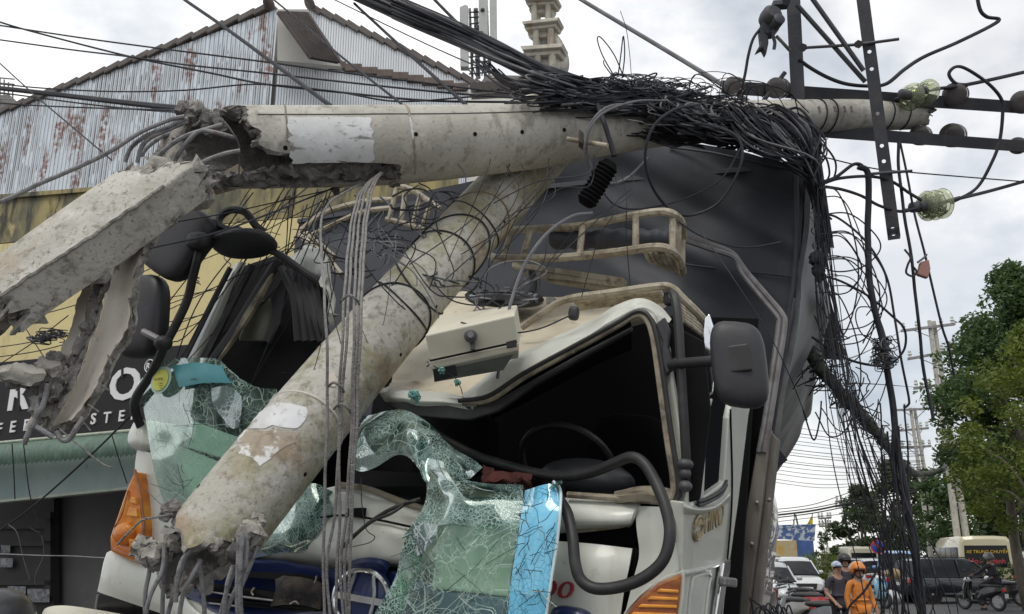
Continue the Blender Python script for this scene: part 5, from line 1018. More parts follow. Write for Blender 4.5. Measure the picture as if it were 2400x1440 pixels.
def drilled(name, a, b_, wpx, holes, parent, rp=4.5):
    """angle iron with punched holes: the flat is a strip of quads left open round each hole"""
    A, B = P(*a), P(*b_); t = B - A; L = t.length; tn = t / L; vd = (A - CAM).normalized(); up = vd.cross(tn).normalized(); fw = tn.cross(up); h = wpx / 2100 * (a[2] + b_[2]) / 2 / 2
    if fw.dot(vd) < 0: fw = -fw
    hs = []
    for (x, y) in holes:
        best = min(((Vp - 0) for Vp in [i / 600 for i in range(601)]), key=lambda f: (proj(A.lerp(B, f))[0] - x) ** 2 + (proj(A.lerp(B, f))[1] - y) ** 2); hs.append(best * L)
    hs.sort(); r = rp / 2100 * a[2]; mb = MB(); prev = 0
    for q in hs + [None]:
        e = (q - h if q is not None else L); 
        if e > prev: mb.box(A + tn * (prev + e) / 2, tn * (e - prev) / 2, up * h, fw * .004)
        if q is None: break
        n = 16; vs = []
        for zz in (-1, 1):
            for i in range(n):
                an = 2 * math.pi * i / n + math.pi / 4; ca, sa = math.cos(an), math.sin(an); k = h / max(abs(ca), abs(sa)); vs.append(A + tn * q + tn * ca * k + up * sa * k + fw * .004 * zz); vs.append(A + tn * q + tn * ca * r + up * sa * r + fw * .004 * zz)
        fs = []
        for i in range(n):
            i2 = (i + 1) % n; o = 2 * n
            fs += [(2 * i, 2 * i2, 2 * i2 + 1, 2 * i + 1), (o + 2 * i, o + 2 * i + 1, o + 2 * i2 + 1, o + 2 * i2), (2 * i + 1, 2 * i2 + 1, o + 2 * i2 + 1, o + 2 * i + 1)]
        mb.add(vs, fs, 0, False); prev = q + h
    mb.box(A + tn * L / 2 - up * h * .97 + fw * .03, tn * L / 2, up * .004, fw * .03)
    return mb.build(name, M['steel'], parent)
drilled('angle_iron', (1985, -280, 5.0), (2095, 557, 5.0), 27, [(2031, 123), (2036, 163), (2049, 268), (2060, 343), (2065, 380), (2091, 538), (2094, 549)], upole)
drilled('angle_iron', (1845, -280, 5.25), (1870, 234, 5.2), 30, [], upole)
drilled('angle_iron', (1903, 318, 5.25), (1941, 582, 5.2), 24, [(1926, 420), (1936, 545)], upole)
for (a, b_, w) in (((1868, 12, 5.15), (2028, 192, 5.05), 11), ((1846, -84, 5.1), (2024, 166, 5.02), 11), ((1840, 170, 5.2), (1790, 236, 5.2), 11)): MB().tube([P(*a), P(*b_)], w / 2 / 2100 * 5.1, 8).build('brace', M['steel'], upole)
MB().tube([P(1876, 113, 5.2), P(2010, 105, 5.0), P(2107, 92, 4.95)], .009, 8).build('threaded_rod', M['steel'], upole)
MB().tube([P(2040, 408, 5.0), P(2138, 401, 4.95)], .009, 8).build('threaded_rod', M['steel'], upole)
for (x, y) in ((1882, 112), (2012, 104), (1843, 3)): MB().lathe(P(x, y, 5.0), ray(x, y), [(.02, -.02), (.024, -.02), (.024, .02), (.02, .02)], n=6).build('nut', M['steel'], upole)
# cut-out clamp hanging on the post
cl = MB(); cl.lathe(P(1806, 40, 5.1), V((.25, -1, .1)), [(.02, -.04), (.05, -.05), (.058, -.02), (.058, .03), (.04, .05)], n=20); ko = cl.build('cutout_clamp', M['steel'], upole)
MB().prism([P(1786, 44, 5.08), P(1796, 80, 5.08), P(1816, 78, 5.08), P(1834, 55, 5.08), P(1822, 22, 5.08)], V((0, .07, 0))).build('clamp_body', M['steel'], ko, bev=.01)
MB().lathe(P(1819, 54, 5.07), V((.25, -1, .1)), [(.03, -.05), (.034, -.03), (.034, .04), (.02, .05)], n=16).build('clamp_boss', M['steel'], ko)
MB().prism([P(1780, 62, 5.09), P(1800, 60, 5.09), P(1802, 100, 5.09), P(1796, 128, 5.09), P(1788, 112, 5.09), P(1772, 121, 5.09), P(1784, 100, 5.09)], V((0, .05, 0))).build('clamp_jaw', M['steel'], ko, bev=.006)
MB().tube(cr([P(1814, 70, 5.08), P(1812, 84, 5.08), P(1816, 100, 5.08), P(1814, 116, 5.08)], 4), .010, 7).build('clamp_hook', M['steel'], ko)
MB().box(P(1828, 12, 5.12), V((.045, 0, .004)), V((0, .03, 0)), V((0, 0, .014))).build('clamp_bracket', M['steel'], ko)
MB().tube([P(1820, 86, 5.1), P(1830, 96, 5.12), P(1850, 118, 5.18)], .010, 7).build('clamp_link', M['steel_light'], ko)
# glass disc insulators
M['disc_glass'] = mat('disc_glass', (.66, .70, .52), .08, trans=.8, ior=1.35, var=[((.36, .40, .27), 5, .45, .65, .8)])
def disc(px, py, d, rpx, ax, parent):
    r = rpx / 2100 * d; c = P(px, py, d); b = MB()
    b.lathe(c, ax, [(r * .25, -.02), (r * .6, -.012), (r * .95, .012), (r, .022), (r * .93, .022), (r * .78, .008), (r * .72, .022), (r * .6, .004), (r * .5, .02), (r * .34, .0), (r * .22, .02)], n=32); o = b.build('glass_disc', M['disc_glass'], parent)
    b = MB(); b.lathe(c, ax, [(r * .18, -.10), (r * .34, -.09), (r * .36, -.03), (r * .2, .0), (r * .1, .03), (r * .1, .05)], n=16); b.build('disc_cap', M['steel'], o)
ia = V((.75, .55, .12)).normalized()
ins = thing('glass_insulator', 'pair of upright greenish glass disc insulators at the pole tip above the crossarms', 'insulator', tuple(P(2150, 215, 5.5)))
disc(2132, 226, 5.4, 33, ia, ins); disc(2168, 216, 5.46, 32, ia, ins)
MB().tube(cr([P(2076, 242, 5.5), P(2100, 232, 5.45), P(2132, 226, 5.4), P(2168, 216, 5.46), P(2205, 208, 5.5), P(2230, 204, 5.5)], 4), .010, 8).build('link_rod', M['steel'], ins)
ins2 = thing('glass_insulator', 'cluster of greenish glass disc insulators hanging lower on the slack cable', 'insulator', tuple(P(2186, 490, 5.5)))
for (x, y) in ((2166, 484), (2184, 482), (2202, 478)): disc(x, y, 5.2, 36, V((.9, .25, .18)).normalized(), ins2)
MB().tube(cr([P(2118, 494, 5.2), P(2150, 490, 5.2), P(2190, 480, 5.2), P(2228, 470, 5.2), P(2250, 464, 5.2)], 4), .012, 8).build('link_rod', M['steel'], ins2)

# ---------------------------------------------------------------- the lower length, leaning through the windscreen
LC = [(470, 1300, 2.98, .150), (640, 1085, 3.22, .152), (900, 770, 3.75, .150), (1110, 530, 4.30, .147), (1290, 335, 4.80, .150)]
lpole = thing('utility_pole', 'lower length of the snapped concrete pole, mossy, slanting through the smashed windscreen', 'pole', tuple(P(480, 1300, 3)))
LT = 7.0
upL = V((-.75, -.5, .6))
ls0 = pw([(0, .02), (30, .0), (60, -.015), (90, .012), (110, .03), (140, .04), (180, .03), (220, .0), (250, -.03), (270, -.045), (300, -.03), (330, .02)])
LB = shell(LC, .055, ls0, lambda p: 1.0, nphi=96, ns=70, upv=upL, rough=.026, inner_rough=.02, seed=9)
LB.build('pole_shaft', [M['concrete_moss'], M['concrete_lightcut'], M['concrete_cut']], lpole)
def lfind(px, py):
    """(s, phi) on the leaning pole seen at a pixel"""
    best = None
    for i in range(0, 101):
        for ph in range(0, 360, 6):
            q = proj(LB.at(i / 100, R(ph), LB.rad(i / 100))); 
            c = proj(LB.at(i / 100, R(ph), 0))
            if q[2] > c[2]: continue
            e = (q[0] - px) ** 2 + (q[1] - py) ** 2
            if best is None or e < best[0]: best = (e, i / 100, ph)
    return best[1], best[2]
def l_outline(name, poly, m, k=.003, jag=0):
    """a glued sheet lying on the leaning pole inside a drawn outline"""
    cxp = sum(p[0] for p in poly) / len(poly); cyp = sum(p[1] for p in poly) / len(poly); rows = []
    n = len(poly)
    def surf(px, py):
        r = ray(px, py); lo = None
        a = P(*LC[0][:3])
        # march the sight line to the pole surface
        d = 2.6
        while d < 5:
            p = CAM + r * d; bs = min(range(0, 121), key=lambda i: (LB.at(i / 120, 0, 0) - p).length_squared); q = LB.at(bs / 120, 0, 0); t = (LB.at(min(1, bs / 120 + .01), 0, 0) - q); t = t.normalized() if t.length > 1e-6 else V((0, 0, 1))
            off = p - q; off = off - t * off.dot(t)
            if off.length < LB.rad(bs / 120) + k: return p
            d += .012
        return CAM + r * 3.3
    def coord(px, py):
        p = surf(px, py); bs = min(range(0, 241), key=lambda i: (LB.at(i / 240, 0, 0) - p).length_squared); s_ = bs / 240; c = LB.at(s_, 0, 0); off = p - c
        e1 = (LB.at(s_, 0, 1) - c); e2 = (LB.at(s_, math.pi / 2, 1) - c); t = e1.cross(e2)
        s_ += off.dot(t) / t.length / LB.L * (1 if t.dot(LB.at(min(1, s_ + .02), 0, 0) - c) > 0 else -1)
        return V((s_, math.atan2(off.dot(e2), off.dot(e1)), 0))
    ring = []
    for i in range(n):
        for f in (0, .5):
            x = poly[i][0] + (poly[(i + 1) % n][0] - poly[i][0]) * f; y = poly[i][1] + (poly[(i + 1) % n][1] - poly[i][1]) * f
            if jag: x += jag * nz.noise(V((i * 1.7, f * 9, 3))); y += jag * nz.noise(V((i * 1.7, f * 9, 8)))
            ring.append(coord(x, y))
    for a, b_ in zip(ring, ring[1:]):
        while b_.y - a.y > math.pi: b_.y -= 2 * math.pi
        while b_.y - a.y < -math.pi: b_.y += 2 * math.pi
    ce = sum(ring, V((0, 0, 0))) / len(ring); g = []
    for q in (1, .8, .6, .4, .2, .02): g.append([LB.at(r_.x, r_.y, LB.rad(r_.x) + k) for r_ in [ce.lerp(w_, q) for w_ in ring + [ring[0]]]])
    return MB().grid(g, th=0).build(name, m, lpole)
l_outline('paper_poster', [(578, 990), (600, 968), (640, 948), (680, 946), (716, 956), (720, 975), (704, 1000), (690, 1008), (640, 1002), (600, 1006), (570, 1004)], M['paper'], jag=5)
l_outline('paper_remnant', [(500, 1068), (560, 1008), (640, 1012), (700, 1015), (690, 1040), (650, 1062), (610, 1095), (590, 1075), (540, 1058)], M['paper_dirty'], k=.002, jag=8)
l_outline('paper_tape', [(372, 1246), (398, 1238), (414, 1244), (408, 1254), (376, 1252)], M['grey_under'], k=.004)
l_outline('paper_scrap', [(762, 880), (782, 876), (790, 892), (784, 908), (766, 902)], M['concrete_light'], k=.004, jag=4)
for (px, py) in ((1184, 516), (1110, 612), (1026, 718), (937, 832), (722, 1112), (462, 1131)):
    s, ph = lfind(px, py); c = LB.at(s, R(ph), LB.rad(s) - .004); n_ = (c - LB.at(s, R(ph), 0)).normalized(); MB().lathe(c, n_, [(.007, 0), (.008, .0055), (.003, .0055)], n=10).build('bolt_hole', M['dark'], lpole)
def band(s, tilt, r, m, ph0=0, ph1=360, name='wire_loop', k=.004):
    MB().tube(cr([LB.at(s + tilt * math.sin(R(p_)), R(p_), LB.rad(s) + k + .006 * nz.noise(V((p_ * .02, s * 9, 0)))) for p_ in range(ph0, ph1 + 1, 12)], 2), r, 6).build(name, m, lpole)
band(.215, .01, .005, M['concrete_light'], name='mould_ring', k=0)
for s, ti in ((.445, .03), (.475, -.035), (.60, .02), (.63, .05), (.715, -.02), (.53, -.06)): band(s, ti, .0042, M['cable'])
band(.72, .03, .004, mat('wire_rusty', (.22, .15, .08), .6))
random.seed(3)
for i in range(20):
    a = random.uniform(0, 360); s = ls0(a) + random.uniform(-.012, .012); c = LB.at(s, R(a), LB.rad(s) - random.uniform(.005, .05)); lump('concrete_crumb', c, random.uniform(.014, .03), M['concrete_lightcut'], lpole)
lump('concrete_crumb', P(352, 1296, 2.92), .040, M['concrete_lightcut'], lpole, jit=.6); lump('concrete_crumb', P(334, 1285, 2.93), .034, M['concrete_lightcut'], lpole, jit=.6); lump('concrete_crumb', P(362, 1322, 2.93), .022, M['concrete_lightcut'], lpole, jit=.6)
lump('concrete_crumb', P(588, 1250, 2.90), .042, M['concrete_lightcut'], lpole, jit=.6); lump('concrete_crumb', P(560, 1290, 2.90), .036, M['concrete_cut'], lpole, jit=.6); lump('concrete_crumb', P(604, 1222, 2.95), .024, M['concrete_lightcut'], lpole, jit=.6)
lump('concrete_flake', P(400, 1190, 2.98), .026, M['concrete_cut'], lpole, sc=(1.2, .5, 1)); lump('concrete_flake', P(388, 1210, 2.98), .018, M['concrete_cut'], lpole, sc=(1.2, .5, 1))
rods([[(352, 1290, 2.95), (350, 1340, 2.93), (342, 1390, 2.92), (338, 1470, 2.92)], [(386, 1280, 2.9), (378, 1340, 2.88), (352, 1400, 2.86), (338, 1470, 2.86)], [(392, 1290, 2.98), (384, 1360, 2.96), (378, 1470, 2.95)], [(448, 1282, 2.86), (424, 1320, 2.84), (414, 1370, 2.83), (412, 1412, 2.83)],
      [(470, 1310, 2.88), (450, 1350, 2.86), (428, 1400, 2.86), (416, 1470, 2.86)], [(468, 1310, 2.92), (474, 1380, 2.9), (480, 1470, 2.9)], [(440, 1290, 2.95), (410, 1380, 2.93), (384, 1470, 2.93)], [(560, 1260, 2.84), (556, 1340, 2.82), (556, 1410, 2.82), (562, 1470, 2.82)], [(570, 1250, 2.84), (562, 1330, 2.82), (566, 1470, 2.82)],
      [(580, 1255, 2.86), (570, 1340, 2.84), (540, 1410, 2.84), (520, 1470, 2.84)], [(604, 1280, 2.9), (580, 1340, 2.88), (560, 1400, 2.87), (556, 1470, 2.87)], [(550, 1330, 2.86), (530, 1390, 2.85), (510, 1470, 2.85)], [(545, 1325, 2.84), (532, 1370, 2.83), (526, 1440, 2.83), (528, 1470, 2.83)]], .0076, lpole)
MB().tube(cr([P(404, 1205, 2.9), P(360, 1214, 2.86), (P(334, 1219, 2.85)), P(300, 1250, 2.84), P(274, 1278, 2.84)], 4), .0035, 6).build('tie_wire', M['strand'], lpole)

# ---------------------------------------------------------------- slabs of pole wall hanging by their rods on the left
FA = thing('concrete_slab', 'big pale slab of broken pole wall slanting down at the left, weathered skin outward', 'concrete slab', tuple(P(200, 560, 3.5)))
b = shell([(0, 752, 3.38, .19), (150, 640, 3.43, .188), (290, 538, 3.50, .185), (425, 440, 3.58, .178)], .07, pw([(0, -.14), (60, .05), (90, .10), (110, .12), (132, .16), (180, .02), (270, -.1), (330, -.16)]), pw([(0, .80), (30, .84), (70, .94), (100, 1.03), (132, 1.08), (180, .9), (320, .74), (340, .76)]), phis=(-60, 150), nphi=90, ns=50, rough=.085, inner_rough=.015, seed=21, facet=(60, 84))
FAB = b; b.build('slab', [M['concrete_slab'], M['concrete_lightcut'], M['concrete_light']], FA)
tb2('mould_seam', [b.at(.06 + .86 * i / 40, R(102 + 2 * nz.noise(V((i * .5, 0, 0)))), b.rad(.3) + .001) for i in range(41)], .007, M['concrete_lightcut'], FA, n=5, k=2)
FBt = thing('concrete_slab', 'narrow slab of pole wall hanging at the left with its smooth pinkish inner face showing', 'concrete slab', tuple(P(210, 820, 3.4)))
# concave inner face towards us
rows_o, rows_i = [], []
ctr = [((335, 520), (384, 505), 3.48), ((306, 560), (356, 545), 3.46), ((278, 600), (332, 588), 3.44), ((266, 640), (318, 640), 3.42), ((244, 700), (308, 700), 3.40), ((228, 760), (298, 770), 3.38), ((202, 830), (262, 830), 3.37), ((178, 890), (236, 880), 3.36), ((150, 945), (215, 930), 3.35), ((122, 1000), (165, 985), 3.34)]
g = []
for i, ((xa, ya), (xb, yb), d) in enumerate(ctr):
    row = []
    for j in range(9):
        f = j / 8; row.append((xa + (xb - xa) * f + 5 * nz.noise(V((i * .8, j, 3))) * (j in (0, 8)), ya + (yb - ya) * f, d + .05 * math.sin(f * math.pi) + .0))
    g.append([P(*q) for q in row])
gc = [cr([r[j] for r in g], 6) for j in range(9)]; g = [cr([gc[j][i] for j in range(9)], 3) for i in range(len(gc[0]))]
for row in g:
    for j in (0, 1, len(row) - 2, len(row) - 1): row[j] = row[j] + nv(row[j], 14) * .012 + nv(row[j], 40) * .006
MB().grid(g, th=-.001).build('inner_face', M['concrete_light'], FBt)
bk = [[p + V((.0, .062, -.004)) + nv(p, 12) * .01 for p in row] for row in g]; MB().grid(bk, th=-.012).build('outer_skin', M['concrete'], FBt)
def roughstrip(edge, vec, m, parent, name='broken_edge', amp=.02, n=7):
    gg = []
    for p in edge: gg.append([p + vec * (k / (n - 1)) + (nv(p + vec * k, 18) * amp + nv(p + vec * k, 45) * amp * .5) * (1 if 0 < k < n - 1 else .2) for k in range(n)])
    return MB().grid(gg).build(name, m, parent)
roughstrip([r[0] for r in g], V((-.075, .03, .0)), M['concrete_lightcut'], FBt, amp=.03, n=9); roughstrip([r[-1] for r in g], V((.0, .066, 0)), M['concrete_lightcut'], FBt); roughstrip(list(g[-1]), V((0, .06, -.01)), M['concrete_lightcut'], FBt)
roughstrip([r[0] + V((-.075, .03, 0)) for r in g], V((-.07, .05, 0)), M['concrete_light'], FBt, amp=.008)
cs = [P(*q) for q in ((120, 870, 3.36), (110, 905, 3.36), (100, 950, 3.36), (118, 920, 3.34), (140, 880, 3.37), (128, 850, 3.38))]
for i, c in enumerate(cs): lump('broken_edge', c, .05 - .003 * i, M['concrete_cut'] if i % 2 else M['concrete_lightcut'], FBt, jit=.5)
rods([[(88, 930, 3.3), (84, 980, 3.28), (70, 1010, 3.27), (56, 1040, 3.27)], [(112, 900, 3.3), (100, 950, 3.29), (82, 985, 3.28), (84, 1000, 3.28), (104, 1012, 3.28), (126, 1024, 3.29)], [(132, 1012, 3.3), (148, 1030, 3.29), (164, 1026, 3.29), (178, 1004, 3.29), (196, 978, 3.30)]], .0105, FBt)
for pts in ([(140, 1006, 3.3), (180, 1040, 3.28), (234, 1084, 3.26), (262, 1097, 3.26)], [(232, 898, 3.33), (256, 916, 3.31)], [(206, 948, 3.33), (232, 966, 3.31)], [(184, 976, 3.33), (212, 1010, 3.31)], [(252, 832, 3.35), (264, 858, 3.34)], [(300, 700, 3.4), (325, 702, 3.38)]): MB().tube(cr([P(*q) for q in pts], 3), .0032, 5).build('tie_wire', M['strand'], FBt)
c = thing('concrete_chunk', 'small pale concrete chunk hanging at the far left over the sign', 'concrete chunk', tuple(P(55, 880, 3.35)))
lump('chunk', P(50, 878, 3.3), .072, M['concrete'], c, jit=.35, sc=(1.15, .7, .55)); lump('broken_face', P(60, 893, 3.33), .066, M['concrete_cut'], c, jit=.35, sc=(1.1, .7, .5))
c = thing('concrete_chunk', 'pointed concrete chunk threaded on rods under the broken pole end', 'concrete chunk', tuple(P(448, 445, 3.6)))
MB().prism([P(408, 470, 3.58), P(428, 426, 3.57), P(452, 408, 3.57), P(478, 430, 3.57), P(482, 456, 3.58), P(466, 478, 3.58), P(430, 482, 3.58)], V((.02, .07, 0))).build('chunk', M['concrete_lightcut'], c, bev=.012)
lump('broken_edge', P(474, 448, 3.59), .030, M['concrete_cut'], c, jit=.5)
c = thing('concrete_chunk', 'rough lump of concrete caught among the rods at the top of the big slab', 'concrete chunk', tuple(P(370, 400, 3.6)))
lump('chunk', P(372, 398, 3.56), .048, M['concrete_lightcut'], c, jit=.5); lump('broken_edge', P(356, 420, 3.56), .035, M['concrete_cut'], c, jit=.5)
# far inner wall of the missing end, seen past the rods
fb = thing('concrete_slab', 'curved piece of pole wall with rough grey inside joining the slab to the broken pole end', 'concrete slab', tuple(P(410, 360, 3.8)))
gg = []
for i in range(15):
    f = i / 14; row = []
    for j in range(11):
        q = j / 10; x = 340 + 95 * q + 40 * f * (1 - q); y = 372 - 108 * q + 110 * f + 8 * math.sin(f * 5 + q * 4); p = P(x, y, 3.80 - .12 * math.sin(q * math.pi) * f); row.append(p + nv(p, 12) * .022 + nv(p, 34) * .012)
    gg.append(row)
MB().grid(gg, th=.05).build('slab', M['concrete_lightcut'], fb)
# ---------------------------------------------------------------- cables
def wire(name, label, pts, wpx, m='cable', group=None, cat='cable', k=7, n=6, wob=0.0, seed=0):
    off = lambda q: q[0] < 0 or q[0] > 2400 or q[1] < 0
    c = cr([P(*p) for p in pts], k)
    if off(pts[0]): c = [c[0] + (c[0] - c[2]).normalized() * 7] + c
    if off(pts[-1]): c = c + [c[-1] + (c[-1] - c[-3]).normalized() * 7]
    d0 = sum(p[2] for p in pts) / len(pts); r = wpx / 2 / 2100 * d0
    if wob: c = [p + nv(p + V((seed * 3.1, 0, 0)), 4) * wob for p in c]
    o = MB().tube(c, r, n).build(name, M[m] if isinstance(m, str) else m, None)
    if label: tag(o, label, cat, group)
    return o
# lines crossing the warehouse at the upper left
A = 4.6
wire('overhead_cable', 'black cable sagging from the upper left corner, upper of two crossing near the verge', [(-20, 46, 7), (67, 72, 6.8), (300, 132, 6.4), (500, 173, 6), (617, 197, 5.7), (800, 217, 5.4), (1000, 236, 5), (1230, 240, 4.7)], 5)
wire('overhead_cable', 'black cable over the warehouse roof, the topmost shallow line on the rusty gable', [(-20, 57, 7), (183, 88, 6.6), (367, 113, 6.3), (633, 147, 5.8), (800, 170, 5.5), (1000, 195, 5.1), (1250, 226, 4.7)], 4.5)
wire('overhead_cable', 'black cable over the rusty gable, middle one of three shallow lines', [(-20, 91, 7), (167, 117, 6.6), (300, 133, 6.3), (433, 152, 6), (633, 173, 5.7), (800, 192, 5.4), (1050, 218, 4.9), (1240, 232, 4.7)], 4.5)
wire('overhead_cable', 'slack black cable bowing across the middle of the rusty gable', [(-20, 195, 6.6), (100, 207, 6.4), (267, 215, 6.1), (433, 212, 5.8), (600, 198, 5.6), (780, 214, 5.2), (930, 238, 4.9), (1120, 226, 4.7)], 4)
wire('overhead_cable', 'thick dark cable running level from the left edge to the broken pole end', [(-20, 205, 5.4), (80, 216, 5.1), (200, 230, 4.8), (320, 244, 4.4), (440, 256, 3.95)], 13)
wire('overhead_cable', 'thin cable just under the thick dark cable at the left', [(-20, 215, 5.4), (233, 248, 4.7), (410, 263, 4.0), (470, 262, 3.9)], 4)
wire('overhead_cable', 'second thin cable under the thick dark cable, nearly touching it at the pole', [(-20, 240, 5.4), (70, 247, 5.2), (233, 254, 4.7), (410, 258, 4.0), (470, 258, 3.9)], 4)
wire('overhead_cable', 'thin straight wire dropping steeply from the left edge to the slab', [(-10, 140, 4.6), (80, 222, 4.3), (160, 290, 4.0), (262, 376, 3.7)], 3.4)
wire('overhead_cable', 'thick straight cable slanting down across the rusty gable apex side', [(410, -20, 7), (433, 0, 6.8), (520, 60, 6.2), (640, 148, 5.3), (777, 250, 4.5)], 8.5)
wire('overhead_cable', 'straight cable slanting from the gable apex down to the level pole', [(632, -8, 6.8), (700, 48, 6.4), (800, 133, 5.6), (945, 247, 4.6)], 5)
wire('overhead_cable', 'straight cable slanting down across the white second gable', [(830, 8, 6.6), (850, 27, 6.5), (960, 128, 5.6), (1093, 247, 4.6)], 7)
wire('overhead_cable', 'straight cable slanting down in front of the antenna mast', [(1005, -14, 6.4), (1060, 42, 6.1), (1112, 92, 5.8), (1160, 120, 5.5)], 8)
wire('guy_cable', 'thick twisted steel cable slanting across the open sky down to the pole', [(1345, -14, 6.6), (1363, 0, 6.5), (1600, 142, 5.7), (1735, 226, 5.2), (1820, 288, 4.9)], 11, m='cable_grey', n=8)
wire('overhead_cable', 'thin cable beside the big bundle skimming the second gable', [(768, -8, 6.6), (1000, 104, 5.8), (1160, 172, 5.2), (1290, 212, 4.8)], 3)
# bundle of telephone cables
random.seed(21); bnd = thing('cable_bundle', 'wide bundle of dark telephone cables swooping down from the top to the tangle', 'cable bundle', tuple(P(1200, 130, 5.3)))
for i in range(40):
    f = i / 39; o = (f - .5) * 52; j = lambda a: random.uniform(-a, a)
    pts = [(150 + j(3), -330 + o * 1.0 + j(2), 9.5 + j(.1)), (800 + j(3), -40 + o * 1.0 + j(2), 6.5 + j(.1)), (930, 18 + o * 1.02 + j(2), 6.1 + j(.1)), (1060, 74 + o * .98 + j(2.5), 5.7 + j(.08)), (1160, 122 + o * .88 + j(3), 5.35 + j(.08)), (1250, 162 + o * .72 + j(5), 5.05 + j(.08)), (1330, 192 + o * .62 + j(8), 4.85 + j(.08)), (1420, 222 + o * .55 + j(10), 4.7), (1480 + j(60), 250 + j(25), 4.6 + j(.1))]
    MB().tube(cr([P(*p) for p in pts], 7), random.choice((.006, .008, .010, .012)), 6).build('bundle_cable', M['cable'] if random.random() < .75 else M['cable_grey'], bnd)
for i in range(14):
    x = 1100 + random.uniform(0, 90); y = 118 + (x - 1100) * .46 + random.uniform(8, 26)
    MB().tube(cr([P(x, y, 5.4), P(x + 50, y + 38 + random.uniform(-6, 14), 5.2), P(x + 90 + random.uniform(0, 60), y + 70 + random.uniform(-6, 22), 5), P(x + 210, y + 74 + random.uniform(0, 18), 4.7), P(x + 330, y + 88, 4.55)], 7), random.choice((.005, .007)), 6).build('loose_cable', M['cable'], bnd)
tag(MB().ell(P(1240, 231, 4.5), V((.055, 0, .012)), V((0, .03, 0)), V((-.002, 0, .011)), jit=.004).build('white_tie', mat('tie_white', (.6, .58, .5), .6)), 'pale strip of plastic caught on top of the level pole under the bundle', 'plastic strip')
# the great tangle over the pole: hundreds of loops nobody could count
def tangle(name, label, n, cen, sx, sy, d, dd, seed, rr=(.0035, .008), ms=('cable', 'cable', 'cable_grey'), curl=1.0, parent=None, cat='tangle', jt=2.5, ang=(-.25, .35)):
    random.seed(seed); mb = MB(); names = sorted(set(ms))
    for i in range(n):
        cx0, cy0 = cen(random.random()); w = random.uniform(.3, 1.1) * sx; h = random.uniform(.12, 1) * sy; ph = random.uniform(0, 6.28); k = random.uniform(.22, .95) * curl; a = random.uniform(*ang); pts = []
        for j in range(8):
            t = ph + k * 6.28 * j / 7; x = math.cos(t) * w; y = math.sin(t) * h; pts.append(P(cx0 + x * math.cos(a) - y * math.sin(a) + j * random.uniform(-jt, jt), cy0 + x * math.sin(a) + y * math.cos(a) + random.uniform(-jt, jt), d(cx0 + x * .6) + math.cos(t + 1) * dd))
        mb.tube(cr(pts, 5), random.uniform(*rr), 5, names.index(random.choice(ms)))
    o = mb.build(name, [M[q] for q in names], parent)
    tag(o, label, cat, kind='stuff'); return o
dpx = lambda x: 4.5 + (x - 1450) / 700 * .95
tangle('wire_tangle', 'dense black tangle of cables heaped on the level pole above the tarpaulin', 230, lambda q: (1330 + 330 * q, 206 + 44 * q + random.uniform(-14, 30)), 150, 17, dpx, .14, 4, rr=(.003, .007), ms=('cable', 'cable', 'cable', 'cable_grey'))
tangle('wire_tangle', 'dark coils of cable wrapped round the pole beside the crossarms', 120, lambda q: (1560 + 260 * q, 256 + 36 * q + random.uniform(-14, 34)), 80, 30, lambda x: dpx(x) - .05, .2, 5, rr=(.003, .007), ms=('cable', 'cable', 'cable', 'cable_grey'), ang=(0, .7))
tangle('wire_tangle', 'black mass of wires packed between the level pole and the tarpaulin top', 150, lambda q: (1500 + 340 * q, 296 + 24 * q + random.uniform(-12, 22)), 100, 18, lambda x: dpx(x) + .05, .12, 25, rr=(.003, .006), ms=('cable',), ang=(0, .4))
tangle('wire_tangle', 'fuzzy thin wires sticking out above the heap of cables', 60, lambda q: (1440 + 200 * q, 192 + 18 * q), 55, 22, dpx, .12, 6, rr=(.0018, .0035))
tangle('wire_tangle', 'snarl of black wires trapped between the two pole lengths', 26, lambda q: (800 + 250 * q, 500 + random.uniform(-50, 120)), 70, 55, lambda x: 4.2, .2, 8, rr=(.0022, .005))
tangle('wire_tangle', 'thin wires snagged over the roof hatch and junction box', 16, lambda q: (1030 + 220 * q, 700 + random.uniform(-60, 60)), 75, 36, lambda x: 3.95 - (x - 1030) / 1500, .16, 9, rr=(.0022, .0045))
tangle('wire_tangle', 'thin black wires strung in front of the yellow wall near the mirrors', 24, lambda q: (560 + 160 * q, 560 + random.uniform(-60, 90)), 120, 50, lambda x: 4.6, .2, 10, rr=(.002, .004), curl=.3)
# lower end of the great heap: strands pouring over the corner of the tarpaulin
random.seed(31)
pour = MB()
for i in range(85):
    x = random.uniform(1690, 1880); y = 285 + random.uniform(-12, 30); e = random.uniform(0, 1)
    pts = [(x - random.uniform(20, 70), y - 14, dpx(x) - .1), (x, y - 22 + random.uniform(-12, 12), dpx(x) - .14), (x + 40 + 30 * e, y + 30 + random.uniform(-12, 24), dpx(x) - .22), (1882 + 34 * e, 395 + random.uniform(-30, 30), 4.85 + random.uniform(-.1, .1)), (1906 + 24 * e, 470 + random.uniform(-10, 40), 4.9), (1915 + 30 * e + random.uniform(-8, 8), 560 + random.uniform(-60, 70), 4.95)]
    if random.random() < .35: pts = pts[:random.choice((3, 4))]
    pour.tube(cr([P(*p) for p in pts], 5), random.uniform(.003, .008), 5, 0 if random.random() < .8 else 1)
tag(pour.build('wire_tangle', [M['cable'], M['cable_grey']]), 'stream of cables pouring off the pole over the corner of the tarpaulin', 'tangle', kind='stuff')
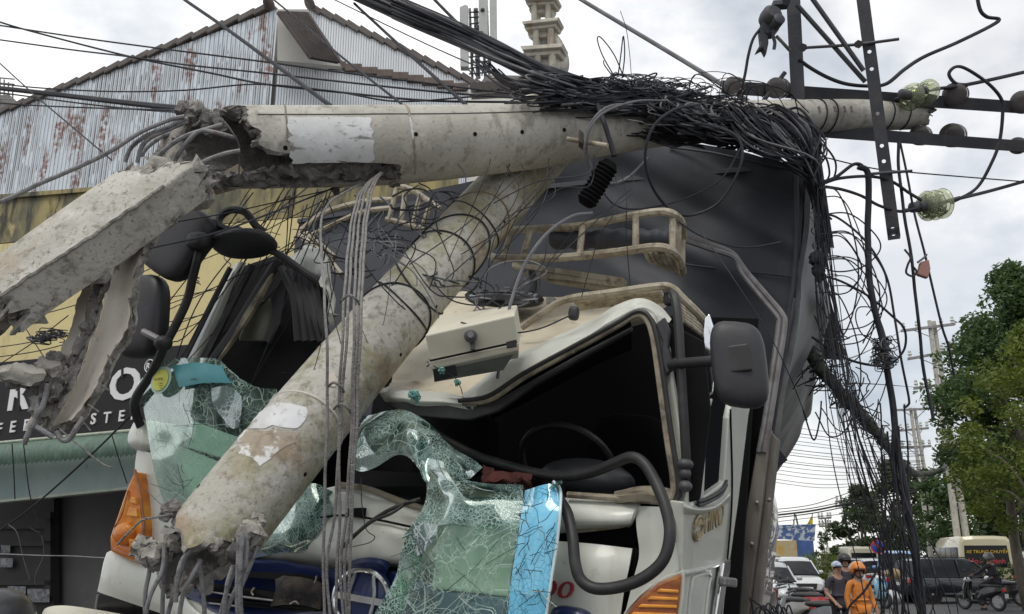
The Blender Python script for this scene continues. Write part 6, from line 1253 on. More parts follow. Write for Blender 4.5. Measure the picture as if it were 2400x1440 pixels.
# coils that read singly
L1 = [('coil of grey cable looped round the level pole left of the heap', [(1480, 246, 4.3), (1430, 250, 4.2), (1392, 280, 4.15), (1374, 330, 4.15), (1382, 390, 4.2), (1420, 430, 4.25), (1470, 418, 4.3), (1520, 370, 4.3)], 8, 'cable_grey'),
      ('second grey coil hanging beside the bolt on the level pole', [(1560, 236, 4.35), (1490, 238, 4.25), (1420, 262, 4.15), (1384, 300, 4.12), (1370, 352, 4.12), (1385, 400, 4.15)], 6, 'cable_grey'),
      ('large grey cable loop sweeping down over the tarpaulin', [(1640, 245, 4.4), (1580, 258, 4.3), (1530, 300, 4.25), (1512, 370, 4.25), (1530, 440, 4.3), (1570, 490, 4.35), (1620, 505, 4.4), (1690, 470, 4.4), (1738, 380, 4.4), (1726, 320, 4.45), (1660, 294, 4.5), (1590, 288, 4.5)], 7, 'cable'),
      ('black cable arc hanging across the middle of the tarpaulin', [(1400, 430, 4.35), (1440, 480, 4.3), (1500, 490, 4.3), (1600, 468, 4.4), (1690, 420, 4.45), (1737, 345, 4.5)], 4, 'cable'),
      ('stiff grey cable arched up over the roof rack and stabbing down', [(1388, 500, 3.55), (1340, 508, 3.5), (1280, 550, 3.42), (1230, 620, 3.36), (1200, 700, 3.3), (1180, 790, 3.24), (1166, 888, 3.2)], 8, 'cable_grey'),
      ('pointed wire loop standing up highest above the heap', [(1440, 180, 4.5), (1412, 130, 4.5), (1400, 92, 4.5), (1410, 90, 4.5), (1440, 130, 4.52), (1462, 182, 4.55)], 3, 'cable'),
      ('narrow wire hairpin standing beside the pointed loop', [(1448, 182, 4.5), (1455, 130, 4.5), (1461, 85, 4.5), (1464, 130, 4.5), (1458, 184, 4.5)], 3, 'cable'),
      ('short curled wire low beside the standing loops', [(1440, 184, 4.5), (1418, 155, 4.5), (1414, 142, 4.5)], 3, 'cable'),
      ('hair thin wire rising into the sky above the heap', [(1480, 184, 4.5), (1476, 130, 4.5), (1468, 70, 4.5), (1454, 26, 4.5)], 1.6, 'cable'),
      ('black wire loop to the right end of the heap against the sky', [(1350, 190, 4.5), (1420, 182, 4.4), (1480, 190, 4.4), (1535, 172, 4.45), (1528, 184, 4.5), (1460, 212, 4.5)], 4, 'cable')]
for lb, pts, w, m in L1: wire('cable_loop', lb, pts, w, m)
# clamps bolted on the pole
c = thing('pole_clamp', 'rusty bolt and clamp plate sticking out of the level pole', 'clamp', tuple(P(1375, 330, 4.2)))
MB().tube([P(1330, 326, 4.22), P(1424, 342, 4.1)], .012, 10).build('bolt', M['rack'], c); MB().box(P(1362, 328, 4.17), V((.012, .02, 0)), V((0, .03, 0)), V((0, 0, .03))).build('plate', M['brown_steel'], c)
c = thing('splice_case', 'black ribbed cable splice case dangling under the level pole', 'splice case', tuple(P(1400, 440, 4.1)))
b = MB(); b.lathe(P(1432, 380, 4.15), (P(1372, 478, 4.15) - P(1432, 380, 4.15)), [(.03, 0)] + [(.042 + .009 * (i % 2), .02 + .010 * i) for i in range(20)] + [(.03, .235)], n=18); b.build('case_body', M['dash'], c)
MB().tube(cr([P(1440, 366, 4.15), P(1420, 300, 4.2), P(1400, 246, 4.3)], 5), .012, 8).build('lead_cable', M['cable'], c)
# wires on the near left and around the lower pole
sg = [((740, 470, 3.3), (1095, 430, 4.3)), ((-10, 610, 9), (620, 470, 6)), ((360, 580, 3.2), (690, 470, 4.4)), ((420, 600, 3.6), (760, 440, 4.4))]
wire('slack_wire', 'pale edged wire stretched from the slab past the round mirror', [(352, 582, 3.15), (520, 542, 3.3), (720, 466, 3.8), (830, 420, 4.2)], 4.5)
wire('slack_wire', 'thin wire crossing the yellow wall just above the upper mirror', [(405, 522, 3.7), (530, 500, 3.8), (700, 462, 4.0), (840, 430, 4.2)], 3)
wire('slack_wire', 'black wire slanting up from the cab corner behind the mirrors', [(395, 890, 4.6), (470, 700, 4.6), (600, 540, 4.7), (720, 440, 4.8)], 3)
fan = 0
for i, (x0, y0, x1, y1) in enumerate([(380, 700, 640, 640), (376, 720, 660, 600), (372, 760, 620, 690), (378, 735, 700, 560), (384, 790, 560, 700), (388, 770, 640, 655), (330, 640, 560, 520), (398, 640, 700, 500)]):
    wire('slack_wire', 'thin black wire fanning across the yellow wall behind the left mirrors', [(x0, y0, 5.2), ((x0 + x1) / 2, (y0 + y1) / 2 + 8, 5), (x1, y1, 4.7), (x1 + 120, y1 - 60, 4.5)], 2.6, group='thin wires fanned across the yellow wall')
for i, (x0, y0, x1, y1) in enumerate([(-10, 760, 260, 690), (-10, 815, 150, 780), (-10, 838, 180, 800), (60, 770, 150, 900), (-10, 860, 160, 740)]):
    wire('slack_wire', 'thin dark wire over the yellow wall below the hanging slabs', [(x0, y0, 6), ((x0 + x1) / 2, (y0 + y1) / 2 + 5, 5.8), (x1, y1, 5.6)], 2.6, group='thin wires under the slabs')
tangle('wire_tangle', 'small black knot of wire on the yellow wall beside the slab', 26, lambda q: (90 + 40 * q, 800 - 20 * q), 34, 12, lambda x: 5.6, .06, 12, rr=(.0025, .004))
wire('slack_wire', 'straight black wire slanting from the shop doorway up past the sign', [(-10, 1250, 5), (80, 1185, 4.9), (220, 1060, 4.7), (320, 960, 4.5), (400, 880, 4.4)], 5)
wire('slack_wire', 'white twisted wire strung level across the dark doorway', [(-10, 1297, 4.4), (90, 1302, 4.4), (200, 1307, 4.4), (250, 1308, 4.4)], 2.6, m='steel_light', wob=.006)
wire('slack_wire', 'thin wire with hooked end dangling before the green fascia', [(55, 1040, 4.5), (70, 1160, 4.5), (94, 1240, 4.5), (92, 1248, 4.5), (74, 1240, 4.5), (68, 1234, 4.5)], 3)
wire('slack_wire', 'thin vertical wire hanging straight in front of the awning at the left', [(28, 1040, 4.5), (32, 1100, 4.5), (35, 1170, 4.5)], 3)
wire('slack_wire', 'thin wire hanging beside the orange left signal', [(262, 1020, 4.3), (280, 1080, 4.3), (298, 1134, 4.3)], 2.8)
wire('slack_wire', 'pale curved wire drooping in the dark doorway', [(20, 1230, 4.4), (40, 1250, 4.4), (55, 1310, 4.4), (70, 1360, 4.4)], 2, m='cable_grey')
wire('slack_wire', 'pale wire wriggling down the doorway beside the curved one', [(98, 1256, 4.4), (102, 1300, 4.4), (84, 1345, 4.4), (82, 1368, 4.4)], 2, m='cable_grey')
# tie of green twine on the header
M['twine'] = mat('green_twine', (.16, .36, .33), .8)
for x, y, lb in ((972, 925, 'frayed tuft of green twine on the crushed roof lip'), (1072, 895, 'small knot of green twine under the junction box'), (1035, 866, 'tiny wisp of green twine tied at the box corner')):
    random.seed(int(x)); b = MB()
    for i in range(26 if x < 1000 else 12):
        s = 1 if x < 1000 else .5; b.tube(cr([P(x + random.uniform(-6, 6) * s, y - 8 * s, 3.02), P(x + random.uniform(-16, 16) * s, y + random.uniform(-8, 8) * s, 3.0), P(x + random.uniform(-10, 14) * s, y + random.uniform(0, 24) * s, 3.02)], 4), .0022, 4)
    tag(b.build('twine', M['twine']), lb, 'twine', kind='thing')
wire('thin_wire', 'thin wire from the box corner down to the roof lip', [(1000, 848, 3.05), (1030, 866, 3.02), (1062, 882, 3.02), (1078, 905, 3.0), (1084, 924, 3.0)], 2.2)
wire('thin_wire', 'thin wire curling below the wiper in front of the buckled panel', [(846, 1120, 3.0), (848, 1180, 2.98), (858, 1240, 2.97), (878, 1258, 2.97), (866, 1272, 2.97), (826, 1282, 2.97)], 2.2)
wire('thin_wire', 'long thin wire slanting over the right mirror and tarpaulin', [(1640, 540, 3.7), (1710, 640, 3.5), (1800, 780, 3.4), (1850, 880, 3.4), (1892, 985, 3.5)], 2.6)
wire('thin_wire', 'frayed black cable end lying along the guard rail', [(1590, 520, 3.9), (1640, 552, 3.9), (1710, 576, 3.9), (1760, 580, 3.9), (1800, 574, 3.9), (1830, 568, 3.9)], 4.5)
for i, (a, b_) in enumerate((((1230, 400), (960, 620)), ((1480, 440), (1000, 860)), ((1300, 390), (1040, 660)))):
    wire('thin_wire', ['steep thin wire crossing the leaning mossy pole at its middle', 'longest thin wire from the splice case down to the junction box', 'thin wire crossing the leaning pole just below its upper end'][i], [(a[0], a[1], 3.9), ((a[0] + b_[0]) / 2, (a[1] + b_[1]) / 2 + 14, 3.5), (b_[0], b_[1], 3.25)], 3)
wire('thin_wire', 'black wire curving over the mossy pole and round the roof hatch', [(944, 585, 3.35), (1010, 680, 3.2), (1060, 696, 3.2), (1130, 694, 3.4), (1200, 680, 3.6), (1270, 620, 3.8), (1282, 560, 3.9)], 3.4)
wire('thin_wire', 'black wire drawn over the junction box to the visor rail', [(1080, 756, 3.1), (1180, 780, 3.05), (1260, 772, 3.0), (1340, 738, 3.0)], 4)
# right-hand side: cables from the crossarms and pole tip
wire('overhead_cable', 'thick cable rising from the pole to a sharp bend at upper right', [(1872, 140, 5.2), (1900, 160, 5.2), (1940, 182, 5.2), (1983, 197, 5.2), (2033, 202, 5.2), (2077, 197, 5.2), (2120, 163, 5.25), (2167, 133, 5.3), (2250, 97, 5.4), (2340, 50, 5.5), (2313, 40, 5.5), (2297, 23, 5.5), (2288, -20, 5.5)], 9)
wire('overhead_cable', 'cable curling in a loop above the upper crossarm and hanging down right', [(2195, 208, 5.5), (2268, 200, 5.5), (2240, 196, 5.5), (2224, 174, 5.5), (2240, 157, 5.5), (2267, 163, 5.5), (2317, 197, 5.5), (2347, 233, 5.5), (2350, 267, 5.5), (2343, 330, 5.5), (2325, 380, 5.5), (2290, 440, 5.5), (2240, 470, 5.4), (2200, 482, 5.3)], 8)
wire('overhead_cable', 'cable leaving the upright glass discs toward the right edge', [(2215, 208, 5.5), (2300, 192, 5.6), (2420, 165, 5.8)], 9)
wire('overhead_cable', 'cable leaving the hanging glass discs toward the right edge', [(2230, 470, 5.3), (2320, 448, 5.5), (2420, 420, 5.7)], 8)
wire('overhead_cable', 'thin level wire passing behind the drilled iron to the right edge', [(1905, 362, 5.4), (2030, 392, 5.4), (2130, 404, 5.4), (2420, 428, 5.6)], 3.5)
wire('jumper_cable', 'cable dropping from the clamp to the left end of the crossarm', [(1788, 60, 5.1), (1766, 90, 5.1), (1754, 130, 5.1), (1745, 180, 5.1), (1730, 232, 5.1)], 7)
wire('hanging_cable', 'cable falling straight from the lower crossarm, left of the red tag', [(2106, 330, 5.1), (2108, 400, 5.05), (2117, 480, 5), (2136, 600, 4.95), (2148, 730, 4.9), (2158, 800, 4.9), (2170, 900, 4.85), (2186, 980, 4.8)], 8, wob=.008)
wire('hanging_cable', 'cable falling past the red tag to the tree', [(2110, 335, 5.1), (2126, 410, 5.05), (2143, 500, 5), (2167, 593, 4.95), (2180, 650, 4.95), (2207, 763, 4.9), (2223, 813, 4.9), (2236, 880, 4.9)], 6)
t_ = thing('cable_tag', 'small reddish tag tied on a hanging cable against the sky', 'tag', tuple(P(2167, 630, 4.93)))
MB().prism([P(2158, 614, 4.9), P(2178, 608, 4.9), P(2182, 630, 4.9), P(2176, 652, 4.9), P(2152, 644, 4.9)], V((0, .03, 0))).build('tag_plate', mat('tag_red', (.42, .22, .19), .7), t_, bev=.006)
MB().tube(cr([P(2150, 616, 4.9), P(2166, 604, 4.9), P(2172, 596, 4.9)], 3), .006, 6).build('tag_tie', M['cable_grey'], t_)
MB().tube(cr([P(2120, 585, 4.92), P(2134, 604, 4.9), P(2128, 620, 4.9), P(2124, 640, 4.9), P(2140, 648, 4.9), P(2148, 636, 4.9), P(2136, 622, 4.9)], 4), .006, 6).build('tag_wire', M['cable'], t_)
wire('hanging_cable', 'thickest black cable hanging straight down right of the lorry to the road', [(2012, 390, 5), (2034, 404, 5), (2036, 470, 5), (2033, 560, 4.95), (2036, 640, 4.9), (2050, 720, 4.85), (2072, 820, 4.8), (2090, 940, 4.75), (2110, 1080, 4.7), (2132, 1220, 4.65), (2148, 1330, 4.6), (2164, 1470, 4.55)], 15, n=8, wob=.01)
wire('hanging_cable', 'cable arching out from the corner and falling inside the curtain', [(1925, 500, 5), (1967, 513, 5), (2030, 567, 4.95), (2077, 647, 4.9), (2097, 747, 4.85), (2113, 847, 4.8), (2130, 933, 4.8), (2128, 950, 4.8), (2118, 956, 4.8)], 6)
wire('hanging_cable', 'wide cable bow leaving the tarpaulin edge and doubling back', [(1921, 647, 5), (1967, 658, 5), (2033, 693, 4.95), (2093, 743, 4.9), (2120, 773, 4.9), (2120, 817, 4.9), (2093, 850, 4.9), (2060, 858, 4.9), (2000, 847, 4.9), (1950, 823, 4.95), (1903, 790, 5)], 6)
wire('hanging_cable', 'black cable hump beside the tarpaulin corner under the pole', [(1925, 428, 5), (1960, 415, 5), (2000, 386, 5), (2022, 390, 5), (2034, 420, 5), (2036, 480, 5)], 8)
wire('hanging_cable', 'flat cable arc from the corner knot across the drilled iron', [(1925, 432, 5), (1970, 418, 5), (2040, 414, 5), (2090, 426, 5), (2130, 452, 5), (2160, 470, 5)], 8)
wire('hanging_cable', 'lower cable arc from the corner knot to the hanging discs', [(1935, 438, 5), (1975, 445, 5), (2020, 460, 5), (2060, 482, 5), (2110, 496, 5), (2150, 488, 5)], 8)
wire('hanging_cable', 'loop of thin cable beside the upper tarpaulin corner', [(1900, 320, 5), (1935, 345, 5), (1958, 380, 5), (1955, 415, 5), (1935, 430, 5)], 5)
wire('hanging_cable', 'loop of cable hanging outside the upper tarpaulin corner', [(1905, 345, 5), (1935, 370, 5), (1944, 405, 5), (1938, 425, 5)], 5)
wire('hanging_cable', 'thin wire drooping in a hook below the mirror toward the road', [(1882, 960, 4.8), (1894, 1000, 4.8), (1904, 1028, 4.8), (1912, 1026, 4.8), (1922, 980, 4.8), (1925, 940, 4.8)], 4)
wire('hanging_cable', 'thin black wire falling at a slant in front of the workers', [(2130, 1180, 4.6), (2080, 1290, 4.55), (2030, 1380, 4.5), (1990, 1424, 4.5), (1984, 1470, 4.5)], 5)
wire('hanging_cable', 'round wire ring floating in the curtain of cables', [(2045, 720, 4.85), (2012, 722, 4.85), (2006, 750, 4.85), (2022, 785, 4.85), (2060, 810, 4.85), (2085, 850, 4.85)], 3)
wire('hanging_cable', 'large thin arc over the fuzzy knot on the thick cable', [(1905, 870, 4.9), (1950, 818, 4.85), (2005, 786, 4.8), (2050, 798, 4.8), (2090, 850, 4.8)], 3)
mo = thing('cable_bundle', 'thick mossy cable bundle slanting from the lorry side down into the distance', 'cable bundle', tuple(P(2010, 960, 6)))
mb = cr([P(1868, 786, 6.0), P(1908, 845, 5.8), P(1960, 908, 5.8), P(2020, 975, 6.3), P(2076, 1040, 8), P(2120, 1092, 12), P(2160, 1112, 19), P(2212, 1098, 34), P(2230, 1066, 43)], 9)
MB().tube([p + nv(p, 6) * .02 for p in mb], [.040 + .010 * n1(p, 5) + .0016 * max(0, p.y - 5) for p in mb], 9).build('bundle_core', M['mossy'] if 'mossy' in M else mat('mossy_cable', (.05, .055, .045), .95, var=[((.10, .11, .07), 20, .45, .6, .9), ((.02, .02, .02), 30, .5, .6, .8)], bump=(40, 1)), mo)
random.seed(8); fz = MB()
for i in range(160):
    p = mb[random.randrange(6, len(mb) - 8)] + V((random.uniform(-.05, .05), random.uniform(-.05, .05), random.uniform(-.05, .05))); fz.tube(cr([p, p + V((random.uniform(-.09, .09), 0, random.uniform(-.09, .09))), p + V((random.uniform(-.16, .16), random.uniform(-.05, .05), random.uniform(-.16, .1)))], 3), .004, 4)
tag(fz.build('bundle_fuzz', M['cable'], mo), kind='stuff')
for i in range(6):
    o = random.uniform(-10, 10); MB().tube([p + nv(p + V((i * 5, 0, 0)), 2.5) * .05 for p in mb], .010, 6).build('bundle_cable', M['cable'], mo)
# the curtain of hanging wires: single ones, then their many thin companions
random.seed(17)
cur = ['fine black wire hanging in the curtain of cables right of the lorry']
for i in range(26):
    x0 = random.uniform(1908, 1940); y0 = random.uniform(420, 660)
    xe = random.gauss(2110, 50); x1 = x0 + (xe - x0) * .42 + random.uniform(-30, 20); d = random.uniform(4.5, 4.95); ye = random.choice((1470, 1470, 1470, random.uniform(1150, 1420)))
    wire('hanging_wire', cur[0], [(x0, y0, d), (x0 + (x1 - x0) * .35 + random.uniform(-10, 10), y0 + (1000 - y0) * .4, d), (x1, 1000, d - .1), (x1 + (xe - x0) * .28 + random.uniform(-14, 14), 1180, d - .12), (xe + random.uniform(-12, 12), ye * .6 + 1180 * .4, d - .14), (xe + random.uniform(-40, 50), ye, d - .15)], random.uniform(1.8, 3.0), group='fine wires hanging in a curtain', wob=.005, seed=i, n=5)
for i in range(11):
    x0 = random.uniform(2060, 2120); xe = x0 + random.uniform(0, 75); d = random.uniform(4.5, 4.8)
    wire('hanging_cable', 'black cable in the dense lower curtain before the black car', [(x0, random.uniform(930, 1080), d), (x0 + random.uniform(0, 24), 1150, d), (x0 * .45 + xe * .55 + random.uniform(-10, 10), 1280, d - .05), (xe, 1470, d - .1)], random.uniform(3, 7), group='cables in the dense lower curtain', wob=.012, seed=50 + i, n=5)
tangle('wire_tangle', 'fuzzy ball of wire caught on the thickest hanging cable', 60, lambda q: (2062 + 20 * q, 830 + random.uniform(-25, 25)), 22, 18, lambda x: 4.8, .08, 14, rr=(.002, .0035))
tangle('wire_tangle', 'loose loops of thin wire beside the tarpaulin edge', 12, lambda q: (1945 + 60 * q, 700 + 240 * q), 60, 80, lambda x: 4.95, .15, 15, rr=(.002, .004), curl=.5, jt=.8)
tangle('wire_tangle', 'bristling wires sticking out at the tarpaulin corner', 26, lambda q: (1912 + 12 * q, 400 + 180 * q), 20, 34, lambda x: 4.95, .08, 16, rr=(.002, .004), curl=.5, jt=.6)
for i, (x, y, r) in enumerate(((1917, 606, 13), (1918, 636, 11), (1922, 650, 8))): lump('wire_clod', P(x, y, 4.9), r / 2100 * 4.9 * 1.3, M['cable'], tag(thing('wire_clod', ['dark clod of wire and dirt stuck to the tarpaulin edge, upper', 'dark clod stuck to the tarpaulin edge below the first', 'smallest dark clod low on the tarpaulin edge'][i], 'clod', tuple(P(x, y, 4.9)))), jit=.5)
wire('hanging_cable', 'dark knotted cable end sticking out at the lorry foot', [(1762, 1405, 3.6), (1790, 1425, 3.6), (1830, 1446, 3.6)], 5)
wire('hanging_cable', 'second dark cable end at the lorry foot bending down', [(1757, 1400, 3.6), (1764, 1424, 3.6), (1766, 1460, 3.6)], 5)
for i in range(7): wire('hanging_cable', 'short black cable sticking up beside the parked motorbikes', [(1760 + i * 13, 1470, 3.8), (1775 + i * 12, 1425 - (i * 5) % 12, 3.8), (1800 + i * 10, 1440 + (i * 7) % 12, 3.8)], 4, group='short cable ends by the lorry foot')
# distribution box thrown on the roof
jb = thing('junction_box', 'cream metal junction box with lock thrown onto the crushed cab roof', 'junction box', tuple(P(1110, 810, 3.0)))
fa = [(996, 786, 3.02), (1206, 738, 2.96), (1216, 806, 2.98), (1010, 848, 3.04)]
b = MB(); vs = [P(*q) for q in fa]; bk = [P(1030, 742, 3.5), P(1212, 715, 3.45), P(1222, 780, 3.5), P(1040, 826, 3.55)]
b.add(vs + bk, [(0, 3, 2, 1), (0, 1, 5, 4), (4, 5, 6, 7), (1, 2, 6, 5), (0, 4, 7, 3)], 0, False); b.build('box_body', M['white_cab'], jb, bev=.006)
fc = [(1004, 848, 3.03), (1217, 803, 2.97), (1216, 822, 2.975), (1012, 866, 3.035)]
MB().prism([P(*q) for q in fc], V((.0, .12, 0))).build('door_edge', M['white_cab'], jb, bev=.004)
un = [(1014, 858, 3.05), (1214, 815, 2.99), (1180, 868, 3.08), (1018, 896, 3.14)]
MB().prism([P(*q) for q in un], V((0, .05, .03))).build('underside', M['grey_under'], jb)
MB().prism([P(*q) for q in ((1014, 862, 3.035), (1066, 848, 3.02), (1072, 880, 3.05), (1018, 894, 3.07))], V((0, .01, 0))).build('dark_plate', M['shop_dark'], jb)
MB().prism([P(*q) for q in ((1186, 802, 2.955), (1210, 796, 2.95), (1211, 812, 2.95), (1188, 816, 2.955))], V((0, .01, 0))).build('dark_plate', M['shop_dark'], jb)
lk = MB(); lk.lathe(P(1103, 788, 2.975), ray(1103, 788) * -1, [(.022, -.02), (.022, .012), (.017, .016), (.0, .016)], n=20); lo = lk.build('lock', M['steel'], jb)
MB().lathe(P(1103, 785, 2.955), ray(1103, 785) * -1, [(.010, -.004), (.010, .003), (.006, .003)], n=14).build('keyhole', M['chrome'], lo)
MB().box(P(1108, 812, 2.98), V((.008, 0, 0)), V((0, .008, 0)), V((0, 0, .012))).build('hasp', M['steel'], lo)
MB().tube([P(1008, 846, 3.015), P(1212, 802, 2.955)], .004, 6).build('door_seam', M['dark'], jb)
# crumpled cloth on the dashboard
cl = MB(); g = []
for i in range(14):
    row = []
    for j in range(26):
        x = 1130 + 112 * j / 25; y = 1098 + 44 * i / 13 + 14 * j / 25; p = T(x, y, .16 - .12 * math.sin(i / 13 * 3.14)); row.append(p + nv(p, 16) * .028 + nv(p, 40) * .010)
    g.append(row)
tag(cl.grid(g, th=.01).build('cloth', M['cloth_red']), 'crumpled brick red cloth lying on the dashboard sill', 'cloth')

# more loose wires: the web over the cab and the facade, loops beyond the tarpaulin
random.seed(91)
for i in range(16):
    x0, y0 = random.uniform(560, 900), random.uniform(430, 480); x1 = x0 - random.uniform(40, 300); y1 = random.uniform(600, 900); d = random.uniform(3.9, 4.7)
    wire('loose_wire', 'thin loose wire sagging from the broken pole toward the mirrors', [(x0, y0, 4.2), ((x0 + x1) / 2 + random.uniform(-30, 30), (y0 + y1) / 2 + random.uniform(-10, 50), d), (x1, y1, d), (x1 - random.uniform(10, 70), y1 + random.uniform(-40, 90), d)], random.uniform(1.8, 3.2), group='loose wires sagging toward the left mirrors', wob=.006, seed=i, n=5)
for i in range(18):
    x0, y0 = random.uniform(740, 1000), random.uniform(430, 560); d = random.uniform(3.3, 3.9); x1 = x0 + random.uniform(-60, 110); y1 = y0 + random.uniform(80, 330); k = random.uniform(-70, 70)
    wire('loose_wire', 'thin curled wire dangling between the two pole lengths over the cab', [(x0, y0, 4.0), (x0 + k, y0 + 60, d), ((x0 + x1) / 2 - k, (y0 + y1) / 2, d), (x1, y1, d), (x1 + k * .6, y1 + 30, d)], random.uniform(1.8, 3.4), group='curled wires dangling over the cab', m=random.choice(('cable', 'cable', 'cable_grey')), wob=.02, seed=i + 20, n=5)
for i in range(14):
    x0, y0 = random.uniform(1050, 1500), random.uniform(330, 420); x1 = x0 + random.uniform(-260, 60); y1 = y0 + random.uniform(120, 380); d = random.uniform(3.5, 4.2)
    wire('loose_wire', 'thin loose wire hanging in front of the tarpaulin', [(x0, y0, 4.25), (x0 + random.uniform(-40, 40), y0 + 70, d), ((x0 + x1) / 2, (y0 + y1) / 2 + random.uniform(0, 50), d), (x1, y1, d)], random.uniform(1.8, 3.0), group='loose wires before the tarpaulin', wob=.006, seed=i + 50, n=5)
for i in range(13):
    x0, y0 = random.uniform(1915, 1935), random.uniform(430, 700); w = random.uniform(50, 190); h = random.uniform(120, 380); d = random.uniform(4.75, 5.05)
    wire('looping_wire', 'wide thin wire loop bowing out to the right of the tarpaulin', [(x0, y0, d), (x0 + w * .5, y0 + h * .06 - 10, d), (x0 + w * .92, y0 + h * .35, d), (x0 + w, y0 + h * .65, d), (x0 + w * .7, y0 + h * .95, d), (x0 + w * .25, y0 + h * 1.02, d), (x0 - 10, y0 + h * .85, d)][:random.choice((5, 6, 7))], random.uniform(2.2, 4.0), group='wide wire loops beside the tarpaulin', wob=.004, seed=i + 80, n=5)
for i in range(8):
    x0 = random.uniform(1600, 1760); y0 = random.uniform(225, 250); wire('looping_wire', 'thin wire arching over the pole between heap and crossarm', [(x0, y0 + 20, dpx(x0)), (x0 + 20, y0 - random.uniform(20, 70), dpx(x0) - .1), (x0 + random.uniform(60, 120), y0 - random.uniform(10, 50), dpx(x0) - .1), (x0 + random.uniform(110, 170), y0 + 30, dpx(x0))], random.uniform(1.8, 3), group='thin wires arching over the pole', n=5)
# ---------------------------------------------------------------- the street beyond the lorry
def G(px, y, z=0.0):
    d = y * CT + (z - CAM.z) * ST; return V(((px - CX) / FPX * d, y, z))
b = MB(); b.abox(-300, 13.0, 57, 59, -.05, .14); tag(b.build('kerb', M['kerb'], keep=True), kind='structure')
M['verge'] = mat('verge', (.07, .085, .035), .95, var=[((.10, .085, .055), 1.5, .45, .6, .8)], bump=(20, .8))
b = MB(); b.abox(21.5, 80, 20, 90, -.05, .13); tag(b.build('verge', M['verge'], keep=True), kind='structure')
b = MB(); b.abox(21.2, 21.5, 20, 90, -.05, .16); tag(b.build('kerb', M['kerb'], keep=True), kind='structure')
M['paint'] = mat('road_paint', (.45, .44, .41), .8, var=[((.12, .12, .12), 6, .5, .62, .8)])
b = MB()
for i in range(7): b.abox(11.2 + i * .02, 11.34 + i * .02, 22 + i * 6, 25 + i * 6, .0, .004)
tag(b.build('lane_markings', M['paint'], keep=True), kind='structure')
M['hill_far'] = mat('far_foliage', (.055, .075, .05), .95, var=[((.035, .05, .03), 1.2, .4, .6, .9)])
# --- foliage
def leaf_mat(name, c, c2, c3):
    m = mat(name, c, .55, var=[(c2, .55, .42, .58, .9), (c3, 3.0, .5, .66, .8)], spec=.3)
    b = m.node_tree.nodes['Principled BSDF']; b.inputs['Subsurface Weight'].default_value = 0
    nt = m.node_tree; t = nt.nodes.new('ShaderNodeBsdfTranslucent'); t.inputs[0].default_value = (c[0] * 1.6, c[1] * 1.6, c[2] * .8, 1); mx = nt.nodes.new('ShaderNodeMixShader'); mx.inputs[0].default_value = .28
    o = nt.nodes['Material Output']; nt.links.new(b.outputs[0], mx.inputs[1]); nt.links.new(t.outputs[0], mx.inputs[2]); nt.links.new(mx.outputs[0], o.inputs[0]); return m
M['leaf_dark'] = leaf_mat('leaf_dark', (.070, .115, .048), (.040, .072, .034), (.105, .15, .06))
M['leaf_light'] = leaf_mat('leaf_light', (.115, .15, .032), (.07, .11, .027), (.17, .195, .05))
M['leaf_far'] = leaf_mat('leaf_far', (.050, .078, .035), (.030, .05, .025), (.08, .11, .04))
M['bark'] = mat('bark', (.16, .135, .11), .9, var=[((.09, .08, .065), 4, .45, .65, .9, (1, 1, .3)), ((.24, .22, .19), 9, .56, .7, .6)], bump=(14, .8))
def leaves(clumps, per, size, seed):
    rng = random.Random(seed); vs = []; fs = []
    for c, r, sq in clumps:
        for _ in range(per):
            u = V((rng.gauss(0, 1), rng.gauss(0, 1), rng.gauss(0, 1))).normalized() * (rng.random() ** .45); p = c + V((u.x * r, u.y * r, u.z * r * sq))
            a = V((rng.gauss(0, 1), rng.gauss(0, 1), rng.gauss(0, .6))).normalized(); e, g_ = perp(a); s = size * rng.uniform(.6, 1.3); w = s * .42; q = rng.uniform(0, 6.28); sd = e * math.cos(q) + g_ * math.sin(q)
            o = len(vs); vs += [p - a * s * .5, p + sd * w * .5 + V((0, 0, -.1 * s)), p + a * s * .5 - V((0, 0, .2 * s)), p - sd * w * .5 + V((0, 0, -.1 * s))]; fs.append((o, o + 1, o + 2, o + 3))
    b = MB(); b.v = [tuple(v) for v in vs]; b.f = fs; b.m = [0] * len(fs); b.s = [False] * len(fs); return b
def tree(name, label, base, h, cr_, n, per, size, m, seed, trunk_r=.2, group=None, low=.35, lean=(0, 0)):
    rng = random.Random(seed); t = thing(name, label, 'tree', tuple(base), group); top = base + V((lean[0], lean[1], h * .75))
    b = MB(); pts = cr([base, base.lerp(top, .4) + V((rng.uniform(-.2, .2), 0, 0)), top], 5); b.tube(pts, [trunk_r * (1 - .7 * i / (len(pts) - 1)) for i in range(len(pts))], 9)
    tr = b.build('trunk', M['bark'], t); clumps = []
    for i in range(n):
        a = rng.uniform(0, 6.28); q = rng.random() ** .5; z = rng.uniform(low, 1.0); k = math.sin(min(1, (z - low) / (1 - low) * .9 + .18) * math.pi) ** .6
        c = base + V((lean[0] + math.cos(a) * cr_ * q * k, lean[1] + math.sin(a) * cr_ * q * k, h * z)); clumps.append((c, cr_ * rng.uniform(.16, .30), .75))
    lb = MB()
    for c, r, _ in clumps[:14]: lb.tube(cr([pts[int(len(pts) * .45)], pts[int(len(pts) * .6)].lerp(c, .5) + V((0, 0, .2)), c], 4), [trunk_r * .35, trunk_r * .06], 6)
    for i in range(1): lb.build('limbs', M['bark'], t)
    cw = leaves(clumps, per, size, seed).build('crown', m, t); tag(cw, kind='stuff'); return t
tree('leafy_tree', 'tall dark green tree rising highest at the right edge behind the pole pair', G(2490, 29), 11.0, 3.0, 150, 230, .20, M['leaf_dark'], 3, .28, low=.36)
tree('leafy_tree', 'yellow green tree in front of the tall dark one at the right edge', G(2525, 25), 8.0, 2.5, 120, 260, .14, M['leaf_light'], 4, .2, low=.30)
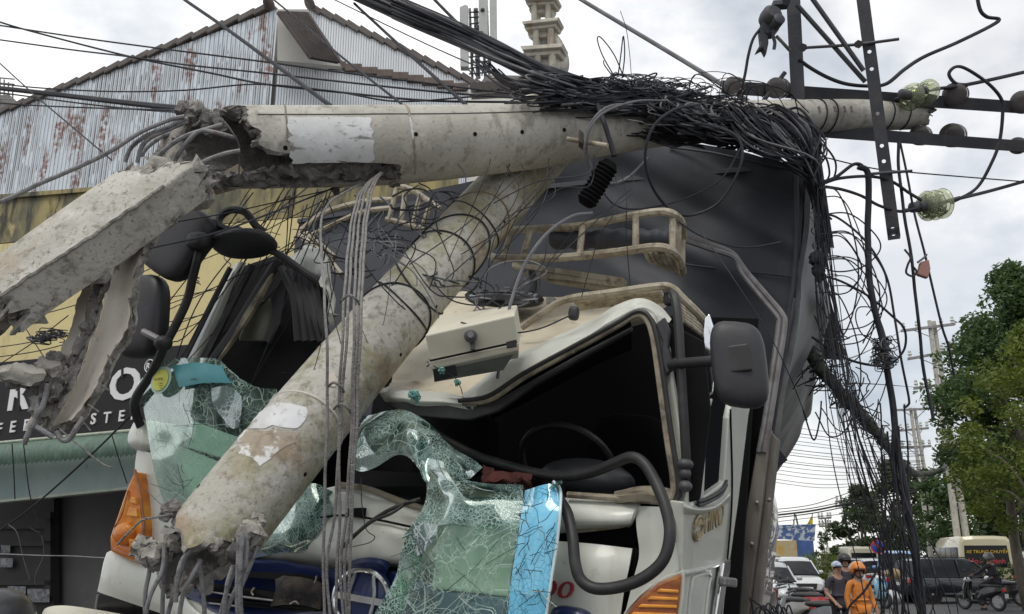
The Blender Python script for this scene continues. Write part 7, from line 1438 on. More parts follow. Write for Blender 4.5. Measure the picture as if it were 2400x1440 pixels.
tree('leafy_tree', 'dark feathery tree behind the pole pair, right of the dense cables', G(2262, 50), 7.6, 2.6, 60, 130, .30, M['leaf_dark'], 6, .22, low=.12)
tree('leafy_tree', 'dark tree right of the minibus roof, under the tall tree', G(2345, 48), 7.2, 3.0, 60, 140, .30, M['leaf_dark'], 7, .22, low=.22)
tree('leafy_tree', 'dark tree at the right edge behind the far white vehicle', G(2420, 46), 8.0, 3.8, 60, 130, .36, M['leaf_dark'], 17, .22, low=.18)
tree('leafy_tree', 'rounded grey green tree above the round traffic sign', G(2035, 58), 5.9, 2.5, 45, 120, .34, M['leaf_far'], 8, .18, low=.22)
tree('leafy_tree', 'wide green tree behind the dense curtain of cables', G(2125, 60), 7.6, 3.6, 60, 120, .38, M['leaf_far'], 9, .2, low=.18)
tree('small_tree', 'thin scraggy sapling beside the blue frame', G(1940, 55), 3.1, 1.1, 16, 60, .22, M['leaf_far'], 10, .06, low=.3)
MB().tube(cr([G(2412, 31), G(2378, 31, 2.2), G(2364, 31, 4.2)], 5), [.20, .15, .12], 10).build('trunk', M['bark'], tag(thing('tree_trunk', 'bare leaning pale trunk rising behind the cream minibus', 'tree trunk', tuple(G(2412, 31)))))
def bush(label, px, y, w, h, n, m, seed):
    rng = random.Random(seed); base = G(px, y); t = thing('bush', label, 'bush', tuple(base))
    cl_ = [(base + V((rng.uniform(-w, w), rng.uniform(-.5, .5), rng.uniform(.15, h))), rng.uniform(.3, .5), .8) for _ in range(n)]
    tag(leaves(cl_, 130, .16, seed).build('leaves', m, t), kind='stuff'); MB().tube([base, base + V((0, 0, h * .6))], [.05, .02], 6).build('stem', M['bark'], t)
bush('low green bush between the white car and the blue frame', 1938, 50, 1.2, 1.7, 26, M['leaf_light'], 31)
bush('dark hedge at the right edge behind the motorbike', 2385, 38, 1.0, 1.6, 24, M['leaf_dark'], 32)
# --- power poles
def power_pole(label, a, b_, d, wa, wb, arms, sep=None, seed=0):
    """a concrete pole, or a pair, seen from pixel a (top) to b (bottom) at depth d"""
    A = P(*a, d); q = G(b_[0], A.y); t = thing('power_pole', label, 'power pole', tuple(q))
    for k in range(2 if sep else 1):
        o = V(((sep or 0) * k / 2100 * d, .12 * k, -.0)); o2 = V(((sep or 0) * 1.9 * k / 2100 * d, .12 * k, 0)); B = q + o2; T_ = A + o
        MB().tube([B, T_], [wb / 2 / 2100 * d, wa / 2 / 2100 * d], 12).build('shaft', M['concrete'], t)
    for (x0, y0, x1, y1) in arms:
        m_ = MB(); p0, p1 = P(x0, y0, d - .2), P(x1, y1, d - .2); m_.box((p0 + p1) / 2, (p1 - p0) / 2, V((0, .07, 0)), V((0, 0, .06))); ar = m_.build('crossarm', M['steel_light'], t)
        for f in (.05, .3, .75, .96):
            p = p0.lerp(p1, f); MB().lathe(p, V((0, 0, 1)), [(.02, 0), (.10, .06), (.06, .14), (.11, .2), (.06, .28), (.08, .36), (.03, .42)], n=10).build('insulator', M['antenna'], ar)
        for s_ in (-1, 1):
            p = p0.lerp(p1, .5 + s_ * .3); MB().tube([p, P((x0 + x1) / 2 + 6, (y0 + y1) / 2 + 22, d - .15)], .022, 6).build('arm_brace', M['steel_light'], ar)
    return t
power_pole('nearest pair of grey concrete power poles with three crossarms before the trees', (2178, 752), (2262, 1300), 44, 9, 16, [(2112, 776, 2238, 760), (2128, 842, 2236, 822), (2142, 911, 2262, 894)], sep=13)
power_pole('second pair of concrete power poles, farther and behind the hanging cables', (2134, 956), (2192, 1300), 54, 7, 12, [(2092, 962, 2190, 958), (2108, 1010, 2176, 1004), (2112, 1050, 2182, 1046)], sep=11)
power_pole('slim dark pole far off above the rounded tree', (2053, 1108), (2068, 1300), 60, 5, 6, [])
power_pole('slim far pole with crossarm left of the rounded tree', (1978, 1178), (1990, 1310), 62, 4, 5, [(1958, 1188, 1996, 1182), (1960, 1176, 2000, 1172)])
power_pole('smallest far pole with short crossarm beside the blue frame', (1934, 1214), (1946, 1315), 64, 4, 5, [(1918, 1216, 1948, 1214), (1920, 1234, 1948, 1233)])
MB().prism([P(2254, 1230, 43.4), P(2268, 1230, 43.4), P(2270, 1252, 43.4), P(2256, 1252, 43.4)], V((0, .02, 0))).build('notice', M['antenna'], bpy.data.objects['power_pole'])
random.seed(41)
for i in range(15):
    y0 = 1000 + i * 9.5 + random.uniform(-3, 3); y1 = y0 * .55 + 1100 * .45 + random.uniform(-12, 12)
    wire('far_line', 'thin far power line stretched level across the pale sky', [(1780, y0 - 6, 26), (1930, y0 + 12, 27), (2060, (y0 + y1) / 2 + 12, 28.5), (2165, y1, 30)], random.choice((1.2, 1.6)), m='cable_grey', group='thin far power lines')
for i, (ya, yb, w) in enumerate(((1206, 1158, 4), (1200, 1152, 2), (1212, 1166, 2.4), (1192, 1120, 1.6), (1222, 1190, 1.4), (1240, 1215, 1.2))):
    wire('far_line', ['thick far cable sloping up behind the curtain', 'far cable just above the thick one', 'far cable just below the thick one', 'highest of the sloping far cables', 'low faint sloping far cable', 'lowest faint far cable above the blue frame'][i], [(1780, ya + 6, 50), (1900, ya - 8, 50), (2000, (ya + yb) / 2 - 4, 52), (2120, yb, 54), (2200, yb - 22, 56)], w, m='cable')
for i in range(3): wire('far_line', ['slanting stay wire from the nearest pole pair, upper', 'line running from the top crossarm toward the lorry', 'line running from the lowest crossarm to the lorry'][i], [[(2230, 1010, 42), (2180, 1110, 25), (2150, 1120, 15)], [(2118, 772, 43), (2020, 830, 16), (1890, 818, 9)], [(2144, 908, 43), (2040, 900, 16), (1890, 905, 9)]][i], 2, m='cable_grey')
# --- blue frame with yellow front, flags
M['blue'] = mat('blue_sheet', (.055, .11, .30), .55, var=[((.08, .15, .36), 1.5, .45, .65, .7)])
M['blue_print'] = mat('blue_print', (.10, .17, .38), .6, var=[((.62, .66, .74), 3.2, .50, .54, 1)])
M['ochre'] = mat('ochre_front', (.44, .36, .20), .8, var=[((.46, .28, .07), 1.1, .52, .58, .8), ((.54, .5, .4), 3, .56, .66, .7)])
bl = thing('hoarding', 'blue fair hoarding with white speckled top and ochre front far down the road', 'hoarding', tuple(G(1870, 62)))
b = MB(); A, B_ = G(1872, 62), G(1915, 61); b.prism([A, B_, B_ + V((0, 0, 3.75)), A + V((0, 0, 3.7))], V((0, .5, 0))); b.build('side_panel', M['blue'], bl)
b = MB(); b.prism([P(1816, 1231, 57.2), P(1912, 1229, 57), P(1909, 1268, 57), P(1816, 1264, 57.2)], V((0, .1, 0))); b.build('printed_top', M['blue_print'], bl)
b = MB(); A, B_ = G(1815, 61), G(1875, 60.4); b.prism([A, B_, B_ + V((0, 0, 2.75)), A + V((0, 0, 2.75))], V((0, .4, 0))); b.build('ochre_front', M['ochre'], bl)
M['flag_y'] = mat('flag_yellow', (.62, .52, .03), .8); M['flag_g'] = mat('flag_green', (.10, .27, .17), .8)
for i, (pts, m_, lb) in enumerate((([(1860, 1222), (1856, 1240), (1854, 1256), (1861, 1255), (1864, 1238)], 'flag_y', 'small yellow flag on the printed hoarding, left one'), ([(1862, 1205), (1868, 1230), (1864, 1256), (1872, 1252), (1871, 1225), (1866, 1206)], 'flag_g', 'green banner flag between the yellow ones'), ([(1904, 1207), (1896, 1222), (1889, 1234), (1905, 1232), (1905, 1218)], 'flag_y', 'yellow flag on the right corner of the hoarding'))):
    f = thing('flag', lb, 'flag', tuple(P(*pts[0], 59.6))); MB().prism([P(x, y, 59.5 - .1 * (k % 2)) for k, (x, y) in enumerate(pts)], V((0, .05, 0))).build('cloth', M[m_], f); MB().tube([P(pts[0][0], pts[0][1] - 4, 59.7), P(pts[0][0] - 2, 1268, 59.7)], .03, 6).build('staff', M['steel'], f)
# --- traffic sign
tsn = thing('traffic_sign', 'round blue and red no parking sign above the road', 'traffic sign', tuple(G(2058, 36)))
c = P(2058, 1282, 34.5); ax = V((-.25, -1, 0)).normalized(); r_ = .27
MB().lathe(c, ax, [(r_, -.01), (r_, .0), (r_ * .8, .001)], n=28).build('rim', mat('sign_red', (.42, .03, .03), .5), tsn)
MB().lathe(c + ax * .004, ax, [(r_ * .8, 0), (r_ * .78, .004), (.01, .004)], n=28).build('face', mat('sign_blue', (.02, .06, .35), .5), tsn)
e, g_ = perp(ax); MB().box(c + ax * .012, (e + g_) * r_ * .55, (e - g_) * .028, ax * .003).build('slash', bpy.data.materials['sign_red'], tsn)
MB().tube([c - V((0, -.03, .0)), V((c.x, c.y + .03, 0))], .03, 8).build('post', M['steel_light'], tsn)

# --- cars
def ring(y, pts): return [V((x, y, z)) for x, z in pts] + [V((-x, y, z)) for x, z in reversed(pts)]
def body_loft(st, m=0):
    b = MB(); g = [ring(y, p) for y, p in st]; n = len(g[0])
    for r in g: r.append(r[0])
    b.grid(g); k = len(b.v); b.f.append(tuple(range(n))); b.m.append(0); b.s.append(False); o = (len(g) - 1) * (n + 1); b.f.append(tuple(range(o + n - 1, o - 1, -1))); b.m.append(0); b.s.append(False); return b
M['tyre'] = M['rubber']; M['rim'] = mat('alloy_rim', (.42, .42, .43), .3, .8, var=[((.1, .1, .1), 9, .5, .6, .6)])
M['lamp_clear'] = mat('lamp_clear', (.62, .64, .66), .12, spec=.8, coat=.5); M['lamp_red'] = mat('lamp_red', (.42, .02, .02), .2, coat=.5); M['trim_black'] = mat('trim_black', (.015, .015, .016), .45); M['plate'] = mat('plate_white', (.6, .6, .58), .5)
def paint(name, c): return mat(name, c, .25, coat=.7, var=[(tuple(x * .85 for x in c), 2, .4, .7, .5)])
def wheels(t, wx, ys, r=.33, w=.2):
    for y in ys:
        for s_ in (-1, 1):
            x = s_ * wx; b = MB(); b.lathe(V((x - w / 2, y, r)), V((1, 0, 0)), [(r * .6, 0), (r * .95, 0), (r, .03), (r, w - .03), (r * .95, w), (r * .6, w)], n=24); wh_ = b.build('wheel', M['tyre'], t)
            b = MB(); b.lathe(V((x + s_ * (w / 2 - .02), y, r)), V((s_, 0, 0)), [(r * .62, 0), (r * .6, .02), (r * .18, .01), (r * .12, .025)], n=20); b.build('rim', M['rim'], wh_)
            MB().lathe(V((x - s_ * .0 - .1, y, r)), V((1, 0, 0)), [(r * 1.16, 0), (r * 1.16, .2)], n=22).build('arch', M['trim_black'], t)
def car(name, label, cat, pm, H=1.66, L=4.6, W=1.84, hood=.95, rear=-.45, group=None):
    """length along y, front at +y"""
    t = thing(name, label, cat, group=group); h = L / 2; w = W / 2; bz = .98 * H / 1.66; lo = .26
    st = []
    for y, k, z0, z1 in ((-h, .80, .42, bz - .06), (-h + .08, .93, .32, bz), (-h + .5, 1, lo, bz + .01), (-.4, 1, lo - .02, bz), (hood - .05, 1, lo - .02, bz - .01), (h - .9, .99, lo, bz - .06), (h - .35, .95, .28, bz - .13), (h - .08, .84, .32, bz - .26), (h, .74, .40, bz - .36)):
        st.append((y, [(w * k * .86, z0), (w * k * .97, z0 + .08), (w * k, (z0 + z1) / 2), (w * k * .975, z1 - .10), (w * k * .90, z1 - .01), (w * k * .5, z1 + .015)]))
    bd = body_loft(st).build('body', pm, t, sub=1)
    gs = []; wt = w * .74
    ys = [(-h + .18, .02), (-h + .42, H - bz - .12), (-h + .75, H - bz - .02), (-.3, H - bz), (.25, H - bz - .03), (.55, H - bz - .16), (hood + .28, .0)]
    g_ = [(y, [(w * .90, bz - .03), (w * .89, bz), (w * .89 - (w * .89 - wt) * min(1, dz / (H - bz)), bz + dz * .92), (wt * .9 * min(1, .5 + dz / (H - bz)), bz + dz), (wt * .5, bz + dz + .015)]) for y, dz in ys]
    body_loft(g_).build('windows', M['glass_dark'], t)
    rf = [(y, [(wt * 1.0, bz + dz * .90), (wt * .95, bz + dz + .012), (wt * .5, bz + dz + .035)]) for y, dz in ys[1:6]]
    body_loft(rf).build('roof', pm, t)
    for s_ in (-1, 1):
        for (ya, za, yb, zb) in ((hood + .22, bz, .45, H - .12), (-.22, bz, -.26, H - .06), (-1.22, bz, -1.25, H - .08), (-h + .28, bz, -h + .62, H - .08)):
            MB().tube([V((s_ * w * .905, ya, za)), V((s_ * (wt + .02), yb, zb))], .035, 6).build('window_pillar', pm, t)
        m_ = MB(); m_.ell(V((s_ * (w + .09), hood - .1, bz + .10)), V((.10, 0, 0)), V((0, .07, 0)), V((0, 0, .075)), pw=.7); m_.build('wing_mirror', pm, t)
        m_ = MB(); m_.prism([V((s_ * w * .60, h - .16, bz - .30)), V((s_ * w * .90, h - .34, bz - .20)), V((s_ * w * .97, h - .55, bz - .19)), V((s_ * w * .93, h - .34, bz - .32)), V((s_ * w * .62, h - .10, bz - .38))], V((0, .03, .03))); m_.build('headlight', M['lamp_clear'], t, bev=.01)
        m_ = MB(); m_.box(V((s_ * w * .80, -h + .03, bz - .14)), V((.14, 0, 0)), V((0, .05, 0)), V((0, 0, .08))); m_.build('tail_light', M['lamp_red'], t, bev=.02)
        for y in (.35, -.75): MB().box(V((s_ * (w + .01), y - .3, bz - .14)), V((.012, 0, 0)), V((0, .09, 0)), V((0, 0, .013))).build('door_handle', M['chrome'], t)
        MB().tube([V((s_ * (w + .004), -1.0, .36)), V((s_ * (w + .004), 1.0, .36))], .022, 6).build('sill_trim', M['chrome'], t)
        MB().tube([V((s_ * wt * .92, -h + .7, H + .04)), V((s_ * wt * .92, .3, H + .03))], .02, 6).build('roof_rail', M['trim_black'], t)
    MB().prism([V((-w * .5, h - .015, bz - .34)), V((w * .5, h - .015, bz - .34)), V((w * .42, h + .015, .42)), V((-w * .42, h + .015, .42))], V((0, .02, 0))).build('grille', M['trim_black'], t, bev=.01)
    MB().box(V((0, h + .04, .46)), V((.24, 0, 0)), V((0, .008, 0)), V((0, 0, .055))).build('number_plate', M['plate'], t)
    MB().box(V((0, -h - .015, .72)), V((.24, 0, 0)), V((0, .008, 0)), V((0, 0, .055))).build('number_plate', M['plate'], t)
    wheels(t, w - .12, (-h + .85, h - .92), .34); return t
def put(t, px, y, rz, s=1.0): t.location = G(px, y); t.rotation_euler = (0, 0, R(rz)); t.scale = (s, s, s); return t
blk = put(car('parked_car', 'black sport utility car side on across the road, nose to the right', 'car', paint('paint_black', (.012, .014, .02)), L=4.65), 2240, 36.5, -82)
mpv = car('parked_car', 'white people carrier facing us beside the lorry with dark grille', 'car', paint('paint_white', (.56, .57, .57)), H=1.68, L=4.5, W=1.76); put(mpv, 1864, 41, 176)
hh = 2.25
for s_ in (-1, 1):
    MB().box(V((s_ * .42, hh - .01, .62)), V((.25, 0, s_ * .06)), V((0, .02, 0)), V((-.006, 0, .014))).build('chrome_bar', M['chrome'], mpv); MB().box(V((s_ * .50, hh - .02, .46)), V((.22, 0, -s_ * .10)), V((0, .02, 0)), V((.006, 0, .014))).build('chrome_bar', M['chrome'], mpv)
em = MB()
for a in (90, 210, 330):
    d = V((math.cos(R(a)), 0, math.sin(R(a)))); q = V((-d.z, 0, d.x)); c0 = V((0, hh + .03, .70)); MB().prism([c0, c0 + d * .04 + q * .022, c0 + d * .08, c0 + d * .04 - q * .022], V((0, .012, 0))).build('emblem_diamond', M['chrome'], mpv)
put(car('parked_car', 'pale car half hidden behind the lorry at the kerb, nearer than the white one', 'car', paint('paint_pale', (.42, .45, .44)), H=1.5, L=4.3), 1802, 34, 172)
put(car('parked_car', 'silver hatchback seen from behind above the orange helmet', 'car', paint('paint_silver', (.42, .44, .45)), H=1.62, L=4.0, hood=.85), 2024, 47, 8)
put(car('parked_car', 'white saloon in the queue behind the blue van', 'car', paint('paint_white2', (.52, .53, .52)), H=1.5, L=4.3), 2052, 56, 20)
def minibus(name, label, pm, L=5.2, W=1.9, H=2.3, text1=None):
    t = thing(name, label, 'minibus'); h = L / 2; w = W / 2
    st = []
    for y, k, z1, z0 in ((-h, .90, H - .14, .42), (-h + .06, .97, H - .03, .34), (-h + .5, 1, H, .30), (h - 1.5, 1, H, .30), (h - 1.0, 1, H - .08, .30), (h - .45, .98, 1.35, .30), (h - .08, .93, 1.0, .34), (h, .86, .86, .42)):
        st.append((y, [(w * k * .88, z0), (w * k, z0 + .12), (w * k, min(1.15, z1 - .1)), (w * k * .93, z1 - .16), (w * k * .82, z1 - .03), (w * k * .4, z1)]))
    bd = body_loft(st).build('body', pm, t)
    for s_ in (-1, 1):
        for i in range(4):
            y0 = -h + .28 + i * 1.02; x = w * 1.0; b = MB(); b.prism([V((s_ * (w * 1.005), y0, 1.16)), V((s_ * (w * 1.005), y0 + .94, 1.16)), V((s_ * (w * .955), y0 + .94, H - .42)), V((s_ * (w * .955), y0, H - .42))], V((s_ * .012, 0, 0))); b.build('side_window', M['glass_dark'], t, bev=.01)
        MB().box(V((s_ * w * .90, -h + .01, 1.02)), V((.07, 0, 0)), V((0, .03, 0)), V((0, 0, .24))).build('tail_light', M['lamp_red'], t, bev=.015)
    b = MB(); b.prism([V((-w * .80, -h - .005, 1.16)), V((w * .80, -h - .005, 1.16)), V((w * .76, -h + .012, H - .36)), V((-w * .76, -h + .012, H - .36))], V((0, -.012, 0))); rw_ = b.build('rear_window', M['glass_dark'], t, bev=.02)
    MB().box(V((0, -h - .06, .48)), V((w * .92, 0, 0)), V((0, .06, 0)), V((0, 0, .11))).build('bumper', M['trim_black'], t, bev=.02); MB().box(V((0, -h - .01, .86)), V((.24, 0, 0)), V((0, .012, 0)), V((0, 0, .06))).build('number_plate', M['plate'], t)
    MB().prism([V((-w * .78, h - .52, 1.36)), V((w * .78, h - .52, 1.36)), V((w * .72, h - .95, H - .2)), V((-w * .72, h - .95, H - .2))], V((0, .04, .03))).build('windscreen', M['glass_dark'], t)
    wheels(t, w - .13, (-h + .95, h - .95), .33); return t, rw_
cream2 = paint('paint_cream', (.50, .45, .30)); yl = mat('letter_yellow', (.62, .40, .03), .6); rl = mat('letter_red', (.50, .06, .07), .6)
t, rw_ = minibus('minibus', 'cream minibus from behind at the right with yellow and red window lettering', cream2)
text('window_lettering', 'XE TRUNG CHUYỂN', V((-.68, -2.622, 1.66)), V((1, 0, 0)), V((0, 0, 1)), .155, yl, rw_, ext=.002, shear=.15); text('window_lettering', 'Hoa', V((-.66, -2.63, 1.30)), V((1, 0, 0)), V((0, 0, 1)), .27, rl, rw_, ext=.002, shear=.1); text('window_lettering', 'Hành', V((.06, -2.63, 1.30)), V((1, 0, 0)), V((0, 0, 1)), .25, rl, rw_, ext=.002, shear=.1)
put(t, 2286, 41.0, -14, 1.12)
t, rw_ = minibus('minibus', 'far cream minibus from behind over the heads of the two men', paint('paint_cream3', (.50, .48, .38)))
text('window_lettering', 'XE TRUNG', V((-.56, -2.622, 1.34)), V((1, 0, 0)), V((0, 0, 1)), .2, yl, rw_, ext=.002)
put(t, 1990, 56, 2, 1.0)
t, rw_ = minibus('delivery_van', 'white and red van at the far right edge behind the hedge', paint('paint_white3', (.56, .56, .56)), H=2.0); MB().box(V((0, -2.63, 1.02)), V((.7, 0, 0)), V((0, .008, 0)), V((0, 0, .10))).build('red_stripe', rl, t); t['category'] = 'van'; put(t, 2396, 47, -6)
bv = car('parked_car', 'blue and white van seen from behind left of the black car', 'van', paint('paint_blue', (.12, .26, .48)), H=1.95, L=4.3, W=1.75, hood=1.3); put(bv, 2110, 42, -22)
# goods heap by the blue van
gp = [((2078, 1352), .30, 'tan', 'tan sack leaning behind the blue van'), ((2092, 1338), .26, 'tan', 'small tan sack on top of the goods by the blue van'), ((2086, 1371), .34, 'whiteb', 'white plastic bundle on the road by the blue van'), ((2068, 1376), .24, 'bluet', 'blue tarpaulin scrap spread on the road by the goods')]
mats_ = {'tan': mat('sack_tan', (.36, .27, .15), .85, var=[((.2, .15, .09), 5, .45, .6, .8)]), 'whiteb': mat('sack_white', (.5, .52, .54), .6), 'bluet': mat('sheet_blue', (.07, .14, .36), .6)}
for (px, py), r_, mm, lb in gp:
    q = G(px, 35.5, r_ * .7 if py > 1350 else (.75 if py > 1340 else 1.1)); b = MB(); b.ell(q, V((r_ * 1.3, 0, 0)), V((0, r_, 0)), V((0, 0, r_ * (.75 if mm != 'bluet' else .3))), jit=.05, js=4); tag(b.build('sack', mats_[mm]), lb, 'sack')
# --- motorbikes
def motorbike(label, pm, px, y, rz, s=1.0, seat=M['rubber'], group=None):
    t = thing('motorbike', label, 'motorbike')
    for y_ in (-.62, .62):
        b = MB(); b.tube([V((0, y_ + math.cos(a) * .25, .29 + math.sin(a) * .25)) for a in [i * math.pi / 12 for i in range(24)]], .045, 8, closed=True); w_ = b.build('wheel', M['rubber'], t); MB().lathe(V((-.03, y_, .29)), V((1, 0, 0)), [(.20, 0), (.21, .02), (.05, .03), (.21, .04), (.20, .06)], n=18).build('rim', M['rim'], w_)
    b = MB(); b.patch([[(-.85, .72, .04), (-.60, .78, .10), (-.2, .70, .13), (.0, .52, .10)], [(-.80, .62, .08), (-.55, .58, .14), (-.2, .48, .16), (.05, .36, .12)], [(-.72, .58, .05), (-.5, .46, .10), (-.2, .36, .12), (.1, .30, .10)]], lambda a, b_, c: V((c, a, b_)), 4, 4, th=.02)
    n0 = len(b.v); b.add([(-x, y_, z) for x, y_, z in b.v[:n0]], [tuple(reversed(f)) for f in b.f[:]], 0); b.build('body_panel', pm, t)
    MB().ell(V((0, -.38, .78)), V((.13, 0, 0)), V((0, .40, 0)), V((0, 0, .07)), pw=.8).build('seat', seat, t)
    b = MB(); b.patch([[(.38, .98, 0), (.40, .96, .10), (.36, .92, .17)], [(.50, .72, 0), (.50, .70, .15), (.42, .66, .21)], [(.52, .48, 0), (.50, .46, .12), (.42, .42, .17)], [(.46, .30, 0), (.44, .30, .08), (.38, .30, .12)]], lambda a, b_, c: V((c, a, b_)), 4, 4, th=.02)
    n0 = len(b.v); b.add([(-x, y_, z) for x, y_, z in b.v[:n0]], [tuple(reversed(f)) for f in b.f[:]], 0); b.build('leg_shield', pm, t)
    MB().box(V((0, .2, .29)), V((.13, 0, 0)), V((0, .24, 0)), V((0, 0, .03))).build('footboard', M['trim_black'], t, bev=.02); MB().ell(V((0, .62, .44)), V((.07, 0, 0)), V((0, .24, 0)), V((0, 0, .13))).build('mudguard', pm, t)
    hb = MB().tube(cr([V((-.33, .18, 1.05)), V((-.12, .34, 1.0)), V((0, .38, .99)), V((.12, .34, 1.0)), V((.33, .18, 1.05))], 5), .018, 8).build('handlebar', M['steel'], t)
    MB().ell(V((0, .42, .96)), V((.12, 0, 0)), V((0, .10, 0)), V((0, 0, .09))).build('headlight', M['lamp_clear'], t); MB().box(V((0, -.88, .66)), V((.09, 0, 0)), V((0, .03, 0)), V((0, 0, .05))).build('tail_light', M['lamp_red'], t, bev=.01)
    MB().box(V((0, -.95, .48)), V((.09, 0, 0)), V((0, .006, .0)), V((0, 0, .07))).build('number_plate', M['plate'], t)
    for s_ in (-1, 1):
        MB().tube([V((s_ * .2, .28, 1.03)), V((s_ * .26, .30, 1.22))], .008, 6).build('mirror_stem', M['steel'], hb); MB().ell(V((s_ * .27, .30, 1.26)), V((.06, 0, 0)), V((0, .02, 0)), V((0, 0, .045))).build('mirror', M['plastic'], hb); MB().tube([V((s_ * .07, .62, .29)), V((s_ * .07, .5, .6)), V((s_ * .04, .4, .95))], .02, 7).build('fork', M['steel_light'], t)
    MB().tube(cr([V((.14, .0, .22)), V((.16, -.4, .26)), V((.17, -.8, .36))], 4), .035, 8).build('exhaust', M['steel_light'], t)
    put(t, px, y, rz, s); return t
motorbike('parked motorbike at the kerb with shiny dark seat, nearest of the row', paint('paint_grey', (.16, .17, .18)), 1895, 19.5, 75)
motorbike('parked motorbike with red side panel behind the nearest one', paint('paint_red', (.35, .03, .03)), 1862, 24, 62)
motorbike('black motorbike parked against the lorry side, farthest of the row', paint('paint_black2', (.02, .02, .022)), 1852, 28, 50)
motorbike('pale motorbike squeezed between the lorry and the nearest parked one', paint('paint_pale2', (.30, .30, .29)), 1842, 21.5, 30)
rb = motorbike('dark scooter carrying the helmeted rider in front of the black car', paint('paint_black3', (.016, .016, .018)), 2302, 31.5, 28, 1.0)
motorbike('motorbike standing behind the scooter rider at the right edge', paint('paint_black4', (.02, .02, .022)), 2352, 34, 68)
motorbike('light blue three seat motorbike seen beside the orange jacket', paint('paint_sky', (.20, .38, .52)), 2046, 33, 200, 1.05)
# --- people
M['skin'] = mat('skin', (.34, .20, .14), .55, var=[((.28, .15, .10), 6, .45, .65, .6)])
M['shirt_dark'] = mat('shirt_dark', (.030, .028, .040), .85, var=[((.05, .045, .06), 5, .45, .65, .8)], bump=(12, .5))
M['orange'] = mat('orange_cloth', (.58, .21, .04), .8, var=[((.46, .15, .025), 4, .45, .65, .8), ((.66, .30, .08), 9, .56, .7, .6)], bump=(10, .7))
M['trouser'] = mat('trouser_dark', (.022, .022, .026), .85, bump=(12, .5)); M['helmet_o'] = mat('helmet_orange', (.62, .20, .025), .3, coat=.5)
M['hair'] = mat('hair_black', (.012, .010, .009), .6); M['cap'] = mat('cap_cloth', (.46, .50, .58), .8, var=[((.12, .2, .42), 8, .5, .56, .9)])
def skinmesh(name, verts, edges, radii, m, parent, root=0, sub=2):
    me = bpy.data.meshes.new(name); me.from_pydata([tuple(v) for v in verts], edges, []); o = bpy.data.objects.new(name, me); col.objects.link(o); o.parent = parent; me.materials.append(m)
    md = o.modifiers.new('skin', 'SKIN'); md.use_smooth_shade = True; lay = me.skin_vertices[0].data
    for i, r in enumerate(radii): lay[i].radius = r if isinstance(r, tuple) else (r, r); lay[i].use_root = (i == root)
    s_ = o.modifiers.new('subsurf', 'SUBSURF'); s_.levels = s_.render_levels = sub; return o
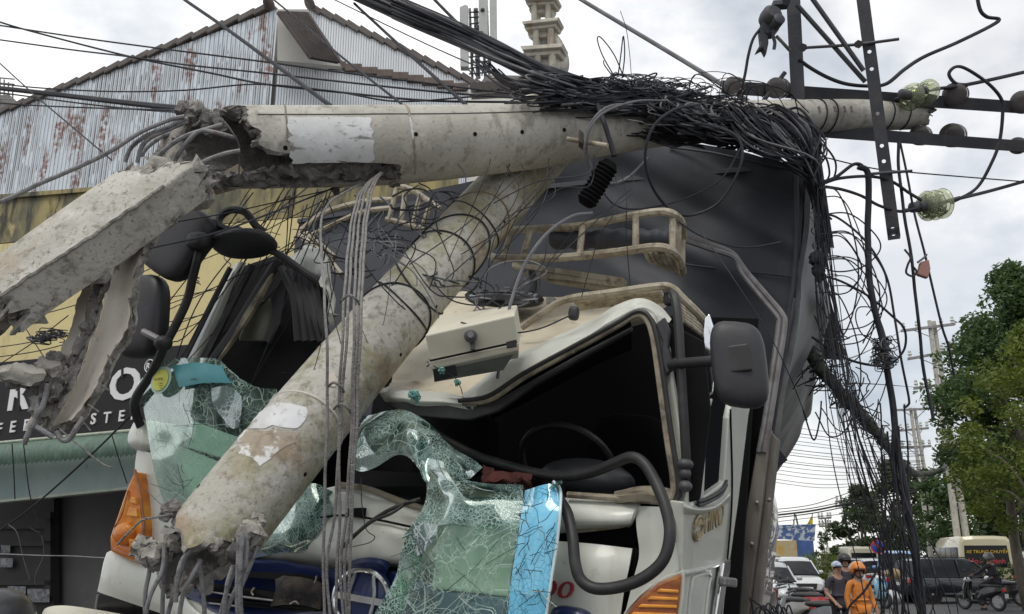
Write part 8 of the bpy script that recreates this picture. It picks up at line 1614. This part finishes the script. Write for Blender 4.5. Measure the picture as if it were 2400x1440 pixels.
def person(label, px, y, rz, s, shirt, trouser, J=None, head='bare', sleeve='short', helmet_m=None, z=0.0):
    """J overrides joints; faces -y before turning"""
    t = thing('person', label, 'person')
    j = dict(pel=(0, 0, .96), abd=(0, -.01, 1.10), che=(0, 0, 1.28), nb=(0, .01, 1.44), nk=(0, -.005, 1.51), jaw=(0, -.03, 1.575), cr=(0, -.01, 1.66),
             sl=(-.18, .01, 1.41), sr=(.18, .01, 1.41), el=(-.25, .03, 1.14), er=(.25, .03, 1.14), wl=(-.26, -.05, .90), wr=(.26, -.05, .90), hl=(-.10, 0, .93), hr=(.10, 0, .93), kl=(-.11, -.02, .50), kr=(.11, -.02, .50), al=(-.11, .02, .09), ar=(.11, .02, .09), tl=(-.12, -.14, .04), tr=(.12, -.14, .04))
    j.update(J or {}); k = list(j); ix = {q: i for i, q in enumerate(k)}; vs = [V(j[q]) for q in k]
    ed = [('pel', 'abd'), ('abd', 'che'), ('che', 'nb'), ('nb', 'nk'), ('nk', 'jaw'), ('jaw', 'cr'), ('nb', 'sl'), ('nb', 'sr'), ('sl', 'el'), ('el', 'wl'), ('sr', 'er'), ('er', 'wr'), ('pel', 'hl'), ('pel', 'hr'), ('hl', 'kl'), ('kl', 'al'), ('al', 'tl'), ('hr', 'kr'), ('kr', 'ar'), ('ar', 'tr')]
    rd = dict(pel=(.14, .10), abd=(.135, .095), che=(.155, .105), nb=(.09, .07), nk=.055, jaw=(.066, .075), cr=(.080, .094), sl=.062, sr=.062, el=.044, er=.044, wl=.029, wr=.029, hl=.085, hr=.085, kl=.058, kr=.058, al=.040, ar=.040, tl=.034, tr=.034)
    E = [(ix[a], ix[b_]) for a, b_ in ed]; RD = [rd[q] for q in k]
    for wq, eq, sgn in (('wl', 'el', -1), ('wr', 'er', 1)):          # palm, thumb and four fingers
        w_, e_ = V(j[wq]), V(j[eq]); d = (w_ - e_).normalized(); side_ = d.cross(V((0, -1, .2))).normalized(); pi = len(vs); vs.append(w_ + d * .075); RD.append((.032, .022)); E.append((ix[wq], pi))
        for f, ln in ((-.022, .075), (-.008, .088), (.008, .084), (.022, .066)):
            a = len(vs); vs.append(vs[pi] + d * ln * .55 + side_ * f); vs.append(vs[pi] + d * ln + side_ * f * 1.1 + V((0, -.02, 0))); RD += [.010, .008]; E += [(pi, a), (a, a + 1)]
        a = len(vs); vs.append(w_ + d * .04 - side_ * .04 * sgn + V((0, -.02, 0))); vs.append(w_ + d * .075 - side_ * .05 * sgn + V((0, -.03, 0))); RD += [.012, .009]; E += [(ix[wq], a), (a, a + 1)]
    bd = skinmesh('body', vs, E, RD, M['skin'], t)
    hc_ = V(j['cr']); jw = V(j['jaw'])
    fwd = V((0, -1, 0))
    MB().ell(jw + V((0, -.082, .035)), V((.014, 0, 0)), V((0, .02, 0)), V((0, 0, .024)), nu=10, nvv=6).build('nose', M['skin'], bd)
    for s_ in (-1, 1):
        MB().ell(hc_ + V((s_ * .032, -.088, -.012)), V((.012, 0, 0)), V((0, .008, 0)), V((0, 0, .007)), nu=8, nvv=6).build('eye', M['hair'], bd); MB().ell(hc_ + V((s_ * .034, -.092, .010)), V((.020, 0, 0)), V((0, .006, 0)), V((0, 0, .005)), nu=8, nvv=6).build('brow', M['hair'], bd)
        MB().ell(hc_ + V((s_ * .086, .005, -.03)), V((.012, 0, 0)), V((0, .02, 0)), V((0, 0, .032)), nu=8, nvv=6).build('ear', M['skin'], bd)
    MB().ell(jw + V((0, -.076, -.012)), V((.024, 0, 0)), V((0, .006, 0)), V((0, 0, .006)), nu=8, nvv=6).build('mouth', mat('lips', (.24, .10, .085), .6) if 'lips' not in bpy.data.materials else bpy.data.materials['lips'], bd)
    q = lambda n: V(j[n]); end = (lambda a, b_, f: q(a).lerp(q(b_), f))
    sv = [q('pel') + V((0, 0, .02)), q('abd'), q('che'), q('nb') + V((0, 0, -.01)), q('sl'), q('sr')]; sr_ = [(.148, .112), (.142, .104), (.158, .115), (.092, .078), .068, .068]; se = [(0, 1), (1, 2), (2, 3), (3, 4), (3, 5)]
    for a, e_, w_, o in (('sl', 'el', 'wl', 4), ('sr', 'er', 'wr', 5)):
        if sleeve == 'short': n = len(sv); sv.append(end(a, e_, .75)); sr_.append(.062); se.append((o, n))
        else: n = len(sv); sv += [q(e_), end(e_, w_, .92)]; sr_ += [.056, .042]; se += [(o, n), (n, n + 1)]
    n = len(sv); sv.append(q('pel') - V((0, 0, .10))); sr_.append((.150, .116)); se.append((0, n))
    sh = skinmesh('shirt', sv, se, sr_, shirt, t)
    tv = [q('pel'), q('hl'), q('hr'), q('kl'), q('kr'), end('kl', 'al', .93), end('kr', 'ar', .93)]; skinmesh('trousers', tv, [(0, 1), (0, 2), (1, 3), (3, 5), (2, 4), (4, 6)], [(.15, .112), .098, .098, .076, .076, .062, .062], trouser, t)
    for a, b_ in (('al', 'tl'), ('ar', 'tr')): skinmesh('shoe', [q(a) + V((0, .04, -.04)), q(a).lerp(q(b_), .6) - V((0, 0, .01)), q(b_) + V((0, -.06, 0))], [(0, 1), (1, 2)], [.046, .046, .04], M['rubber'], t)
    if head == 'helmet':
        b = MB(); b.ell(hc_ + V((0, .012, .022)), V((.132, 0, 0)), V((0, .15, 0)), V((0, 0, .135)), nu=24, nvv=14)
        keep = []
        for f in b.f:
            c_ = sum((V(b.v[i]) for i in f), V((0, 0, 0))) / len(f) - hc_
            keep.append(not (c_.z < -.055 or (c_.y < -.02 and c_.z < .028 and abs(c_.x) < .112)))
        b.f = [f for f, kk in zip(b.f, keep) if kk]; b.m = [0] * len(b.f); b.s = [True] * len(b.f); ho = b.build('helmet', helmet_m, t); md = ho.modifiers.new('solid', 'SOLIDIFY'); md.thickness = .018
        MB().patch([[(-.115, -.075, .030), (-.06, -.135, .036), (0, -.15, .038), (.06, -.135, .036), (.115, -.075, .030)], [(-.118, -.085, .008), (-.06, -.165, .014), (0, -.185, .016), (.06, -.165, .014), (.118, -.085, .008)]], lambda a, b_, c: hc_ + V((a, b_, c)), 4, 2, th=.008).build('helmet_peak', M['trim_black'], ho)
        MB().tube(cr([hc_ + V((-.11, .0, -.04)), jw + V((-.06, -.03, -.03)), jw + V((0, -.05, -.055)), jw + V((.06, -.03, -.03)), hc_ + V((.11, .0, -.04))], 4), .010, 6).build('chin_strap', M['trim_black'], ho)
    elif head == 'cap':
        b = MB(); b.ell(hc_ + V((0, .008, .026)), V((.100, 0, 0)), V((0, .115, 0)), V((0, 0, .092)), nu=20, nvv=12); b.f = [f for f in b.f if sum(b.v[i][2] for i in f) / len(f) > hc_.z + .012]; b.m = [0] * len(b.f); b.s = [True] * len(b.f); co = b.build('cap', M['cap'], t)
        MB().patch([[(-.085, -.07, .028), (0, -.115, .036), (.085, -.07, .028)], [(-.07, -.14, .012), (0, -.185, .018), (.07, -.14, .012)]], lambda a, b_, c: hc_ + V((a, b_, c)), 5, 3, th=.006).build('cap_peak', M['navy'], co)
        b = MB(); b.ell(hc_ + V((0, .02, .0)), V((.090, 0, 0)), V((0, .095, 0)), V((0, 0, .080)), nu=18, nvv=10); b.f = [f for f in b.f if sum(b.v[i][1] for i in f) / len(f) > hc_.y + .0]; b.m = [0] * len(b.f); b.s = [True] * len(b.f); b.build('hair', M['hair'], t)
    else:
        b = MB(); b.ell(hc_ + V((0, .012, .022)), V((.092, 0, 0)), V((0, .105, 0)), V((0, 0, .090)), nu=18, nvv=10); b.f = [f for f in b.f if (lambda c_: c_[2] > hc_.z + .02 or c_[1] > hc_.y + .01)(sum((V(b.v[i]) for i in f), V((0, 0, 0))) / len(f))]; b.m = [0] * len(b.f); b.s = [True] * len(b.f); b.build('hair', M['hair'], t)
    t.location = V((G(px, y, 1.55).x, y, z)); t.rotation_euler = (0, 0, R(rz)); t.scale = (s, s, s); return t, sh
man, sh = person('man in orange work jacket and orange open helmet walking toward us', 2008, 16.5, 6, .90, M['orange'], M['orange'], dict(wl=(-.24, -.02, .88), wr=(.30, -.03, .90), er=(.27, .05, 1.12), cr=(.0, -.035, 1.655), jaw=(0, -.06, 1.572)), 'helmet', 'long', M['helmet_o'])
for s_ in (-1, 1): MB().patch([[(s_ * .05, 1.30, -.140), (s_ * .13, 1.29, -.122)], [(s_ * .05, 1.19, -.142), (s_ * .13, 1.18, -.124)]], lambda a, b_, c: V((a, c, b_)), 4, 3, th=.006).build('chest_pocket', M['orange'], sh)
MB().patch([[(.02, 1.335, -.142), (.13, 1.33, -.120)], [(.02, 1.31, -.143), (.13, 1.305, -.122)]], lambda a, b_, c: V((a, c, b_)), 4, 2, th=.004).build('grey_badge', M['steel_light'], sh)
person('man in dark t-shirt and pale peaked cap beside the orange worker', 1960, 17.6, 10, .925, M['shirt_dark'], M['trouser'], dict(el=(-.27, .02, 1.15), wl=(-.20, -.20, .98), kr=(.12, -.08, .5)), 'cap')
person('person in dark clothes and dark helmet half hidden behind the two men', 1979, 21, 4, .985, M['shirt_dark'], M['trouser'], None, 'helmet', 'long', M['plastic'])
rd_, _ = person('scooter rider in black with grey helmet seen from behind', 2302, 31.5, 28 + 180, 1.06, M['shirt_dark'], M['trouser'],
    dict(pel=(0, .36, .92), abd=(0, .34, 1.05), che=(0, .30, 1.22), nb=(0, .27, 1.37), nk=(0, .25, 1.44), jaw=(0, .215, 1.505), cr=(0, .23, 1.59), sl=(-.18, .27, 1.34), sr=(.18, .27, 1.34), el=(-.28, .02, 1.14), er=(.28, .02, 1.14), wl=(-.30, -.18, 1.06), wr=(.30, -.18, 1.06), hl=(-.11, .32, .88), hr=(.11, .32, .88), kl=(-.20, -.06, .74), kr=(.20, -.06, .74), al=(-.20, .0, .32), ar=(.24, .1, .10), tl=(-.2, -.15, .30), tr=(.25, -.04, .05)), 'helmet', 'long', M['steel_light'])
# someone in a dark helmet at the lower left corner
pe, _ = person('person in shiny dark helmet at the lower left corner', 2, 3.75, 155, .872, M['shirt_dark'], M['trouser'], None, 'helmet', 'long', mat('helmet_dark', (.035, .037, .042), .4, coat=.3))
ho = [o for o in pe.children if o.name.startswith('helmet')][0]; hc_ = V((0, -.01, 1.66))
MB().ell(hc_ + V((-.03, .16, .055)), V((.02, 0, 0)), V((0, .006, 0)), V((0, 0, .02))).build('helmet_emblem', M['brown_label'], ho)
